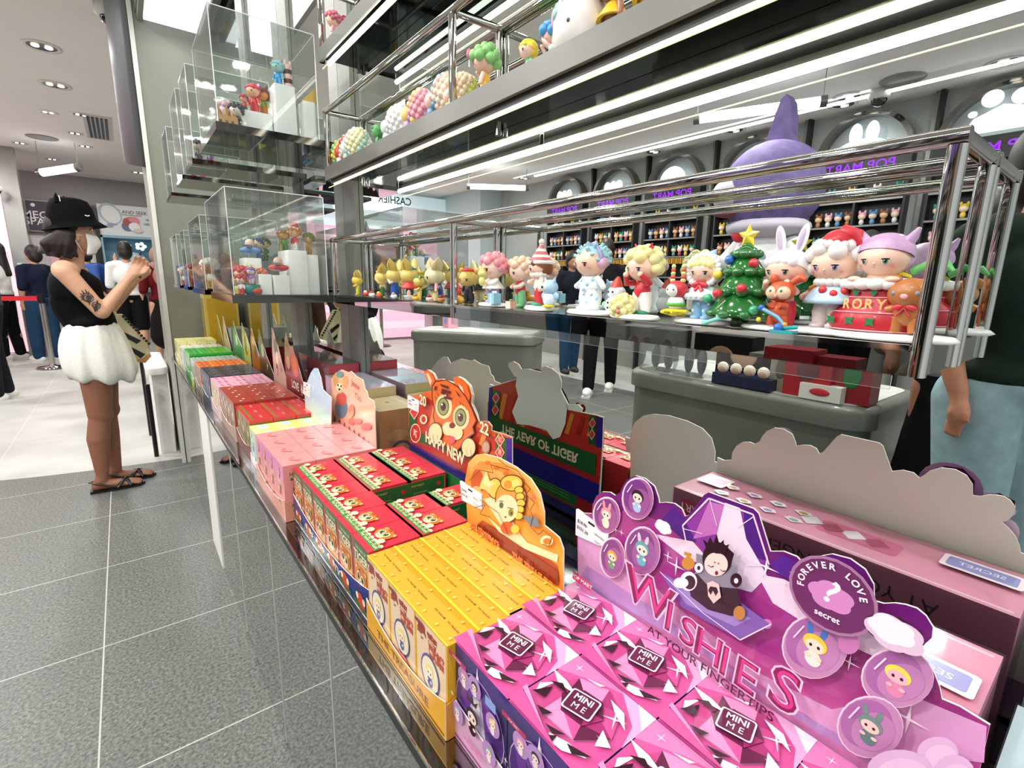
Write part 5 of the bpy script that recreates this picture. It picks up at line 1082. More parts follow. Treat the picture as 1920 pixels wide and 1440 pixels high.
toy('toy_figure', 'white haired toy figure with long rabbit ears sitting in a red stocking', (X0-.004, .242, ZS), .086, -PI/2-.12, 'winter toy figures on the middle shelf', hz=.72, hr=.225, base=WB, bw=1.25, bd=1.3, hair='#f4f4f4', style='cap', ear='bunny', eari='#c9b6d0', top='#f5cdb8', legs='#cb2a38', legr=.085, arms='#f5cdb8', armL='mouth', armR='mouth', eye='#5f8a6a')
toy('toy_figure', 'mouse eared toy figure with santa hat and red dotted blue cape', (X0, .199, ZS), .097, -PI/2-.12, 'winter toy figures on the middle shelf', base=WB, hz=.68, hair='#f2f1f0', ear='mouse', earc='#f2f1f0', eari='#f0aebc', hat='santa', cape='#b9d6ea', capedots='#d23a34', stripes=1, collar='#f4f0ec', legs='#d8cfca', shoes='#d4c8c4', legr=.078, top='#b9d6ea', arm='out', arms='#dfb0a0', eye='#8a86c0')
# stocking with a lilac cat-hood figure
t = thing('toy_figure', 'lilac cat-hooded toy figure leaning out of a big red knitted stocking lettered RORY', 'toy figure', (X0-.004, .158, ZS), -PI/2-.12, 'winter toy figures on the middle shelf'); H = .1
MB().lathe((.1*H, 0, 0), [(0, 0), (.5*H, 0), (.54*H, .02*H), (.5*H, .055*H), (.3*H, .062*H), (0, .064*H)], T_(WB), 32, 1., .55).build('base', t)
b = MB(); ST = T_('#bf2434'); GR2 = T_('#1f7a4a')
prof = [(0, .06), (.34, .065), (.36, .1), (.355, .2), (.30, .27), (.24, .32), (.225, .4), (.22, .46), (.0, .46)]
b.lathe((-.03*H, 0, 0), [(a_*H, z*H) for a_, z in prof], ST, 30, 1., .62)
b.ell((-.17*H, -.02*H, .15*H), (.2*H, .17*H, .1*H), ST)
for z, rr_ in ((.075, .36), (.235, .335), (.37, .232), (.45, .228)): b.lathe((-.03*H, 0, 0), [(rr_*H, (z-.006)*H), ((rr_+.012)*H, z*H), (rr_*H, (z+.006)*H)], T_('#f0a4ac'), 30, 1., .64)
b.build('stocking', t)
b = MB()
for u in (-.26, -.09, .08): 
    a = Art(b, (u*H-.03*H, -.232*H+abs(u)*.12*H, .155*H), (1, 0, 0), (0, 0, 1), (0, -1, 0)); a.star(0, 0, .055*H, GR2, 4, .45, PI/4)
for u in (-.1, .05): a = Art(b, (u*H-.03*H, -.152*H, .41*H), (1, 0, 0), (0, 0, 1), (0, -1, 0)); a.ell(-.012*H, .008*H, .017*H, .017*H, GR2); a.ell(.012*H, .008*H, .017*H, .017*H, GR2); a.poly([(-.028*H, .003*H), (.028*H, .003*H), (0, -.035*H)], GR2)
for i, ch in enumerate('RORY'):
    u = (-.155+.095*i); a = Art(b, (u*H-.03*H, -(.155+.02*(1-abs(i-1.5)/2))*H-.012*H, .305*H), (1, (.25*(i-1.5)/1.5)*1, 0), (0, 0, 1), (0, -1, 0)); a.text(ch, 0, 0, .13*H, T_('#f2c27a'), 0, .85, .025)
b.build('lettering', t)
b = MB(); [b.ell((-.03*H+.235*H*math.cos(a_), .15*H*math.sin(a_), .49*H), (.085*H, .075*H, .055*H), T_('#f6f2ee'), seg=12, rings=8) for a_ in [2*PI*i/14 for i in range(14)]]; b.ell((-.03*H, 0, .48*H), (.22*H, .14*H, .05*H), T_('#f6f2ee')); b.build('fur_cuff', t)
b = MB(); c_ = (-.0*H, -.02*H, .72*H); rr_ = (.2*H, .19*H, .165*H); b.ell((-.0, 0, .55*H), (.12*H, .09*H, .08*H), sk_ := T_('#f4cbb4')); b.ell(c_, rr_, sk_, seg=26, rings=16); face_marks(b, c_, rr_, '#6aa08a', sk_)
for k in (-1, 1): b.ell((k*.15*H-.01*H, -.15*H, .53*H), (.06*H, .05*H, .03*H), sk_)
b.build('head', t)
b = MB(); LV = T_('#cda6cf'); b.ell((c_[0], c_[1]+.02*H, c_[2]+.04*H), (.225*H, .2*H, .18*H), LV, rot=rotx(-.35), top=PI*.55); b.ell((c_[0], c_[1]+.06*H, c_[2]), (.215*H, .165*H, .165*H), LV)
for k in (-1, 1): b.tube([(k*.12*H, 0, .8*H), (k*.19*H, 0, .9*H), (k*.225*H, 0, .97*H)], [.085*H, .055*H, .02*H], LV, 14, flat=.7)
b.build('hood', t)
MB().tube([(.13*H, .06*H, .62*H), (.2*H, .04*H, .56*H), (.1*H, .02*H, .6*H)], .02*H, T_('#e3cf3a'), 8).build('scarf', t)
MB().tube([(.2*H, .05*H, .6*H), (.32*H, .06*H, .66*H), (.44*H, .05*H, .66*H), (.5*H, .03*H, .6*H)], [.035*H, .04*H, .035*H, .015*H], T_('#6abf6a'), 10).build('tail', t)
def small(label, loc, H, build, rz=-PI/2, name='toy_figure', grp='small companion toys on the middle shelf'):
    t = thing(name, label, 'toy figure', loc, rz, grp); build(t, H); return t
def bear(c, e='#5a4a48', muz='#f2b0b8'):
    def f(t, H):
        m_ = T_(c)
        for k in (-1, 1): MB().tube([(k*.13*H, 0, .3*H), (k*.16*H, -.02*H, .05*H)], [.13*H, .11*H], m_, 12).build('leg', t); MB().tube([(k*.16*H, 0, .48*H), (k*.32*H, -.04*H, .42*H)], [.09*H, .08*H], m_, 12).build('arm', t); MB().ell((k*.27*H, 0, .93*H), (.12*H, .07*H, .12*H), m_).build('ear', t)
        MB().ell((0, 0, .38*H), (.22*H, .17*H, .22*H), m_).build('torso', t)
        b = MB(); b.ell((0, -.01*H, .72*H), (.34*H, .28*H, .27*H), m_)
        for k in (-1, 1): b.ell((k*.17*H, -.24*H, .73*H), (.04*H, .03*H, .04*H), T_('#8b8f96'))
        b.ell((0, -.27*H, .68*H), (.06*H, .03*H, .05*H), T_(muz)); b.build('head', t)
        b = MB(); sc = T_('#cc2f3c'); b.tube([(.17*H*math.cos(a), .15*H*math.sin(a)-.02*H, .5*H) for a in [2*PI*i/12 for i in range(13)]], .025*H, sc, 8); [b.ell((k*.1*H, -.19*H, .49*H), (.09*H, .025*H, .05*H), sc, rot=roty(k*.3)) for k in (-1, 1)]; [b.tube([(0, -.19*H, .48*H), (k*.1*H, -.2*H, .34*H)], .018*H, sc, 6) for k in (-1, 1)]; b.build('ribbon_bow', t)
    return f
small('small brown bear toy with red ribbon bow and stitched forehead beside the stocking', (X0-.018, .131, ZS+.005), .05, bear('#b5713a'), -PI/2-.1)
def owl(t, H):
    m_ = T_('#a7cbe6'); MB().ell((0, 0, .3*H), (.27*H, .24*H, .28*H), T_('#d9ecf6')).build('torso', t)
    b = MB(); b.ell((0, 0, .7*H), (.32*H, .28*H, .28*H), m_); b.ell((-.04*H, -.26*H, .72*H), (.14*H, .05*H, .14*H), T_('#d9ecf6')); b.ell((-.04*H, -.3*H, .72*H), (.07*H, .04*H, .07*H), T_('#e8f2f8')); b.ell((-.04*H, -.335*H, .72*H), (.05*H, .025*H, .05*H), MB_DK); b.ell((0, -.29*H, .62*H), (.03*H, .03*H, .03*H), T_('#e8b02a')); b.build('head', t)
    for k in (-1, 1): MB().ell((k*.3*H, .02*H, .42*H), (.15*H, .08*H, .13*H), m_, rot=roty(k*.5)).build('wing', t); MB().tube([(k*.2*H, 0, .9*H), (k*.28*H, 0, 1.05*H)], [.08*H, .02*H], m_, 8).build('ear', t)
    MB().ell((0, -.04*H, .05*H), (.26*H, .2*H, .06*H), T_('#e6cf2c')).build('feet', t)
small('small pale blue owl toy on yellow feet beside the cone hat figure', (X0-.012, .600, ZS+.006), .045, owl)
def snowm(t, H):
    W_ = T_('#f4f6f8'); b = MB(); b.ell((0, 0, .3*H), (.33*H, .3*H, .28*H), W_); [b.ell((-.05*H, -.29*H, (.24+.14*i)*H), .03*H, BLACK) for i in (0, 1)]; b.build('torso', t)
    b = MB(); b.ell((0, 0, .66*H), (.27*H, .25*H, .21*H), T_('#e7ecf2')); b.ell((-.1*H, -.22*H, .68*H), .035*H, BLACK); b.ell((.06*H, -.24*H, .68*H), .03*H, BLACK); b.build('head', t)
    MB().tube([(0, 0, .8*H), (.02*H, 0, .98*H), (.05*H, 0, 1.1*H)], [.2*H, .12*H, .04*H], T_('#d94a3c'), 12).build('hat', t); [MB().ell((k*.34*H, -.08*H, .32*H), (.1*H, .08*H, .09*H), T_('#8fd3a0')).build('mitten', t) for k in (-1, 1)]
    MB().lathe((0, 0, 0), [(0, 0), (.24*H, 0), (.24*H, .06*H), (0, .07*H)], BLACK).build('stand', t)
small('small snowman toy with red hat and green mittens beside the dotted jumpsuit figure', (X0+.002, .474, ZS), .05, snowm)
def popcorn(t, H):
    m_ = T_('#efe8a4'); b = MB(); b.ell((0, 0, .5*H), .42*H, m_, seg=14, rings=9)
    for i in range(26): tt = math.acos(1-2*(i+.5)/26); pp = i*2.4; b.ell((.42*H*math.sin(tt)*math.cos(pp), .42*H*math.sin(tt)*math.sin(pp), .5*H+.42*H*math.cos(tt)), .17*H, m_, seg=8, rings=6)
    b.build('curly_head', t); MB().ell((.15*H, -.42*H, .3*H), (.12*H, .1*H, .1*H), T_('#e07a78')).build('face', t)
small('cream curly ball shaped toy lying at the shelf edge between two figures', (.525, .437, ZS), .032, popcorn)
def sled(t, H):
    W_ = T_('#f4f2f2'); b = MB(); b.ell((0, 0, .13*H), (.3*H, .2*H, .05*H), T_('#e3d02a')); [b.tube([(k*.1*H, -.28*H, .12*H), (k*.1*H, .2*H, .04*H)], .03*H, T_('#d8c422'), 8) for k in (-1, 1)]; b.tube([(-.3*H, -.05*H, .1*H), (0, -.1*H, .06*H), (.3*H, -.05*H, .14*H)], .035*H, T_('#e3d02a'), 8); b.build('sled', t)
    MB().ell((0, 0, .3*H), (.18*H, .15*H, .16*H), W_).build('torso', t); MB().tube([(.17*H*math.cos(a), .14*H*math.sin(a), .26*H) for a in [2*PI*i/14 for i in range(15)]], .04*H, T_('#58b04a'), 8).build('belt', t)
    b = MB(); b.ell((0, 0, .56*H), (.22*H, .19*H, .18*H), T_('#c9303a')); b.ell((-.02*H, -.08*H, .55*H), (.17*H, .13*H, .14*H), W_); [b.ell((k*.07*H-.02*H, -.2*H, .56*H), .016*H, BLACK) for k in (-1, 1)]; b.build('head', t)
    for k in (-1, 1):
        b = MB(); [b.ell((k*.12*H, 0, (.74+.07*i)*H), (.06*H-.004*i*H, .04*H, .05*H), T_('#c9563a' if i % 2 else '#c8cf8a')) for i in range(5)]; b.build('ear', t)
small('small red hooded rabbit toy with striped ears riding a yellow sled', (.535, .362, ZS+.006), .06, sled)
def squirrel(t, H):
    m_ = T_('#c9552c'); cr_ = T_('#f3cba8')
    MB().ell((0, 0, .3*H), (.17*H, .14*H, .22*H), m_).build('torso', t); [MB().tube([(k*.1*H, 0, .2*H), (k*.12*H, -.02*H, .03*H)], [.09*H, .08*H], m_, 10).build('leg', t) for k in (-1, 1)]; [MB().tube([(k*.14*H, -.02*H, .4*H), (k*.06*H, -.15*H, .42*H)], [.07*H, .06*H], m_, 10).build('arm', t) for k in (-1, 1)]
    b = MB(); b.ell((0, 0, .68*H), (.26*H, .22*H, .2*H), m_); b.ell((-.09*H, -.12*H, .66*H), (.14*H, .12*H, .13*H), cr_); b.ell((.09*H, -.12*H, .66*H), (.14*H, .12*H, .13*H), cr_); [b.ell((k*.1*H, -.22*H, .69*H), .03*H, T_('#5a6a6a')) for k in (-1, 1)]; b.ell((0, -.22*H, .6*H), (.03*H, .03*H, .04*H), T_('#f0a8a8')); b.build('head', t)
    MB().ell((-.16*H, 0, .92*H), (.07*H, .05*H, .1*H), m_).build('ear', t); MB().tube([(.16*H, .05*H, .85*H), (.3*H, .08*H, .95*H), (.4*H, .05*H, .9*H)], [.06*H, .09*H, .04*H], m_, 10).build('ear', t)
    MB().tube([(-.25*H, -.2*H, .35*H), (.1*H, -.24*H, .2*H), (.3*H, -.25*H, .0)], [.04*H, .035*H, .03*H], T_('#6fa8c8'), 8).build('staff', t); b = MB(); b.ell((-.25*H, -.2*H, .36*H), .06*H, T_('#2a6ac8')); b.ell((.25*H, -.25*H, .06*H), .05*H, T_('#e8a02a')); b.ell((-.3*H, -.15*H, .12*H), .05*H, T_('#e8d02a')); b.build('baubles', t)
small('small orange squirrel toy holding a blue rod in front of the rabbit-eared figure', (.528, .236, ZS+.005), .052, squirrel)
def tree(t, H):
    m_ = M('#1d6a28', .12, 0, .8); b = MB()
    for z0_, z1_, r0_, r1_ in ((.1, .42, .36, .2), (.34, .62, .28, .15), (.55, .8, .2, .08), (.74, .9, .12, .03)):
        prof = [(0, z0_+.01), (r0_*.7, z0_), (r0_, z0_+.04), (r0_*.92, z0_+.09), (r1_, z1_), (0, z1_)]; b.lathe((0, 0, 0), [(q*H, z*H) for q, z in prof], m_, 26, 1, .85)
        for i in range(9): a_ = 2*PI*i/9+z0_*5; b.ell((r0_*.9*H*math.cos(a_), r0_*.76*H*math.sin(a_), (z0_+.04)*H), (.07*H, .07*H, .05*H), m_, seg=10, rings=7)
    b.build('fir_body', t)
    for u, v, z, c in ((-.3, -.18, .3, '#3fae7a'), (-.1, -.3, .36, '#c8303a'), (.28, -.2, .2, '#2f9f74'), (-.02, -.24, .5, '#c8303a') if 0 else (.14, -.24, .42, '#c8303a'), (-.12, -.12, .72, '#2f6fc0'), (-.22, -.16, .56, '#e6cf4a'), (.14, -.08, .68, '#c8303a')): MB().ell((u*H, v*H, z*H), .052*H, M(c, .15, 0, .6), seg=14, rings=10).build('bauble', t)
    b = MB(); P = [(.13*H*(1 if i % 2 == 0 else .5)*math.sin(PI*i/5), .13*H*(1 if i % 2 == 0 else .5)*math.cos(PI*i/5)) for i in range(10)]
    n_ = len(P); vs = [(p[0], -.0, p[1]+.97*H) for p in P]+[(0, -.035*H, .97*H), (0, .035*H, .97*H)]; b.add(vs, [(i, (i+1) % n_, n_) for i in range(n_)]+[((i+1) % n_, i, n_+1) for i in range(n_)], M('#efd848', .2, 0, .5)); b.build('star', t)
    MB().lathe((0, 0, 0), [(0, 0), (.09*H, 0), (.08*H, .12*H), (0, .12*H)], T_('#2c3a24')).build('trunk', t)
small('glossy green christmas tree toy with coloured baubles and a yellow star', (X0-.004, .287, ZS), .102, tree, -PI/2-.1, 'toy_christmas_tree')
def gift(t, H): MB().box(-.4*H, -.35*H, 0, .4*H, .35*H, .8*H, T_('#8cc8d8')).build('gift_box', t); b = MB(); b.box(-.06*H, -.36*H, 0, .06*H, .36*H, .815*H, T_('#e7f3f4')); [b.ell((k*.15*H, 0, .9*H), (.15*H, .1*H, .09*H), T_('#e7f3f4')) for k in (-1, 1)]; b.build('ribbon', t)
small('small aqua gift box toy with white ribbon in front of the pink haired figure', (.534, .742, ZS+.006), .023, gift)
def gift2(t, H): b = MB(); b.box(-.4*H, -.4*H, 0, .4*H, .4*H, .75*H, T_('#d8cfc0')); [b.box(-.41*H, (-.35+.2*i)*H, 0, .41*H, (-.27+.2*i)*H, .76*H, T_('#c8382f')) for i in range(4)]; b.build('gift_box', t); MB().ell((0, 0, .85*H), (.2*H, .2*H, .1*H), T_('#4fae5a')).build('ribbon', t)
small('tiny red striped gift toy with green bow near the shelf edge', (.53, .687, ZS), .017, gift2)
def bunny_doll(t, H): m_ = T_('#e6dc86'); MB().ell((0, 0, .3*H), (.2*H, .17*H, .28*H), m_).build('torso', t); MB().ell((0, 0, .7*H), (.26*H, .22*H, .22*H), m_).build('head', t); [MB().ell((k*.15*H, 0, .98*H), (.08*H, .05*H, .16*H), m_, rot=roty(k*.5)).build('ear', t) for k in (-1, 1)]
small('pale yellow rabbit doll held against the white dress of the pink haired figure', (.527, .772, ZS+.036), .034, bunny_doll)
def flake(t, H): m_ = M('#2fa0a8', .2, 0, .5); b = MB(); b.box(-.5*H, -.3*H, 0, .5*H, .3*H, .15*H, m_); b.ell((-.2*H, -.1*H, .25*H), .2*H, T_('#2f6fc0')); b.tube([(-.3*H, 0, .2*H), (.5*H, .2*H, .3*H)], .09*H, m_, 8); b.build('toy_piece', t)
small('tiny teal toy piece with a blue ball lying at the shelf edge', (.512, .222, ZS), .022, flake)
def tealtool(t, H): m_ = T_('#7fcfc0'); b = MB(); b.tube([(-.5*H, 0, .1*H), (.3*H, 0, .4*H)], .09*H, m_, 8); b.ell((.3*H, 0, .45*H), (.25*H, .1*H, .15*H), m_); b.ell((-.45*H, 0, .15*H), (.15*H, .08*H, .12*H), m_); b.build('toy_piece', t)
small('tiny aqua bone shaped toy leaning on the snow base before the tree', (.522, .302, ZS), .026, tealtool)
# --- the fennec fox figures in the far bay
FN = dict(hr=.225, hz=.6, hair=None, ear='fennec', earc='#d3ba62', skin='#dcc56c', eye='#4a3420', eari='#b89a4e')
grp = 'fennec fox toy figures in the far bay of the middle shelf'
toy('toy_figure', 'small yellow fennec toy kneeling alone at the far end of the shelf', (X0, 1.465, ZS), .07, -PI/2-.5, grp, **{**FN, 'skin': '#e2c84a'}, legs='#c9c23a', top='#e2c84a', arm='fwd', scarf='#c8382f')
toy('toy_figure', 'fennec toy with yellow flower on its forehead in the fox group', (X0, 1.285, ZS), .085, -PI/2-.4, grp, **FN, legs='#2c6a3a', top='#e0cc88', arm='mouth', hat='beret', hatc='#e8cf3a')
toy('toy_figure', 'fennec toy in bright blue overalls', (X0, 1.205, ZS), .094, -PI/2-.9, grp, **FN, legs='#1c50a8', top='#1c50a8', arm='up', arms='#f0ecd8', legr=.08)
toy('toy_figure', 'fennec toy with teal beret, red shawl and green trousers', (X0, 1.122, ZS), .094, -PI/2-.9, grp, **FN, hat='beret', legs='#2a6a60', top='#c83a34', cape='#c83a34', arm='fwd')
toy('toy_figure', 'low fennec toy in green cap and round black glasses', (X0-.005, 1.062, ZS), .064, -PI/2-.4, grp, **{**FN, 'ear': 'mouse'}, hat='beret', hatc='#2f8a4c', legs='#e0c860', top='#c8342f', arm='fwd', eye='#111111' if 0 else None) if 0 else toy('toy_figure', 'low fennec toy in green cap and red scarf', (X0-.005, 1.062, ZS), .064, -PI/2-.4, grp, hair=None, ear='mouse', earc='#d3ba62', skin='#dcc56c', eye='#111111', eari='#b89a4e', hat='beret', hatc='#2f8a4c', legs='#e0c860', top='#d8c05c', scarf='#c8342f', arm='fwd')
toy('toy_figure', 'pale fennec toy with large ears in white and pink pinafore with black skirt', (X0, 1.0, ZS), .092, -PI/2-.15, grp, **{**FN, 'skin': '#e0d8a8', 'earc': '#dcd2a0'}, legs='#ddd09a', top='#e89aa4', skirt='#2a2a2e', arm='down', band='#f0f0f0')
toy('toy_figure', 'fennec toy in red cap and dark coat behind the middle post', (X0+.01, .872, ZS), .086, -PI/2+.3, grp, **{**FN, 'ear': 'mouse'}, hat='beret', hatc='#d84a2a', legs='#2a2c34', top='#2a2c34')
def bowl(t, H): MB().lathe((0, 0, 0), [(0, 0), (.25*H, 0), (.5*H, .35*H), (.52*H, .4*H), (.46*H, .4*H), (.2*H, .1*H), (0, .1*H)], T_('#eceff2')).build('bowl', t); MB().ell((0, 0, .55*H), (.18*H, .18*H, .35*H), T_('#e89a94')).build('egg', t)
small('tiny white bowl toy holding a pink egg among the fox figures', (.525, 1.07, ZS), .026, bowl)
def duck(t, H): m_ = T_('#d9a83a'); b = MB(); b.ell((0, 0, .3*H), (.5*H, .3*H, .28*H), m_); b.tube([(-.35*H, 0, .4*H), (-.4*H, 0, .9*H)], [.16*H, .12*H], m_, 10); b.build('duck_body', t)
small('tiny golden gourd shaped toy beside the middle post', (.522, .845, ZS), .03, duck)
small('tiny red toy lantern beside the middle post', (.53, .868, ZS), .034, lambda t, H: (MB().ell((0, 0, .6*H), (.35*H, .3*H, .35*H), T_('#cf3a22')).build('lantern_body', t), MB().tube([(0, 0, 0), (0, 0, .4*H)], .1*H, T_('#a82a1a'), 8).build('stand', t)))
for y, x, c1, c2, lb in ((1.345, .53, '#c83a30', '#e9e4dc', 'tiny red toy block near the kneeling fox'), (1.29, .525, '#f0ece4', '#c8382f', 'tiny white book toy with a red page'), (1.235, .522, '#d8562f', '#e8c84a', 'tiny orange tray toy before the flower fox'), (1.15, .524, '#e8e4dc', '#a8a49a', 'tiny pale plate toy before the blue overalls'), (1.03, .522, '#e3b23a', '#b07a2a', 'tiny yellow cub toy before the green cap fox'), (.965, .522, '#d8b8b0', '#9a2a2a', 'tiny pink shoe toy before the pinafore fox'), (.93, .53, '#b5722a', '#6a3a1a', 'tiny brown suitcase toy near the middle post')):
    small(lb, (x, y, ZS), .02, lambda t, H: (MB().ell((0, 0, .3*H), (.5*H, .4*H, .3*H), T_(c1)).build('toy_piece', t), MB().ell((.1*H, -.1*H, .6*H), (.25*H, .25*H, .2*H), T_(c2)).build('toy_top', t)))
# --- upper shelf figures
ZU = UZ
grp = 'toy figures on the upper shelf'
def puff(label, y, z, H, c1, c2, c3, kind='wool', x=.548):
    """rounded fleece figure seen from behind: big curly back with a small body in front"""
    t = thing('toy_figure', label, 'toy figure', (x, y, ZU), -PI/2-.5, grp); b = MB(); rd = random.Random(int(y*1000))
    b.ell((0, 0, .5*H), (.42*H, .36*H, .48*H), T_(c1)); cs = [T_(c1), T_(c2), T_(c1), T_(c3), T_(c1)]
    for i in range(110):
        tt = math.acos(1-2*(i+.5)/110); pp = i*2.4; b.ell((.41*H*math.sin(tt)*math.cos(pp), .36*H*math.sin(tt)*math.sin(pp), .5*H+.46*H*math.cos(tt)), .06*H*(1+.5*rd.random()), cs[int(i*.37) % 5], seg=8, rings=6)
    b.build('fleece', t); MB().ell((-.1*H, -.4*H, .42*H), (.17*H, .15*H, .2*H), T_(c2)).build('child_head', t); MB().ell((-.1*H, -.38*H, .16*H), (.14*H, .12*H, .16*H), T_(c3)).build('child_body', t)
puff('rounded curly toy in green, yellow and peach at the far end of the upper shelf', 1.52, 0, .082, '#dfc95e', '#6fbf8a', '#e9b48c')
puff('small white and red rounded toy behind the cream one', 1.455, 0, .085, '#eceae4', '#c8493c', '#e6ded8')
puff('cream and pale yellow rounded toy with a mint figure in front', 1.40, 0, .088, '#e6e0b8', '#dfe2dc', '#a9cfc4')
puff('snow white rounded toy on the upper shelf', 1.142, 0, .082, '#eef0ee', '#e4e8e8', '#dfe3e4')
puff('rounded curly toy in pink, yellow and lilac', 1.03, 0, .084, '#e9a7b4', '#f0d07a', '#c79ad0')
puff('cream pink and blue rounded toy beside the middle post', .925, 0, .084, '#eedfca', '#e9c2b4', '#6a9cb8')
puff('pale frilled toy with lime tail just right of the middle post', .868, 0, .07, '#ead6b4', '#f0c8b8', '#d0dc6a')
toy('toy_figure', 'green frog toy figure before a dark teal one', (.545, 1.262, ZU), .076, -PI/2-.5, grp, hair='#4f9a54', style='cap', legs='#4f9a54', top='#5aa85e', skin='#6fb870', eye='#222222')
toy('toy_figure', 'dark teal and black spiky toy figure beside the green frog', (.575, 1.225, ZU), .08, -PI/2-.5, grp, hair='#1c2a3a', style='spiky', legs='#14505a', top='#1c7a80', skin='#2a8a90', eye='#101018', back=1)
toy('toy_figure', 'green curly haired toy figure raising a pink lollipop', (.545, .792, ZU), .098, -PI/2-.9, grp, hair='#8fce7c', legs='#f0cf4a', top='#f0b43a', arms='#f6cdb8', armL='mouth', eye='#6a5a4a', cs=.4, nc=20)
MBo = MB(); MBo.ell((0, 0, .02), (.006, .004, .009), T_('#e07aa0')); MBo.tube([(0, 0, 0), (0, 0, .015)], .0015, WHITE, 6); tag(MBo.build('toy_lollipop', None, (.521, .806, ZU+.055)), 'pink toy lollipop held up by the green haired figure', 'toy')
toy('toy_figure', 'yellow haired toy figure in wide yellow and green sun hat', (.545, .672, ZU), .068, -PI/2-.25, grp, hair='#f0d43a', style='cap', hat='beret', hatc='#dcd84a', legs='#78c8a0', top='#78c8a0', eye='#5a4a5a')
toy('toy_figure', 'bright blue curly haired toy figure with hands on cheeks', (.555, .628, ZU), .078, -PI/2-.6, grp, hair='#4f9fdc', legs='#e8c8b0', top='#f3d8cc', arm='mouth', eye='#5a4a3a', cs=.4, nc=20)
def egg(t, H): 
    b = MB(); b.lathe((0, 0, 0), [(0, 0), (.25*H, .01*H), (.34*H, .2*H), (.33*H, .45*H), (.24*H, .75*H), (.1*H, .96*H), (0, 1.*H)], T_('#eeeae6'), 26)
    for u, z, r_ in ((-.3, .62, .1), (-.02, .45, .09), (.2, .7, .08), (-.2, .25, .08)): a_ = u*3; b.ell((.30*H*math.sin(a_), -.30*H*math.cos(a_), z*H), (r_*H, .055*H, r_*.8*H), T_('#8fc4bc'), rot=rotz(a_), seg=12, rings=7)
    for u, z in ((.25, .3), (-.12, .8), (.1, .58), (.3, .55)): b.ell((.33*H*math.sin(u*3), -.33*H*math.cos(u*3), z*H), .025*H, T_('#5a6a80'), seg=8, rings=5)
    b.build('egg_cape', t); MB().ell((-.2*H, -.26*H, .5*H), (.05*H, .05*H, .12*H), T_('#e8a0b0')).build('pink_hand', t)
small('tall white egg shaped toy with mint clouds and dots, cut by the top edge', (.548, .562, ZU), .115, egg, -PI/2-.4, grp=grp)
toy('toy_figure', 'brown limbed toy figure with yellow frill skirt, cut by the top edge', (.552, .505, ZU), .11, -PI/2-.3, grp, skin='#a8755c', hair='#6a4030', legs='#a8755c', top='#a8755c', skirt='#e8c22a', arms='#a8755c')
toy('toy_figure', 'yellow gowned toy figure at the top edge of the photo', (.552, .445, ZU), .11, -PI/2-.2, grp, hair='#e8c030', legs='#e3b81c', top='#ecc420', skirt='#ecc420')
toy('toy_figure', 'pale mint toy with a dark green face at the upper shelf edge', (.53, .598, ZU), .03, -PI/2-1.2, grp, skin='#cfe3d8', hair='#cfe3d8', style='cap', legs='#cfe3d8', top='#cfe3d8', eye='#1f7a5a')
# a few on the topmost shelf
toy('toy_figure', 'small pink and white toy figure on the topmost shelf near the ceiling', (.52, 1.47, 1.871), .08, -PI/2-.5, 'toy figures on the topmost shelf', hair='#c86a80', legs='#e8d8c8', top='#e8a0a8')
toy('toy_figure', 'crimson toy figure on the topmost shelf behind the acrylic cases', (.56, 1.50, 1.871), .09, -PI/2-.5, 'toy figures on the topmost shelf', hair='#a82a48', legs='#6a2030', top='#a82a48')

# ================================================================== acrylic display cases
XA0, XA1 = .237, .49
def acase(y0, y1, z0, z1, zb, label, grp='clear acrylic display cases'):
    t = thing('acrylic_case', label, 'display case', (XA0, y0, zb), 0, grp); D = XA1-XA0; L = y1-y0; H = z1-zb; h0 = z0-zb
    MB().box(-.006, -.006, 0, D+.11, L+.006, h0, M('#55524e', .06, 1.), {4: M('#9a9d9b', .02, 1.), 5: M('#8f918f', .08, .9)}).build('base_plate', t)
    b = MB(); e = .0035
    b.box(0, 0, h0, D, e, H, ACRYL); b.box(0, L-e, h0, D, L, H, ACRYL); b.box(0, e, h0, e, L-e, H, ACRYL); b.box(D-e, e, h0, D, L-e, H, ACRYL); b.box(0, 0, H-e, D, L, H, ACRYL); b.build('clear_cover', t)
    b = MB(); q = .0016
    for x in (0, D-q):
        for y in (0, L-q): b.box(x-q*.2, y-q*.2, h0, x+q, y+q, H, EDGE)
    for z in (H,):
        b.box(-q*.2, -q*.2, z-q, D, q, z+q*.2, EDGE); b.box(0, L-q, z-q, D, L, z+q*.2, EDGE); b.box(-q*.2, 0, z-q, q, L, z+q*.2, EDGE); b.box(D-q, 0, z-q, D, L, z+q*.2, EDGE)
    b.build('polished_edge', t); return t
acase(1.54, 1.932, 1.203, 1.483, 1.181, 'nearest lower clear acrylic case on a mirrored base, full of small toys')
acase(2.10, 2.47, 1.205, 1.463, 1.187, 'second lower clear acrylic case, behind the nearest lower one')
acase(2.68, 2.85, 1.205, 1.45, 1.19, 'third lower clear acrylic case with a black box in it')
acase(3.06, 3.42, 1.205, 1.455, 1.19, 'furthest lower clear acrylic case towards the pillar')
acase(1.54, 1.868, 1.637, 1.905, 1.618, 'nearest upper clear acrylic case with tall white riser blocks')
acase(2.07, 2.272, 1.64, 1.93, 1.622, 'second upper clear acrylic case, behind the nearest upper one')
acase(2.42, 2.67, 1.64, 1.95, 1.625, 'third upper clear acrylic case, higher up towards the pillar')
acase(2.95, 3.25, 1.64, 1.93, 1.625, 'furthest upper clear acrylic case before the pillar')
RIS = M('#f3f5f2', .35, 0, .2)
def riser(x, y, z, dx, dy, dz, label): tag(MB().rbox(0, 0, 0, dx, dy, dz, .004, RIS, 3, .002).build('riser_block', None, (x, y, z)), label, 'riser', 'white riser blocks in the acrylic cases')
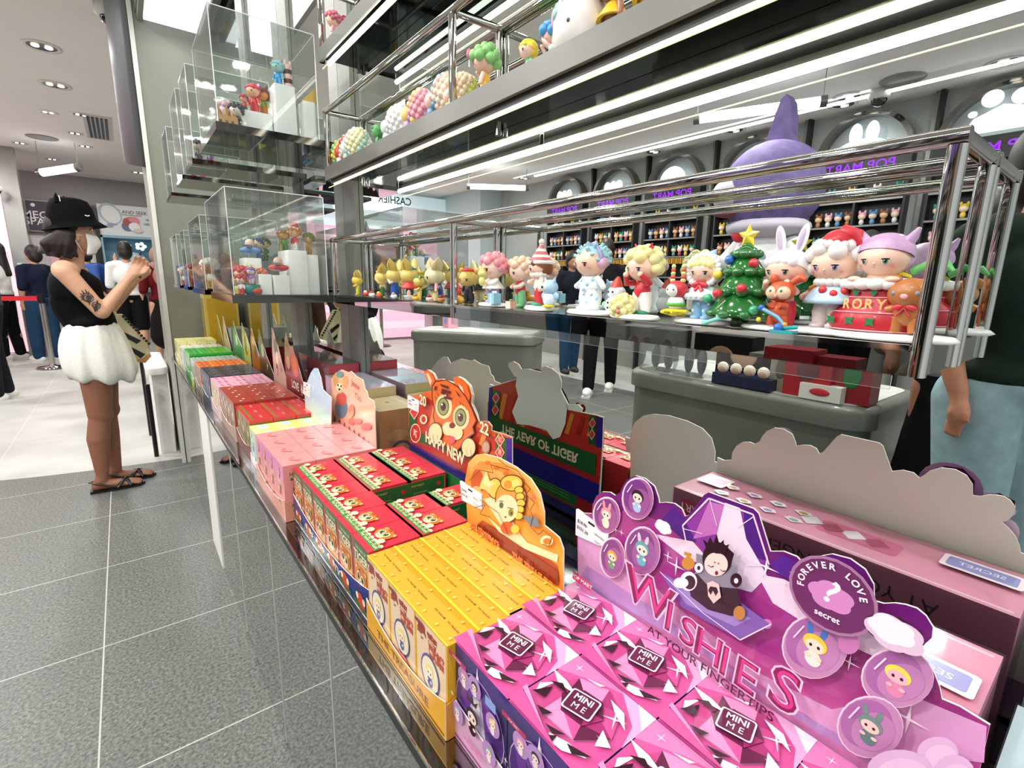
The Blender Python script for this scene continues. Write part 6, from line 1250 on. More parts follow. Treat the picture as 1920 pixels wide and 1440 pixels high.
riser(.385, 1.57, 1.638, .055, .09, .133, 'tall white riser block in the nearest upper case')
riser(.30, 1.60, 1.638, .082, .09, .058, 'low wide white riser block beside the tall one in the upper case')
riser(.392, 1.58, 1.2035, .055, .12, .128, 'tall white riser block in the nearest lower case')
riser(.450, 1.60, 1.2035, .035, .10, .118, 'narrow white riser block at the right side of the nearest lower case')
riser(.345, 1.56, 1.2035, .044, .06, .055, 'low white riser block in front of the tall one in the lower case')
riser(.308, 1.57, 1.2035, .034, .06, .057, 'leftmost low white riser block in the nearest lower case')
riser(.30, 1.70, 1.2035, .045, .10, .105, 'rear white riser block in the nearest lower case')
riser(.47, 1.62, 1.60, .06, .02, .09, 'thin white riser block outside the right side of the upper case') if 0 else None
def mini_toy(label, x, y, z, H, c, grp, rz=-.9, **k): return toy('toy_figure', label, (x, y, z), H, rz, grp, hair=c[0], legs=c[1], top=c[2], skin=c[3], **k)
g1 = 'toys in the nearest upper acrylic case'; zu = 1.6375
mini_toy('blue and teal toy with tall pointed hat on the tall riser', .405, 1.60, zu+.134, .075, ('#7fc4cc', '#2a8ac8', '#2a90c8', '#9ad0c8'), g1, style='cap', hat=None, ear='cat', earc='#c6a6a0')
t = thing('toy_figure', 'dark red and white ringed toy tower on the tall riser', 'toy', (.43, 1.60, zu+.134), 0, g1)
b = MB(); [b.lathe((0, 0, 0), [(.0115, .012*i), (.0125, .012*i+.008), (.0115, .012*i+.012)], T_('#4a1c20' if i % 2 else '#e0b8b0'), 14) for i in range(5)]; b.build('tower', t); b = MB(); [b.ell((.008*math.cos(a), .008*math.sin(a), .066), (.003, .003, .008), T_('#e9c0b8'), seg=8, rings=6) for a in (0, 2, 4)]; b.build('crown', t)
mini_toy('brown and orange fox eared toy leaning behind the tall riser', .37, 1.64, zu+.06, .085, ('#6a3a24', '#c87a2a', '#8aa03a', '#e0984a'), g1, ear='cat', earc='#7a3a20', style='cap')
mini_toy('red dressed toy with purple disc hat on the low riser', .345, 1.63, zu+.059, .088, ('#c83246', '#c82436', '#cf2c38', '#f0b48c'), g1, ear='mouse', earc='#8a4ab0', style='cap')
mini_toy('small red and black toy beside the red dressed one', .318, 1.62, zu+.059, .045, ('#b8283a', '#2a1a1c', '#b8283a', '#e0a080'), g1)
t = thing('toy_castle', 'small tan toy castle in the nearest upper acrylic case', 'toy', (.268, 1.60, zu), 0, g1)
b = MB(); b.box(-.024, -.015, 0, .024, .015, .03, T_('#c89a5c')); [b.box(-.02+.014*i, -.0155, .008, -.014+.014*i, -.014, .018, T_('#5a3a20')) for i in range(3)]; b.build('walls', t)
b = MB(); [b.lathe((x_, 0, .025), [(.008, 0), (.008, .014), (.0, .032)], T_('#b98244'), 10) for x_ in (-.018, .0, .016)]; b.build('towers', t)
mini_toy('black top hat toy with dark round body', .292, 1.60, zu, .075, ('#1a1a1e', '#1c1c20', '#202024', '#e9e0d8'), g1, hat='beret', hatc='#15151a')
mini_toy('pale pink large eared toy behind the top hat one', .285, 1.68, zu, .10, ('#d8b4c0', '#c9a4b4', '#d8b4c4', '#e8ccd0'), g1, ear='mouse', earc='#d8b0bc')
g2 = 'toys in the nearest lower acrylic case'; zl = 1.204
mini_toy('toy with red santa hat and red striped coat on the tall white riser', .425, 1.62, zl+.129, .078, ('#c8864a', '#e8e0d8', '#cf2c38', '#e0a878'), g2, hat='santa', rz=-1.2)
mini_toy('golden brown eared toy beside the santa hat one on the tall riser', .398, 1.63, zl+.129, .065, ('#a87a34', '#4a7a3c', '#5a8a44', '#c89a50'), g2, ear='mouse', earc='#a87a34', style='cap')
mini_toy('brown bear toy on the tall riser behind', .405, 1.68, zl+.129, .07, ('#8a5a2c', '#c8a05c', '#b88a4a', '#b0803c'), g2, ear='mouse', earc='#7a4a24', style='cap')
mini_toy('teal capped golden toy on the narrow riser', .468, 1.63, zl+.119, .07, ('#8a8a4a', '#a88a3c', '#b89a4c', '#c8aa6a'), g2, hat='beret', hatc='#2a8a80', rz=-1.3)
def mini_plane(label, x, y, z, c1, c2, s=1.):
    t = thing('toy_plane', label, 'toy', (x, y, z), -.7, g2)
    MB().ell((0, 0, .022*s), (.034*s, .013*s, .012*s), T_(c1)).build('fuselage', t); [MB().ell((0, 0, zz*s), (.011*s, .038*s, .002*s), T_(c2)).build('wing', t) for zz in (.014, .036)]; MB().ell((0, 0, .042*s), .014*s, T_('#e8c8b0')).build('pilot_head', t)
mini_plane('blue and red toy biplane with pilot on the rear riser', .322, 1.73, zl+.106, '#5a86b8', '#4a78a8')
mini_plane('red and white toy plane on the low riser', .365, 1.585, zl+.056, '#c83a3c', '#7aa8d0', .9)
mini_toy('navy winged toy above the plane in the lower case', .35, 1.76, zl+.10, .075, ('#3a5a7a', '#5a7a98', '#2c4c70', '#d8c8a8'), g2, style='spiky')
mini_toy('dark green winged toy near the top of the lower case', .375, 1.79, zl+.10, .08, ('#3c5a2c', '#3a6a3a', '#4a7a3a', '#d8c890'), g2, style='spiky')
mini_toy('purple hooded toy on a white cup in the lower case', .292, 1.585, zl+.028, .055, ('#8a6ab8', '#d8d0e0', '#9a7ac0', '#e8dcd8'), g2, style='cap')
t = thing('toy_cup', 'teal and red toy teacup in the nearest lower case', 'toy', (.288, 1.575, zl), 0, g2); MB().lathe((0, 0, 0), [(0, 0), (.014, 0), (.022, .012), (.023, .027), (0, .027)], T_('#2a8a80')).build('cup', t); MB().ell((.01, -.018, .01), (.014, .006, .009), T_('#e05a2c')).build('medallion', t)
for i, (x, y, H, c, lb) in enumerate(((.262, 1.57, .06, ('#c83a40', '#c83a40', '#f0e6e0', '#f0d0b8'), 'small red haired toy at the left corner of the lower case'), (.272, 1.62, .085, ('#d8505a', '#e8c84a', '#5aa85a', '#f0c8a0'), 'toy with red curls and green coat in the lower case'),
     (.255, 1.60, .05, ('#e8e070', '#d8d060', '#f0e890', '#f0d8b8'), 'little yellow toy in the lower case'), (.30, 1.66, .09, ('#e8d8a0', '#6a9ac0', '#c8444c', '#f0d0b0'), 'cream haired toy with red coat mid lower case'), (.33, 1.66, .08, ('#c86a50', '#7a9ab8', '#e8e4dc', '#f0c8a8'), 'rust haired toy with white coat mid lower case'))):
    mini_toy(lb, x, y, zl, H, c, g2)
tag(MB().ell((0, 0, .05), (.032, .04, .05), M('#a8826c', .8, noise=.2, scale=120)).ell((-.01, -.0, .10), (.02, .015, .022), M('#b08a72', .8)).tube([(-.005, 0, .1), (-.03, 0, .13)], [.008, .003], M('#b08a72', .8), 8).build('plush_toy', None, (.278, 1.80, zl)), 'brown furry plush animal toy leaning in the nearest lower case', 'plush toy', g2)
g3 = 'toys in the second and third lower acrylic cases'
for i, (x, y, H, c, lb) in enumerate(((.262, 2.16, .12, ('#e8e0d0', '#c89a5a', '#e0d8c8', '#c8824a'), 'white and tan toy in the second lower case'), (.30, 2.2, .1, ('#c8404a', '#e8d8c0', '#c8404a', '#f0c8a0'), 'red capped toy in the second lower case'), (.27, 2.3, .11, ('#8a2a30', '#6a2028', '#8a2a30', '#e0a888'), 'dark red toy in the second lower case'),
     (.34, 2.25, .1, ('#5a8ab0', '#3a6a90', '#88b0c8', '#e8d0b8'), 'blue toy in the second lower case'), (.262, 2.73, .11, ('#9a3a38', '#8a2a2a', '#a84a40', '#d89878'), 'brick red toy in the third lower case'), (.30, 2.76, .1, ('#7a8aa8', '#5a6a88', '#8a9ab8', '#d8c0b0'), 'grey blue toy in the third lower case'),
     (.26, 3.12, .1, ('#e8d8d0', '#c8504a', '#e8e0d8', '#e8c0a0'), 'white and red toy in the furthest lower case'), (.28, 3.25, .12, ('#6a8ab0', '#4a6a98', '#6a8ab0', '#c8a890'), 'blue toy in the furthest lower case'))):
    mini_toy(lb, x, y, 1.206, H, c, g3)
tag(MB().rbox(0, 0, 0, .05, .14, .15, .003, M('#3a3a44', .3)).build('dark_box', None, (.35, 2.69, 1.2055)), 'dark grey box standing in the third lower acrylic case', 'box')
g4 = 'toys in the further upper acrylic cases'
for i, (x, y, c, lb) in enumerate(((.26, 2.12, ('#2a2a30', '#3a3a40', '#2a2a30', '#c8a890'), 'black toy at the left edge of the second upper case'), (.30, 2.17, ('#8a4a9a', '#5a3a6a', '#8a4a9a', '#d8b0a0'), 'purple toy in the second upper case'), (.28, 2.5, ('#c84a2a', '#a83a20', '#d85a30', '#e0a070'), 'orange red toy in the third upper case'), (.32, 2.56, ('#c83a50', '#a82a40', '#c83a50', '#e0a898'), 'crimson toy in the third upper case'))):
    mini_toy(lb, x, y, 1.6415, .075, c, g4)
tag(MB().prism([(0, 0), (.04, .0), (.04, .04)], (0, 0, 0), (1, 0, 0), (0, 0, 1), (0, -1, 0), .03, T_('#d8b04a')).build('toy_wedge', None, (.452, 1.56, 1.738)), 'tan wedge shaped toy roof on a white block beside the upper case', 'toy')
tag(MB().rbox(0, 0, 0, .034, .05, .10, .003, RIS).build('riser_block', None, (.454, 1.555, 1.6375)), 'slim white riser block under the tan wedge in the upper case', 'riser', 'white riser blocks in the acrylic cases')

# ================================================================== people
def blob(name, parent, parts, m, vox=.012, smooth=6, loc=None):
    """one continuous surface grown from tapered limbs and ellipsoids"""
    b = MB()
    for p in parts:
        if p[0] == 'c':
            _, a, ra, c, rc = p; a, c = Vector(a), Vector(c); n = 5; b.tube([a.lerp(c, i/n) for i in range(n+1)], [ra+(rc-ra)*i/n for i in range(n+1)], m, 14); b.ell(a, ra, m, seg=14, rings=8); b.ell(c, rc, m, seg=14, rings=8)
        else: b.ell(p[1], p[2], m, rot=p[3] if len(p) > 3 else None, seg=22, rings=14)
    o = b.build(name, parent)
    r = o.modifiers.new('r', 'REMESH'); r.mode = 'VOXEL'; r.voxel_size = vox; r.use_smooth_shade = True
    s = o.modifiers.new('s', 'SMOOTH'); s.iterations = smooth; s.factor = .5
    return o
# ---- the woman with the phone: local x = forward (+X), y = her left (+Y), z up
W = thing('person', 'person in black bucket hat, face mask and white bubble skirt, holding up a phone', 'person', (-.171, 3.69, 0))
SKW = M('#cf9d80', .5, noise=.05, scale=30)
LEGW = M('#8f5f48', .5, noise=.05, scale=30)
fx = -.171
def P(x, y, z): return (x-fx, y, z)
def hand(palm, dirv, side, curl, r=.0082):
    """palm centre, finger direction, sideways axis; five fingers rooted in the palm"""
    out = []; d = Vector(dirv).normalized(); s = Vector(side).normalized(); n = d.cross(s).normalized(); p = Vector(palm)
    out.append(('e', p, (.040, .034, .017), Matrix((d, s, n)).transposed()))
    for k, (L, off) in enumerate(((.070, -.031), (.079, -.0105), (.074, .0105), (.058, .031))):
        a = p + d*.034 + s*off; c = a + d*L*.45 + n*curl*L*(.12+.08*k); e = c + d*L*(.5-.3*abs(curl)) + n*curl*L*.45
        out += [('c', a, r, c, r*.92), ('c', c, r*.92, e, r*.8)]
    a = p - s*.03 + d*.0; c = a - s*.018 + d*.03 + n*curl*.012; out += [('c', a, r*1.15, c, r), ('c', c, r, c + d*.026 + n*curl*.012, r*.85)]
    return out
sh, el_, wr = P(-.235, -.125, 1.262), P(-.105, -.15, 1.05), P(.02, -.075, 1.215)
shl, ell_, wrl = P(-.215, .13, 1.262), P(-.07, .16, 1.06), P(.045, .055, 1.20)
upper = [('c', sh, .048, el_, .037), ('c', el_, .037, wr, .024), ('c', shl, .045, ell_, .035), ('c', ell_, .035, wrl, .024), ('e', P(-.235, -.11, 1.27), (.055, .05, .055)), ('e', P(-.215, .11, 1.27), (.052, .05, .052)),
         ('c', P(-.22, 0, 1.26), .06, P(-.19, 0, 1.38), .046), ('c', P(-.222, -.1, 1.27), .05, P(-.215, .1, 1.27), .05), ('e', P(-.21, 0, 1.14), (.08, .12, .12)),
         ('e', P(-.178, 0, 1.47), (.088, .072, .105)), ('e', P(-.142, 0, 1.42), (.052, .05, .055)), ('c', P(-.095, 0, 1.463), .012, P(-.086, 0, 1.445), .014), ('e', P(-.17, -.072, 1.45), (.018, .012, .03)), ('e', P(-.17, .072, 1.45), (.018, .012, .03)),
         ('c', wr, .024, (wr[0]+.03, wr[1]+.01, wr[2]+.035), .026), ('c', wrl, .024, (wrl[0]+.02, wrl[1]-.01, wrl[2]+.035), .026)]
upper += hand((wr[0]+.045, wr[1]+.015, wr[2]+.058), (.55, .1, .8), (-.5, .15, .35), .9) + hand((wrl[0]+.035, wrl[1]-.015, wrl[2]+.055), (.35, -.1, .9), (-.6, .0, .3), -.5)
b = blob('body', W, upper, SKW, .0055, 4)
legs = []
for k, dx in ((-1, -.0), (1, .06)):
    hp, kn, an = P(-.17+dx*.3, k*.075, .80), P(-.185+dx*.5, k*.065, .46), P(-.215+dx, k*.062, .09)
    legs += [('c', hp, .088, kn, .058), ('e', (kn[0]+.008, kn[1], kn[2]), (.056, .052, .06)), ('c', (kn[0]-.006, kn[1], kn[2]-.03), .052, (kn[0]-.022+dx*.2, kn[1], .32), .056), ('c', (kn[0]-.022+dx*.2, kn[1], .32), .056, an, .031), ('c', an, .032, (an[0]-.02, an[1], .045), .032),
             ('c', (an[0]-.015, an[1], .04), .03, (an[0]+.13, an[1]+k*.005, .026), .026), ('e', (an[0]+.12, an[1], .028), (.06, .042, .018)), ('e', (an[0]-.03, an[1], .035), (.03, .03, .028))]
    legs += [('c', (an[0]+.155, an[1]+o, .024), .011, (an[0]+.178-abs(o-.0)*.3, an[1]+o, .022), .010) for o in (-.032, -.016, 0, .016, .030)]
legs += [('e', P(-.17, 0, .86), (.13, .15, .12))]
blob('legs', W, legs, LEGW, .007, 5)
TOPM = M('#07080a', .8, noise=.15, scale=60)
blob('tank_top', W, [('e', P(-.2, 0, 1.16), (.105, .145, .13)), ('e', P(-.185, 0, 1.18), (.10, .125, .09)), ('c', P(-.205, 0, 1.1), .125, P(-.165, 0, .98), .12), ('e', P(-.165, 0, .985), (.115, .15, .06)), ('c', P(-.23, -.075, 1.27), .036, P(-.22, -.085, 1.2), .05), ('c', P(-.225, .075, 1.27), .036, P(-.21, .085, 1.2), .05), ('c', P(-.24, -.05, 1.3), .03, P(-.24, .05, 1.3), .03), ('e', P(-.255, 0, 1.17), (.07, .13, .12))], TOPM, .009, 6)
b = MB(); vs = []; fs = []; n = 64; prof = [(.985, .112, .14), (.95, .128, .152), (.9, .148, .165), (.83, .162, .178), (.75, .172, .186), (.69, .168, .18), (.655, .148, .165), (.66, .118, .13), (.70, .10, .11)]
for i, (z, ra, rb) in enumerate(prof):
    for j in range(n):
        a_ = 2*PI*j/n; f = 1+(.02+.045*min(1, i/4))*math.sin(a_*9+math.sin(a_*3)*1.3+i*.12)*.9+.012*math.sin(a_*23+i*.5)
        vs.append((P(-.165, 0, 0)[0]+.012*(i > 3)+ra*f*math.cos(a_), rb*f*math.sin(a_), z+.014*math.sin(a_*7+1.2)*(i > 4)-.02*math.cos(a_)*(i > 3)))
for i in range(len(prof)-1): fs += [(i*n+j, i*n+(j+1) % n, (i+1)*n+(j+1) % n, (i+1)*n+j) for j in range(n)]
b.add(vs, fs, M('#e9e7e0', .75, noise=.05, scale=60, bump=.4), True); o = b.build('bubble_skirt', W); s_ = o.modifiers.new('s', 'SUBSURF'); s_.levels = s_.render_levels = 1
# hair: dark red-brown bob flaring at the back
HAIRM = M('#1c0b0d', .6, noise=.3, scale=80)
hp = [('e', P(-.212, 0, 1.49), (.09, .086, .11)), ('e', P(-.225, 0, 1.43), (.078, .082, .09))]
for k in range(-6, 7):
    y_ = k*.0135; q = 1-abs(k)/7
    for j, (xb, zb) in enumerate(((-.335+.0*q, 1.362), (-.30, 1.350), (-.262, 1.345), (-.225, 1.343))):
        if j > 1 and abs(k) < 4: continue
        hp += [('c', P(-.225+.01*j, y_, 1.46), .03, P((-.225+xb)/2-.012+.01*j, y_*1.12, 1.405), .026), ('c', P((-.225+xb)/2-.012+.01*j, y_*1.12, 1.405), .026, P(xb+.05*(1-q)*(j < 2), y_*1.15, zb), .009)]
for k in (-1, 1): hp += [('c', P(-.188, k*.078, 1.5), .02, P(-.196, k*.083, 1.41), .02), ('c', P(-.196, k*.083, 1.41), .02, P(-.178, k*.084, 1.345), .009), ('c', P(-.205, k*.08, 1.41), .02, P(-.205, k*.084, 1.34), .012)]
blob('hair', W, hp, HAIRM, .006, 3)
HATM = M('#040406', .85, noise=.2, scale=120, bump=.3)
b = MB(); vs = []; fs = []; n = 40
for z, ra, rb, sx in ((.0, 0.0, 0.0, 0), (.0, .05, .05, .0), (-.012, .078, .07, .0), (-.05, .096, .086, .0), (-.1, .106, .094, .0), (-.13, .112, .1, .0), (-.135, .116, .102, .004), (-.155, .138, .124, .01), (-.158, .14, .126, .01), (-.14, .114, .1, .004), (-.125, .102, .088, 0)):
    for j in range(n):
        a_ = 2*PI*j/n; vs.append((P(-.18, 0, 0)[0]+sx+ra*math.cos(a_), rb*math.sin(a_), 1.652+z+.12*(ra*math.cos(a_))*(0.5 if z < -.12 else .2)*-0.0+(-.012*math.cos(a_)*0)+.02*math.cos(a_)*(z < -.12)))
for i in range(10): fs += [(i*n+j, (i+1)*n+j, (i+1)*n+(j+1) % n, i*n+(j+1) % n) for j in range(n)]
b.add(vs, fs, HATM, True)
o = b.build('bucket_hat', W)
for k, (x_, y_) in enumerate(((-.225, -.05), (-.2, .055))): MB().tube([P(x_, y_, 1.62), P(x_-.002, y_, 1.648), P(x_, y_, 1.668)], [.026, .018, .004], HATM, 12, flat=.5).build('cat_ear', o)
b = MB(); b.tube([P(-.118, -.093, 1.562), P(-.108, -.09, 1.558), P(-.1, -.086, 1.562)], .003, WHITE, 6); b.build('hat_emblem', o); MB().tube([P(-.213, -.066, 1.655), P(-.210, -.074, 1.625)], .002, WHITE, 6).build('ear_tag', o)
b = MB(); MK = M('#eceae6', .75)
vs = []; rows = 9; cols = 13
for i in range(rows):
    v = i/(rows-1); z = 1.458-.092*v
    for j in range(cols):
        u = j/(cols-1)*2-1; a_ = u*1.02; rx = .088+.02*math.sin(PI*min(1, v*1.1+.1))*math.cos(a_)-.03*max(0, v-.7); vs.append((P(-.178, 0, 0)[0]+rx*math.cos(a_)+.0, .078*math.sin(a_), z-.0*abs(u)+.012*abs(u)*(1-2*v)+.002*math.sin(v*20)))
b.add(vs, [(i*cols+j, i*cols+j+1, (i+1)*cols+j+1, (i+1)*cols+j) for i in range(rows-1) for j in range(cols-1)], MK, True)
for k in (-1, 1): b.tube([P(-.145, k*.076, 1.458), P(-.165, k*.083, 1.455), P(-.178, k*.086, 1.47)], .0014, MK, 6); b.tube([P(-.15, k*.076, 1.37), P(-.165, k*.083, 1.41), P(-.178, k*.086, 1.44)], .0014, MK, 6)
o = b.build('face_mask', W); s_ = o.modifiers.new('s', 'SOLIDIFY'); s_.thickness = .002
b = MB()
for k in (-1, 1): b.ell(P(-.098, k*.034, 1.492), (.006, .014, .005), M('#f0ece8', .2)); b.ell(P(-.0935, k*.034, 1.492), (.003, .006, .0055), BLACK); b.tube([P(-.1, k*.02, 1.512), P(-.097, k*.034, 1.516), P(-.108, k*.05, 1.511)], .0028, HAIRM, 6)
b.build('eyes', W)
# tattoo on the upper arm: thin dark ink shapes following the arm
b = MB(); TK = M('#3a3432', .6); A0, A1 = Vector(sh), Vector(el_); ax = (A1-A0).normalized(); sd = Vector((0, -1, 0)); sd = (sd-ax*sd.dot(ax)).normalized(); ot_ = ax.cross(sd)
def arm(u, v):
    p = A0.lerp(A1, u); r = .048+(.037-.048)*u+.0012; a_ = v/r; return p + (sd*math.cos(a_)+ot_*math.sin(a_))*r
def ink(pts, w_): b.tube([arm(*q) for q in pts], w_, TK, 5)
for cx_, cy_, rr in ((.64, .0, .024), (.64, .002, .016), (.64, .0, .008), (.84, -.004, .018), (.84, 0, .009)): ink([(cx_+rr*math.cos(t_)/.25, cy_+rr*math.sin(t_)) for t_ in [2*PI*i/14 for i in range(15)]], .0016)
for i in range(9): ink([(.54+.016*i, -.026+.0055*i), (.60+.018*i, -.010+.003*i), (.66+.014*i, -.024+.0055*i)], .0017)
for i in range(8): ink([(.76+.016*i, -.028+.006*i), (.82+.014*i, -.016+.005*i), (.86+.012*i, -.026+.007*i)], .0022)
for q in ((.48, -.018), (.47, -.002), (.5, .014), (.56, .026)): ink([q, (q[0]+.08, q[1]*.7), (q[0]+.05, q[1]+.006)], .0026)
ink([(.9, .0), (.94, .01), (.9, .018), (.86, .014)], .0022); b.build('tattoo', W)
for k, dx in ((-1, 0), (1, .06)):
    ax_, ay_ = P(-.215+dx, 0, 0)[0], k*.062; b = MB()
    b.prism([(ax_-.065, ay_-.03), (ax_-.02, ay_-.036), (ax_+.1, ay_-.046), (ax_+.17, ay_-.04), (ax_+.195, ay_), (ax_+.17, ay_+.04), (ax_+.1, ay_+.044), (ax_-.02, ay_+.036), (ax_-.065, ay_+.03)], (0, 0, .014), (1, 0, 0), (0, 1, 0), (0, 0, 1), .012, BLACK)
    b.tube([(ax_+.06, ay_-.045, .02), (ax_+.085, ay_-.03, .05), (ax_+.1, ay_, .06), (ax_+.12, ay_+.03, .045), (ax_+.13, ay_+.045, .02)], .012, BLACK, 8, flat=.4); b.tube([(ax_+.13, ay_-.045, .02), (ax_+.11, ay_-.02, .052), (ax_+.09, ay_+.02, .052), (ax_+.07, ay_+.045, .02)], .012, BLACK, 8, flat=.4)
    b.tube([(ax_+.06, ay_-.044, .022), (ax_-.03, ay_-.036, .06), (ax_-.062, ay_, .062), (ax_-.03, ay_+.036, .06), (ax_+.06, ay_+.044, .022)], .008, BLACK, 8, flat=.5); b.build('sandal', W)
t = thing('smartphone', 'dark smartphone held up in both hands by the woman in the bucket hat', 'phone', (.095, 3.69-.012, 1.29))
b = MB(); b.obox((0, 0, .02), (.009, .073, .15), roty(.12), M('#1a1c22', .25)); b.build('case', t); MB().obox((-.0052, 0, .02), (.001, .068, .14), roty(.12), M('#0a0a0c', .1)).build('screen', t); MB().obox((.006, .018, .065), (.004, .03, .03), roty(.12), BLACK).build('camera_bump', t)
t = thing('tote_bag', 'beige tote bag with dark stripes and black chain strap at the hip of the woman', 'bag', (-.02, 3.83, .72))
b = MB(); BG = M('#c9bf9d', .8, noise=.1, scale=80); vs = [(-.03, 0, .30), (.0, 0, .3), (.10, 0, .12), (.115, 0, .04), (.08, 0, 0), (.0, 0, .02), (-.05, 0, .16)]
b.prism([(q[0], q[2]) for q in vs], (0, -.05, 0), (1, 0, 0), (0, 0, 1), (0, -1, 0), .08, BG); b.build('bag_body', t)
b = MB(); a = Art(b, (0, -.0503, 0), (1, 0, 0), (0, 0, 1), (0, -1, 0)); a.poly([(-.02, .12), (.0, .12), (.085, .055), (.06, .03)], BLACK); a.poly([(-.035, .19), (-.01, .2), (.075, .14), (.05, .12)], BLACK); a.poly([(.0, .02), (.08, 0), (.115, .04), (.105, .06), (.07, .03)], M('#c88a5a', .7)); b.build('stripe_print', t)
b = MB(); [b.ell((.005+.0105*i, -.055, .29-.017*i), (.008, .005, .009), BLACK, seg=8, rings=5) for i in range(11)]; b.tube([(-.03, 0, .3), (-.09, -.0, .42), (-.14, .02, .57)], .006, BG, 8); b.build('strap', t)
# ---- other visitors, simpler but whole figures
def visitor(label, x, y, rz, H=1.68, top='#f0efea', bottom='#1c1c20', hair='#17120f', skin='#c99878', shoes='#e8e6e2', long_hair=False, sleeves=.5, trousers=True, stride=.12, armf=(.12, .2), extra=None, wide=1., pose=0., skirt=None, scarf=None):
    t = thing('person', label, 'person', (x, y, 0), rz); s = H/1.68; sk = M(skin, .55); v = .013
    Q = lambda a, b_, c: (a*s, b_*s, c*s)
    parts = [('e', Q(.0, 0, 1.57), (.092*s, .075*s, .115*s)), ('e', Q(.035, 0, 1.52), (.055*s, .05*s, .06*s)), ('c', Q(.098, 0, 1.56), .01*s, Q(.1, 0, 1.545), .013*s), ('c', Q(-.01, 0, 1.38), .06*s, Q(0, 0, 1.5), .048*s), ('e', Q(0, 0, 1.25), (.1*s, .15*s, .16*s)), ('e', Q(0, 0, .95), (.11*s, .15*s, .12*s)), ('c', Q(0, 0, 1.3), .11*s, Q(0, 0, 1.0), .1*s)]
    for k in (-1, 1):
        a0, a1, a2 = Q(0, k*.185, 1.36), Q(-.02+armf[0]*.2, k*.22, 1.1), Q(armf[0]+.0, k*(.2 if armf[0] < .2 else .12), .88+armf[1])
        parts += [('c', a0, .05*s, a1, .038*s), ('c', a1, .038*s, a2, .026*s), ('e', (a2[0]+.01, a2[1], a2[2]-.05*s*(1 if armf[0] < .2 else -1)), (.026*s, .03*s, .05*s))]
        for f in range(4): parts.append(('c', (a2[0]+.012*(f-1.5), a2[1], a2[2]-.08*s*(1 if armf[0] < .2 else -1)), .01*s, (a2[0]+.016*(f-1.5)+.01, a2[1], a2[2]-.125*s*(1 if armf[0] < .2 else -1)), .008*s))
        parts.append(('c', (a2[0]+.03, a2[1], a2[2]-.03*s), .011*s, (a2[0]+.05, a2[1], a2[2]-.07*s), .009*s))
        fx_ = k*stride*.5; kn = Q(fx_*.6+.02, k*.095, .5); an = Q(fx_, k*.095, .09)
        parts += [('c', Q(0, k*.09, .9), .085*s, kn, .058*s), ('c', kn, .056*s, (kn[0]*.6+an[0]*.4-.02, kn[1], .36*s), .056*s), ('c', (kn[0]*.6+an[0]*.4-.02, kn[1], .36*s), .056*s, an, .034*s), ('c', (an[0], an[1], .05), .035, (an[0]+.12*s, an[1], .035), .03)]
    blob('body', t, parts, sk, v, 4)
    tp = [('e', Q(0, 0, 1.24), (.125*s*wide, .175*s*wide, .17*s)), ('c', Q(0, 0, 1.3), .13*s*wide, Q(0, 0, 1.0), .125*s*wide), ('e', Q(0, 0, .98), (.135*s*wide, .17*s*wide, .07*s)), ('c', Q(0, -.13, 1.38), .062*s, Q(0, .13, 1.38), .062*s)]
    for k in (-1, 1):
        a0, a1, a2 = Vector(Q(0, k*.185, 1.36)), Vector(Q(-.02+armf[0]*.2, k*.22, 1.1)), Vector(Q(armf[0]+.0, k*(.2 if armf[0] < .2 else .12), .88+armf[1]))
        f = min(1, sleeves*2); tp.append(('c', a0, .064*s, a0.lerp(a1, f), .056*s))
        if sleeves > .5: tp.append(('c', a1, .05*s, a1.lerp(a2, (sleeves-.5)*2), .042*s))
    blob('top', t, tp, M(top, .8, noise=.08, scale=30), v, 5)
    bm = M(bottom, .8, noise=.1, scale=25); bt = [('e', Q(0, 0, .95), (.13*s*wide, .165*s*wide, .09*s))]
    zt = .08 if trousers is True else trousers
    if skirt: bt += [('c', Q(0, 0, .92), .15*s*wide, Q(0, 0, skirt), .2*s*wide)]
    else:
        for k in (-1, 1):
            fx_ = k*stride*.5; kn = Vector(Q(fx_*.6+.02, k*.095, .5)); hpv = Vector(Q(0, k*.09, .9)); an = Vector(Q(fx_, k*.095, .09))
            if zt < .45: bt += [('c', hpv, .105*s*wide, kn, .08*s*wide), ('c', kn, .08*s*wide, kn.lerp(an, 1-(zt-.08)/.42 if zt > .09 else .97), .066*s*wide)]
            else: bt += [('c', hpv, .105*s*wide, hpv.lerp(kn, (.9-zt)/.4), .095*s*wide)]
    blob('trousers' if not skirt and zt < .45 else ('skirt' if skirt else 'shorts'), t, bt, bm, v, 5)
    hp = [('e', Q(-.018, 0, 1.6), (.105*s, .088*s, .115*s)), ('e', Q(-.04, 0, 1.55), (.085*s, .085*s, .1*s))]
    if long_hair: hp += [('c', Q(-.06, k*.03, 1.55), .05*s, Q(-.1, k*.04, 1.25), .04*s) for k in (-1, 0, 1)]
    blob('hair', t, hp, M(hair, .5, noise=.2, scale=60), .012, 3)
    b = MB()
    for k in (-1, 1): b.ell(Q(.083, k*.032, 1.575), (.006, .012, .006), M('#f0ece8', .3), seg=10, rings=6); b.ell(Q(.088, k*.032, 1.575), (.003, .006, .006), BLACK, seg=8, rings=6)
    b.ell(Q(.088, 0, 1.515), (.008, .02, .006), M('#a85a50', .5), seg=10, rings=6); b.build('eyes_and_mouth', t)
    for k in (-1, 1):
        fx_ = k*stride*.5*s; b = MB(); b.ell((fx_+.04, k*.095*s, .05), (.135*s, .052*s, .055), M(shoes, .6)); b.box(fx_-.09*s, k*.095*s-.045*s, 0, fx_+.17*s, k*.095*s+.045*s, .022, M('#d8d6d0', .6)); b.build('shoe', t)
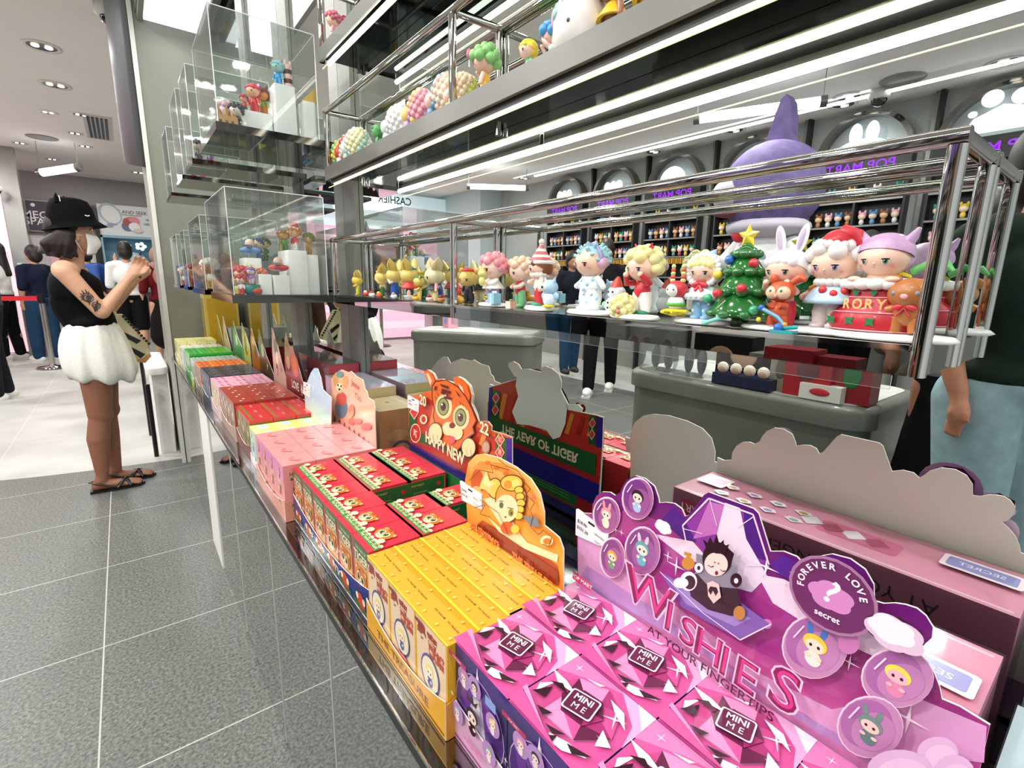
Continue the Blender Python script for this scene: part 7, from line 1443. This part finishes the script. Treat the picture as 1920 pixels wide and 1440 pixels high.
    if scarf: MB().ell(Q(0, 0, 1.42), (.1*s, .12*s, .09*s), M(scarf, .85)).ell(Q(-.02, 0, 1.58), (.12*s, .1*s, .13*s), M(scarf, .85)).ell(Q(-.08, 0, 1.28), (.06*s, .12*s, .16*s), M(scarf, .85)).build('headscarf', t)
    if extra: extra(t, s)
    return t
def backpack(col): return lambda t, s: (MB().rbox(-.3*s, -.14*s, 1.0*s, -.13*s, .14*s, 1.42*s, .05, M(col, .7), lid=.03).build('backpack', t), MB().tube([(-.12*s, .09*s, 1.43*s), (.1*s, .1*s, 1.4*s), (.13*s, .1*s, 1.15*s), (-.1*s, .1*s, 1.02*s)], .018, M(col, .7), 8, flat=.4).build('strap', t))
visitor('person with long black hair and white t-shirt queueing by the red belt', -1.38, 10.15, PI*.93, 1.66, '#e9e8e2', '#141416', long_hair=True, armf=(.22, .25), skin='#d8a88c', wide=.98)
visitor('person in black with brown trousers at the left edge of the queue', -1.50, 9.35, PI*.9, 1.55, '#0e0e10', '#3a2a20', hair='#1a1412', armf=(.1, .1), skin='#b98868', shoes='#8a8a86', wide=1.15)
visitor('person in navy t-shirt and jeans leaning a hand on the queue post', -.95, 9.75, PI*.75, 1.62, '#161c30', '#24405c', hair='#15110f', skin='#b98a6c', armf=(.05, .02), wide=1.12)
visitor('person in bright blue t-shirt with backpack behind the hat wearer', -.38, 9.75, PI*.5, 1.66, '#23427c', '#202a3c', hair='#15110f', skin='#b98a6c', extra=backpack('#2c54a0'), armf=(.15, .15))
visitor('person in white t-shirt and black shorts photographing the display shelves', .08, 9.2, PI*.5, 1.70, '#e6e6e2', '#101014', hair='#15110f', skin='#c99878', trousers=.52, armf=(.26, .55), shoes='#e4e4e0')
visitor('person in dark red dress and tan headscarf walking beside the pillar edge', .42, 8.45, PI*.6, 1.62, '#5a1018', '#12100f', hair='#9a7466', skin='#b98a6c', skirt=.45, scarf='#9a7466', sleeves=.95)
# seen only in the mirror
visitor('person in dark top and blue jeans standing in the aisle, reflected in the mirror', 1.23-4.87, 4.96, -1.2, 1.66, '#1c1e28', '#2a4a66', shoes='#24242a', skin='#a8765c')
visitor('person in black with white sneakers striding behind the grey counters, reflected in the mirror', 1.23-4.3, 3.85, -.6, 1.72, '#17171a', '#121214', shoes='#ecebe6', stride=.42, skin='#b08066')
visitor('person in black trousers standing past the near grey counter, reflected in the mirror', 1.23-4.95, 1.55, -.4, 1.7, '#2a2a2e', '#101012', shoes='#3a2a26')
visitor('person in grey t-shirt and black skirt near the right edge, reflected in the mirror', 1.23-2.62, .42, -.3, 1.6, '#8d8880', '#0d0d0f', skirt=.35, skin='#a8745a', wide=1.05)
visitor('person in light blue jeans and dark top at the right edge, reflected in the mirror', 1.23-2.15, .24, -.9, 1.72, '#1c2a22', '#8fa8b0', skin='#b37a5e', wide=1.05, armf=(.06, .04))
visitor('person with black hair before the pink cashier wall, reflected in the mirror', 1.23-2.9, 7.6, -2.4, 1.62, '#2a2530', '#26262c', long_hair=True)
visitor('person with dark hair at the cashier queue, reflected in the mirror', 1.23-2.3, 6.9, -2.8, 1.64, '#4a4450', '#202026')
# ---- stanchions with the red belt
def stanchion(x, y, label):
    t = thing('queue_post', label, 'queue post', (x, y, 0), 0, 'steel queue posts'); MB().lathe((0, 0, 0), [(0, 0), (.17, 0), (.17, .015), (.15, .035), (.04, .045), (.03, .06)], CHROMED, 28).build('base', t)
    MB().tube([(0, 0, .05), (0, 0, .88)], .032, M('#b5b2ac', .18, .9), 18).build('pole', t); MB().tube([(0, 0, .87), (0, 0, .99)], .04, BLACK, 18).build('belt_head', t)
stanchion(-.865, 9.0, 'nearer steel queue post holding the red belt'); stanchion(-.74, 10.2, 'further steel queue post behind the hat wearer'); stanchion(-2.6, 9.0, 'left steel queue post beyond the frame')
tag(MB().box(-2.57, 8.998, .905, -.905, 9.002, .965, M('#c8102a', .6)).build('red_belt'), 'bright red queue belt running to the left from the steel post', 'belt')
tag(MB().obox((-.4, 10.2, .935), (.6, .004, .06), rotz(.2), M('#c8102a', .6)).build('red_belt'), 'short red queue belt behind the hat wearer', 'belt')

# ================================================================== back wall displays (seen directly, left)
YB = 12.39
struct(MB().box(-1.22, 10.3, 0, -1.02, 10.5, CEIL, M('#a09e99', .25, .8, noise=.1, scale=2)), 'wall_chrome_column')
t = thing('pink_light_wall', 'glowing pale pink panel wall at the left edge beside the chrome column', 'light panel', (-1.7, 10.3, 0))
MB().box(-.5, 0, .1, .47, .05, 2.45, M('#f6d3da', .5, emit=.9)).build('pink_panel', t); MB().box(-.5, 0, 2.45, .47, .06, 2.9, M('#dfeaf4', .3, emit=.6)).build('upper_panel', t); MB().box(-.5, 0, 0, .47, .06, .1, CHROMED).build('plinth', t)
def board(label, x0, x1, z0, z1, col, art, y=YB, name='poster_board'):
    t = thing(name, label, 'poster', ((x0+x1)/2, y, z0)); h = (x1-x0)/2; H = z1-z0
    MB().box(-h-.02, -.05, -.02, h+.02, -.001, H+.02, M('#9d9b95', .35, .5)).build('frame', t); b = MB(); b.box(-h, -.056, 0, h, -.05, H, col)
    art(Art(b, (0, -.056, H/2), (1, 0, 0), (0, 0, 1), (0, -1, 0), .002), h, H/2); b.build('poster', t); return t
W_ = M('#f2f2f0', .5)
board('dark slate poster with white lettering on the grey back wall, half behind the hat', -1.18, -.34, 2.0, 2.5, M('#4a4752', .5), lambda a, w, h: (a.text('MEGA', -w*.62, h*.05, .17, W_, 0, 1., .01), a.text('SPACE', -w*.56, -h*.4, .17, W_, 0, 1., .01), a.ell(-w*.78, h*.72, .03, .03, W_), a.rect(-w*.9, -h*.55, -w*.88, h*.15, W_)))
def hide(a, w, h):
    a.text('HIDE AND SEEK', .0*w, .62*h, .085, M('#4a3a38', .5), 0, 1., .01); a.rect(-.3*w, .42*h, .5*w, .46*h, M('#8a6a5a', .5))
    a.ell(-.62*w, .45*h, .16, .2, M('#a9b8c0', .5), .5); a.ell(-.6*w, .4*h, .13, .17, M('#e3e6e2', .5), .5)
    for u, v in ((-.6, -.25), (-.75, -.4), (.7, -.1), (.8, .2)): a.ell(u*w, v*h, .08, .02, M('#8fa4b4', .5))
    a.ell(.1*w, .0, .12, .09, M('#d8727c', .5)); a.ell(.2*w, .05*h, .08, .08, M('#e08a90', .5)); a.ell(-.05*w, -.3*h, .1, .09, M('#5a7892', .5), .6); a.ell(.18*w, -.35*h, .09, .08, M('#f0ece6', .5)); a.ell(.3*w, -.6*h, .07, .04, M('#e8c8b8', .5)); a.ell(-.1*w, -.05*h, .05, .07, M('#a84a40', .5))
board('pale blue illustrated poster lettered HIDE AND SEEK on the back wall', -.2, .66, 1.99, 2.53, M('#dfe3e2', .5), hide)
t = thing('display_cabinet', 'light blue display cabinet with glowing white clouds under the illustrated poster', 'cabinet', (.22, YB, 1.30))
b = MB(); CB = M('#7aa2b0', .5); b.box(-.44, -.35, 0, .44, -.3, .04, CB); b.box(-.44, -.03, 0, .44, -.001, .67, M('#5f8fa4', .5)); b.box(-.44, -.35, .63, .44, -.001, .67, CB); b.box(-.44, -.35, 0, -.41, -.001, .67, CB); b.box(.41, -.35, 0, .44, -.001, .67, CB); b.box(-.44, -.35, 0, .44, -.001, .03, CB); b.build('case', t)
for i, (x, n_) in enumerate(((-.1, 5), (.14, 5))):
    b = MB(); [b.ell((x+.06*math.cos(2*PI*k/5), -.25, .5+.05*math.sin(2*PI*k/5)), .035, M('#eef4fa', .5, emit=.8), seg=10, rings=7) for k in range(5)]; b.build('glowing_cloud', t)  # white cloud shapes with emission in their material
MB().ell((0, -.2, .12), (.26, .1, .27), M('#8fb0c4', .5, noise=.2, scale=30)).build('diorama', t)
MB().tube([(-.32, -.2, .03), (-.32, -.2, .2)], .08, M('#a8c8d0', .2), 14).build('jar', t); MB().ell((.3, -.22, .12), (.06, .06, .09), M('#c8d4dc', .4)).build('figurine', t)
MB().box(-.44, -.32, -.36, .44, -.001, -.02, M('#6d8088', .5)).build('lower_case', t)
for i in range(2):
    for j in range(3):
        me = None
        o = MB().box(0, 0, 0, .11, .08, .11, M('#8a2434', .5)).ell((.055, -.003, .055), (.04, .006, .035), M('#d88a94', .5)).build('toy_package', None, (-.2+.12*i, YB-.42, .62+.12*j))
        tag(o, 'dark red toy package, %s column, %s layer under the blue cabinet' % (['left', 'right'][i], ['bottom', 'middle', 'top'][j]), 'package', 'dark red toy packages on the back wall')
tag(MB().box(0, 0, 0, .26, .10, .62, M('#a8a8a6', .5)).build('pedestal', None, (-.21, YB-.43, 0)), 'grey pedestal carrying the dark red toy packages', 'pedestal')
t = thing('locker_unit', 'grey panelled locker unit on the back wall behind the hat wearer', 'cabinet', (-.75, YB, 0)); b = MB(); b.box(-.42, -.3, .0, .42, -.001, 1.9, M('#b3b1ac', .5)); b.build('body', t)
for i in range(3): MB().box(-.4+.27*i, -.31, .1, -.15+.27*i, -.3, 1.86, M('#c3c1bc', .45)).build('door', t)
MB().box(-.2, -.32, 1.0, .2, -.31, 1.7, M('#e6b6c0', .5)).build('pink_picture', t)
for x, lb in ((-1.22, 'dark vertical rail on the back wall left of the slate poster'), (-.27, 'dark vertical rail on the back wall between the two posters')): tag(MB().box(-.025, -.06, 0, .025, 0, 2.5, M('#2a2a2c', .3, .6)).build('wall_rail', None, (x, YB-.06, 0)), lb, 'rail')
t = thing('card_terminal', 'small white card terminal on the chrome column behind the queue', 'terminal', (-1.09, 10.28, 1.33)); MB().rbox(-.09, -.03, -.05, .09, .0, .07, .01, WHITE).build('housing', t); MB().box(-.05, -.033, -.01, .04, -.03, .03, BLACK).build('screen', t)

# ================================================================== arched niches on the left wall (seen in the mirror)
XL = -4.82
DK = M('#141418', .4); DK2 = M('#2b2a2e', .5); PUR = M('#7a1ac8', .5, emit=1.6); LITW = M('#f4fbff', .5, emit=2.6); LINE = M('#8fa0a8', .5); GREYP = M('#a8aca9', .5, noise=.04)
struct(MB().box(XL, -1, 0, XL+.02, 8.2, .98, M('#8c8d88', .45, .2, noise=.05, scale=3)), 'trim_2')
def icon(t, kind):
    def pr(pts, name='icon_light', m=LITW, d=.03, x=.36): MB().prism(pts, (x, 0, 0), (0, 1, 0), (0, 0, 1), (1, 0, 0), d, m).build(name, t)
    C = lambda cy, cz, ry, rz, n=20: [(cy+ry*math.cos(2*PI*k/n), cz+rz*math.sin(2*PI*k/n)) for k in range(n)]
    if kind == 'paw': pr(C(-.1, 2.8, .065, .06)); pr(C(.08, 2.82, .07, .065)); pr(C(.19, 2.72, .03, .025)); pr([(-.22, 2.56), (.24, 2.56), (.18, 2.68), (-.0, 2.76), (-.2, 2.7)])
    elif kind == 'bunny':
        pr([(.25*math.cos(a), 2.56+.13*math.sin(a)) for a in [PI*k/14 for k in range(15)]]); pr(C(-.07, 2.74, .055, .1)); pr(C(.07, 2.74, .055, .1)); 
        for c in (-.07, .07): MB().prism(C(c, 2.74, .04, .085), (.364, 0, 0), (0, 1, 0), (0, 0, 1), (1, 0, 0), .003, LINE).build('ear_outline', t); MB().prism(C(c, 2.74, .036, .081), (.3645, 0, 0), (0, 1, 0), (0, 0, 1), (1, 0, 0), .003, LITW).build('ear_fill', t)
    elif kind == 'dome': pr([(.2*math.cos(a), 2.58+.2*math.sin(a)) for a in [PI*k/14 for k in range(15)]])
    else: [pr(C(c, 2.66, .06, .08)) for c in (-.11, 0, .11)]
def far_toy_mesh(c1, c2, c3):
    b = MB(); b.ell((0, 0, .03), (.025, .022, .032), T_(c1), seg=10, rings=6); b.ell((0, 0, .085), (.036, .034, .034), T_(c2), seg=12, rings=7); b.ell((-.006, 0, .1), (.037, .036, .03), T_(c3), seg=12, rings=6); [b.ell((0, k*.024, .128), (.01, .012, .02), T_(c3), seg=8, rings=5) for k in (-1, 1)]
    return b.mesh('far_toy')
FT = [far_toy_mesh(*c) for c in (('#e8c84a', '#f3d6c0', '#d8b03a'), ('#6a9ac8', '#f3d6c0', '#5a8ab8'), ('#c84a5a', '#f3d6c0', '#e8e4e0'), ('#f0ece8', '#f3d6c0', '#e8a8b8'), ('#5aa88a', '#f3d6c0', '#3a8a7a'), ('#b87a4a', '#e8c098', '#8a5a3a'))]
BAYS = [(1.05, 'paw', 'nearest'), (2.04, 'bunny', 'second'), (3.14, 'dome', 'third'), (4.2, 'dome', 'fourth'), (5.22, 'three', 'fifth'), (6.26, 'three', 'furthest')]
k_ = 0
cn = ['gold', 'blue', 'red', 'white', 'green', 'brown']
for bi, (yc, kind, word) in enumerate(BAYS):
    t = thing('display_niche', '%s arched niche with purple sign and lit white icon, seen in the mirror' % word, 'display niche', (XL+.016, yc, 0), 0, 'arched niches along the wall'); t.scale = (.4, 1, 1); R = .375
    b = MB(); n = 26
    for r0, r1, x0, x1, m in ((R, R+.045, .0, .34, CHROMED),):
        A = [PI*k/n for k in range(n+1)]; vs = []
        for a in A: vs += [(x, r*math.cos(a), 2.53+r*math.sin(a)) for x, r in ((x0, r0), (x1, r0), (x1, r1), (x0, r1))]
        fs = []
        for k in range(n): fs += [(4*k+i, 4*k+(i+1) % 4, 4*k+4+(i+1) % 4, 4*k+4+i) for i in range(4)]
        b.add(vs, fs, m, False)
    b.build('arch_ring', t)
    MB().prism([(R*math.cos(a), 2.53+R*math.sin(a)) for a in [PI*k/20 for k in range(21)]], (.03, 0, 0), (0, 1, 0), (0, 0, 1), (1, 0, 0), .02, M('#9aa0a0', .3, .2)).build('arch_face', t)
    icon(t, kind)
    MB().box(.0, -.42, 2.34, .34, .42, 2.53, DK).build('sign_board', t)
    b = MB(); a = Art(b, (.3415, 0, 2.43), (0, 1, 0), (0, 0, 1), (1, 0, 0), .001); a.text('POP MART', 0, 0, .12, PUR, 0, 1.05, .01); b.build('sign_lettering', t)
    MB().box(.0, -.42, .98, .03, .42, 2.34, DK).build('back_panel', t)
    for y in (-.42, -.01, .4): MB().box(.03, y, .98, .32, y+.02, 2.34, DK2).build('divider', t)
    for zi, z in enumerate((1.35, 1.62, 1.86, 2.1)):
        MB().box(.03, -.4, z, .33, .4, z+.012, DK2).build('shelf', t); MB().box(.33, -.4, z-.004, .336, .4, z+.014, M('#9b9c98', .3, .6)).build('shelf_edge', t)
        if zi == 1: b = MB(); [b.box(.25, -.39+.0325*q, z-.085, .335, -.37+.0325*q, z-.01, M('#c89a3c' if q % 2 else '#b07a2a', .4)) for q in range(24)]; b.build('amber_box_row', t)  # amber slats stand in for a row of small boxes
        if zi in (1, 2, 3):
            for q in range(8):
                if zi == 3 and q % 2: continue
                y = -.35+.092*q + (.03 if q > 3 else 0); c = (q*2+zi+bi) % 6
                o = put('toy_figure', FT[c], (XL+.105, yc+y, z+.014), 'small %s toy, %s from the near end, %s shelf of the %s arched niche' % (cn[c], ORD[q], {1: 'lower', 2: 'middle', 3: 'top'}[zi], word.split()[0]), 'small toys in the arched niches', 'toy figure')
    for s_ in (-.53, ): 
        tt_ = thing('pilaster', 'dark metal pilaster left of the %s arched niche' % word, 'pilaster', (XL+.001, yc-.53, 0), 0, 'metal pilasters between the niches')
        MB().box(0.016, -.04, 0, .10, -.008, CEIL, M('#3a3b3a', .3, .7)).build('dark_strip', tt_); MB().box(0.016, -.006, 0, .08, .03, CEIL, M('#85857f', .3, .6)).build('pale_strip', tt_)
struct(MB().box(XL, -1, .98, XL+.015, 8.0, CEIL, GREYP), 'trim_3')
t = thing('cove_light_line', 'cove light line on the ceiling above the arched niches', 'lamp', (XL+.55, 4.5, CEIL)); MB().box(-.01, -2.6, -.012, .02, 2.6, -.001, M('#eaf4f6', .4, emit=1.2)).build('light_strip', t)  # glowing strip of the cove light
# purple shark-hatted big figure
t = thing('shark_statue', 'large purple shark-headed figure on a white plinth, seen in the mirror behind the shelf', 'statue', (1.23-4.2, 2.05, 0), .0)
SH = M('#6c5f8c', .75, noise=.18, scale=14); SHW = M('#b9b2c0', .7)
MB().ell((0, 0, 2.02), (.36, .38, .36), SH, seg=32, rings=20).build('shark_head', t)
b = MB(); vs = [(.0, -.16, 2.28), (0, .10, 2.3), (0, .05, 2.42), (0, .01, 2.56), (0, -.02, 2.66), (0, -.055, 2.69), (0, -.09, 2.64), (0, -.115, 2.52), (0, -.12, 2.4)]
b.prism([(q[1], q[2]) for q in vs], (.06, 0, 0), (0, 1, 0), (0, 0, 1), (1, 0, 0), .12, SH); b.build('dorsal_fin', t)
MB().ell((.16, .2, 1.98), (.2, .19, .15), SHW).build('snout', t); MB().ell((.2, .22, 1.86), (.14, .16, .06), M('#7a2030', .6)).build('mouth', t); MB().ell((-.0, .0, 1.72), (.3, .32, .1), SHW).build('jaw', t)
MB().ell((.02, .02, 1.5), (.17, .22, .24), M('#e4e2e4', .7)).build('torso', t); MB().ell((.19, .12, 1.66), (.04, .07, .06), M('#c02838', .6)).build('scarf', t)
for k in (-1, 1): MB().tube([(0, k*.2, 1.6), (.08, k*.3, 1.45)], [.07, .06], M('#e4e2e4', .7), 12).build('arm', t); MB().tube([(0, k*.1, 1.35), (0, k*.11, 1.12)], [.09, .1], M('#e4e2e4', .7), 12).build('leg', t)
MB().lathe((0, 0, 0), [(0, 0), (.38, 0), (.38, 1.05), (.36, 1.08), (0, 1.08)], M('#c9c8c4', .45), 32).build('plinth', t)
# grey rounded counters in the aisle
PG = M('#6b6d65', .38, 0, .2, noise=.03, scale=6); PT = M('#c3c4bf', .35)
def island(label, x, y, rz, lx, ly, h):
    t = thing('island_counter', label, 'counter', (x, y, 0), rz, None)
    MB().rbox(-lx/2+.02, -ly/2+.02, 0, lx/2-.02, ly/2-.02, h-.1, .13, PG, 8).build('body', t); MB().rbox(-lx/2, -ly/2, h-.098, lx/2, ly/2, h-.0, .14, PG, 8, .03).build('rim', t); MB().rbox(-lx/2+.05, -ly/2+.05, h-.0, lx/2-.05, ly/2-.05, h+.004, .11, PT, 8).build('top_panel', t); return t
island('near grey rounded island counter crowded with toy packages, seen in the mirror', -1.55, 1.30, 0, .8, 1.30, .75)
island('further grey rounded island counter, empty topped, seen in the mirror', -1.68, 4.33, R_(53), 1.35, .62, .75)
island('grey cashier queue counter behind the further island, seen in the mirror', -2.3, 6.1, R_(25), .5, 2.2, .98)
def pack(label, x, y, z, sx, sy, sz, c, c2=None, clear=False, art=None, rz=0.):
    t = thing('toy_package', label, 'package', (x, y, z), rz); MB().box(-sx/2, -sy/2, 0, sx/2, sy/2, sz, ACRYL if clear else M(c, .35), {5: M(c, .35)}).build('carton', t)
    if clear: [MB().ell((0, (k-.5)*sy*.45, sz*.3), (sx*.2, sy*.13, sz*.28), M(c, .5)).ell((0, (k-.5)*sy*.45, sz*.65), (sx*.2, sy*.14, sz*.13), M(c2 or '#d8d0c8', .5)).build('toy_inside', t) for k in (0, 1)]
    elif c2: MB().ell((sx/2+.001, 0, sz*.55), (.003, sy*.25, sz*.25), M(c2, .4), seg=14, rings=8).build('window', t)
    return t
zt = .7545
pack('left clear plastic toy case with grey toys on the near island counter', -1.28, 1.76, zt, .16, .2, .27, '#8f8f92', '#c8a0a0', True)
pack('right clear plastic toy case with grey toys on the near island counter', -1.28, 1.54, zt, .16, .18, .27, '#7a7a80', '#b8b0b0', True)
pack('small white toy package with deer print, left one on the near island', -1.23+.03, 1.78, zt, .06, .15, .06, '#dcd8cc', '#a88a60') if 0 else None
pack('tall black toy package with round face picture on the near island', -1.36, 1.28, zt, .12, .3, .26, '#17161a', '#c8a088')
pack('dark blue tray of four round-faced toys at the island edge', -1.22, 1.22, zt, .10, .3, .055, '#1c2240')
for i in range(4): tag(MB().ell((0, 0, .02), (.02, .026, .026), M('#c8a58c', .5)).ell((0, 0, .025), (.018, .03, .03), M('#e8dcd0', .6)).build('round_toy', None, (-1.20, 1.12+.07*i, zt+.058)), 'round-faced toy head in the dark blue tray, %s' % ['nearest', 'second nearest', 'second furthest', 'furthest'][i], 'toy', 'round-faced toys in the blue tray')
pack('beige toy package with open window on the near island', -1.30, 1.06, zt, .12, .1, .2, '#9a9a8a', '#6a6a60')
pack('big glossy red toy package on the near island counter', -1.28, .93, zt, .14, .2, .24, '#a8202c', '#6a3a3c')
pack('red and green toy package with white scallops on the near island', -1.30, .76, zt, .12, .15, .22, '#8f1f2a', '#1f7a42')
pack('low white toy package with red berries lettering at the island front', -1.215, .86, zt, .06, .17, .07, '#e8e6de', '#c8303a')
pack('pink toy package with blue foot at the left end of the further island', -1.55, 4.68, .7545, .12, .12, .14, '#e6a4b8', '#7aa8e0')
for i, (c, lb) in enumerate((('#b02a38', 'red'), ('#c8a48a', 'tan'), ('#8fb4d8', 'pale blue'), ('#e0a0b0', 'pink'), ('#7a2a30', 'dark red'))): pack('%s box on the cashier queue counter, %s in the line' % (lb, ['first', 'second', 'third', 'fourth', 'last'][i]), -2.3+.09*(i-2)*-1, 6.1+.2*(i-2), .985, .14, .17, .12+.03*(i % 3), c, '#e8e0d8')
# cashier
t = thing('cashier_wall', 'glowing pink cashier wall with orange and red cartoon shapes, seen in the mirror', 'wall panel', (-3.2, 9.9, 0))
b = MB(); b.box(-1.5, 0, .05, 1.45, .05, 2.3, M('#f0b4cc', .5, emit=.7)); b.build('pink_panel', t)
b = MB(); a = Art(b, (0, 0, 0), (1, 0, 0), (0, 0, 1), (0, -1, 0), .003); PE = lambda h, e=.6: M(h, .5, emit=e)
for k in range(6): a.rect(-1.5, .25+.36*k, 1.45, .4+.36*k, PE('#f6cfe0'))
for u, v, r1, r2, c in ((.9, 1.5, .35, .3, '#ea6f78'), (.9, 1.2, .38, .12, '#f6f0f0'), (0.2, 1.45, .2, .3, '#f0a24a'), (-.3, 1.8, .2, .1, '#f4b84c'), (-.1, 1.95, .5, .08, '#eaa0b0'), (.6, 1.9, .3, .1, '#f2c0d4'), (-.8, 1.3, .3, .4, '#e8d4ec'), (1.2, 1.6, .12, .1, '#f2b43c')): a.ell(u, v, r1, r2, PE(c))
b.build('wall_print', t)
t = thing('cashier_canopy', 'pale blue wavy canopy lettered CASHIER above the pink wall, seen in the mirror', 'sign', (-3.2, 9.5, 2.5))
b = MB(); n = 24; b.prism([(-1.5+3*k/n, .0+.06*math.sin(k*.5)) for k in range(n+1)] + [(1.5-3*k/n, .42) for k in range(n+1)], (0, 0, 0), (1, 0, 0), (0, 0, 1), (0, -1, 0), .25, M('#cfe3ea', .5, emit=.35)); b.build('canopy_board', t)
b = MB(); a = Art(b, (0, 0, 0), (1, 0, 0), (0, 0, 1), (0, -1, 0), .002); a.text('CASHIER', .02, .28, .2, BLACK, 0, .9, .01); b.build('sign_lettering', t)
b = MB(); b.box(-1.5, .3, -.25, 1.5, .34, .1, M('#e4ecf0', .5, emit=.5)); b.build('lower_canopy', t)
struct(MB().box(XL, 8.2, 0, XL+.5, 12.4, CEIL, M('#b8c4c8', .5)), 'wall_cashier_side')
t = thing('queue_sign', 'dark folded price sign on the cashier wall, seen in the mirror', 'sign', (-3.95, 9.85, 1.3)); MB().box(-.12, -.02, 0, .12, 0, .45, M('#4a4a48', .5)).build('sign_plate', t); MB().box(.16, -.02, .05, .36, 0, .4, M('#b8b8b4', .5)).build('side_plate', t)
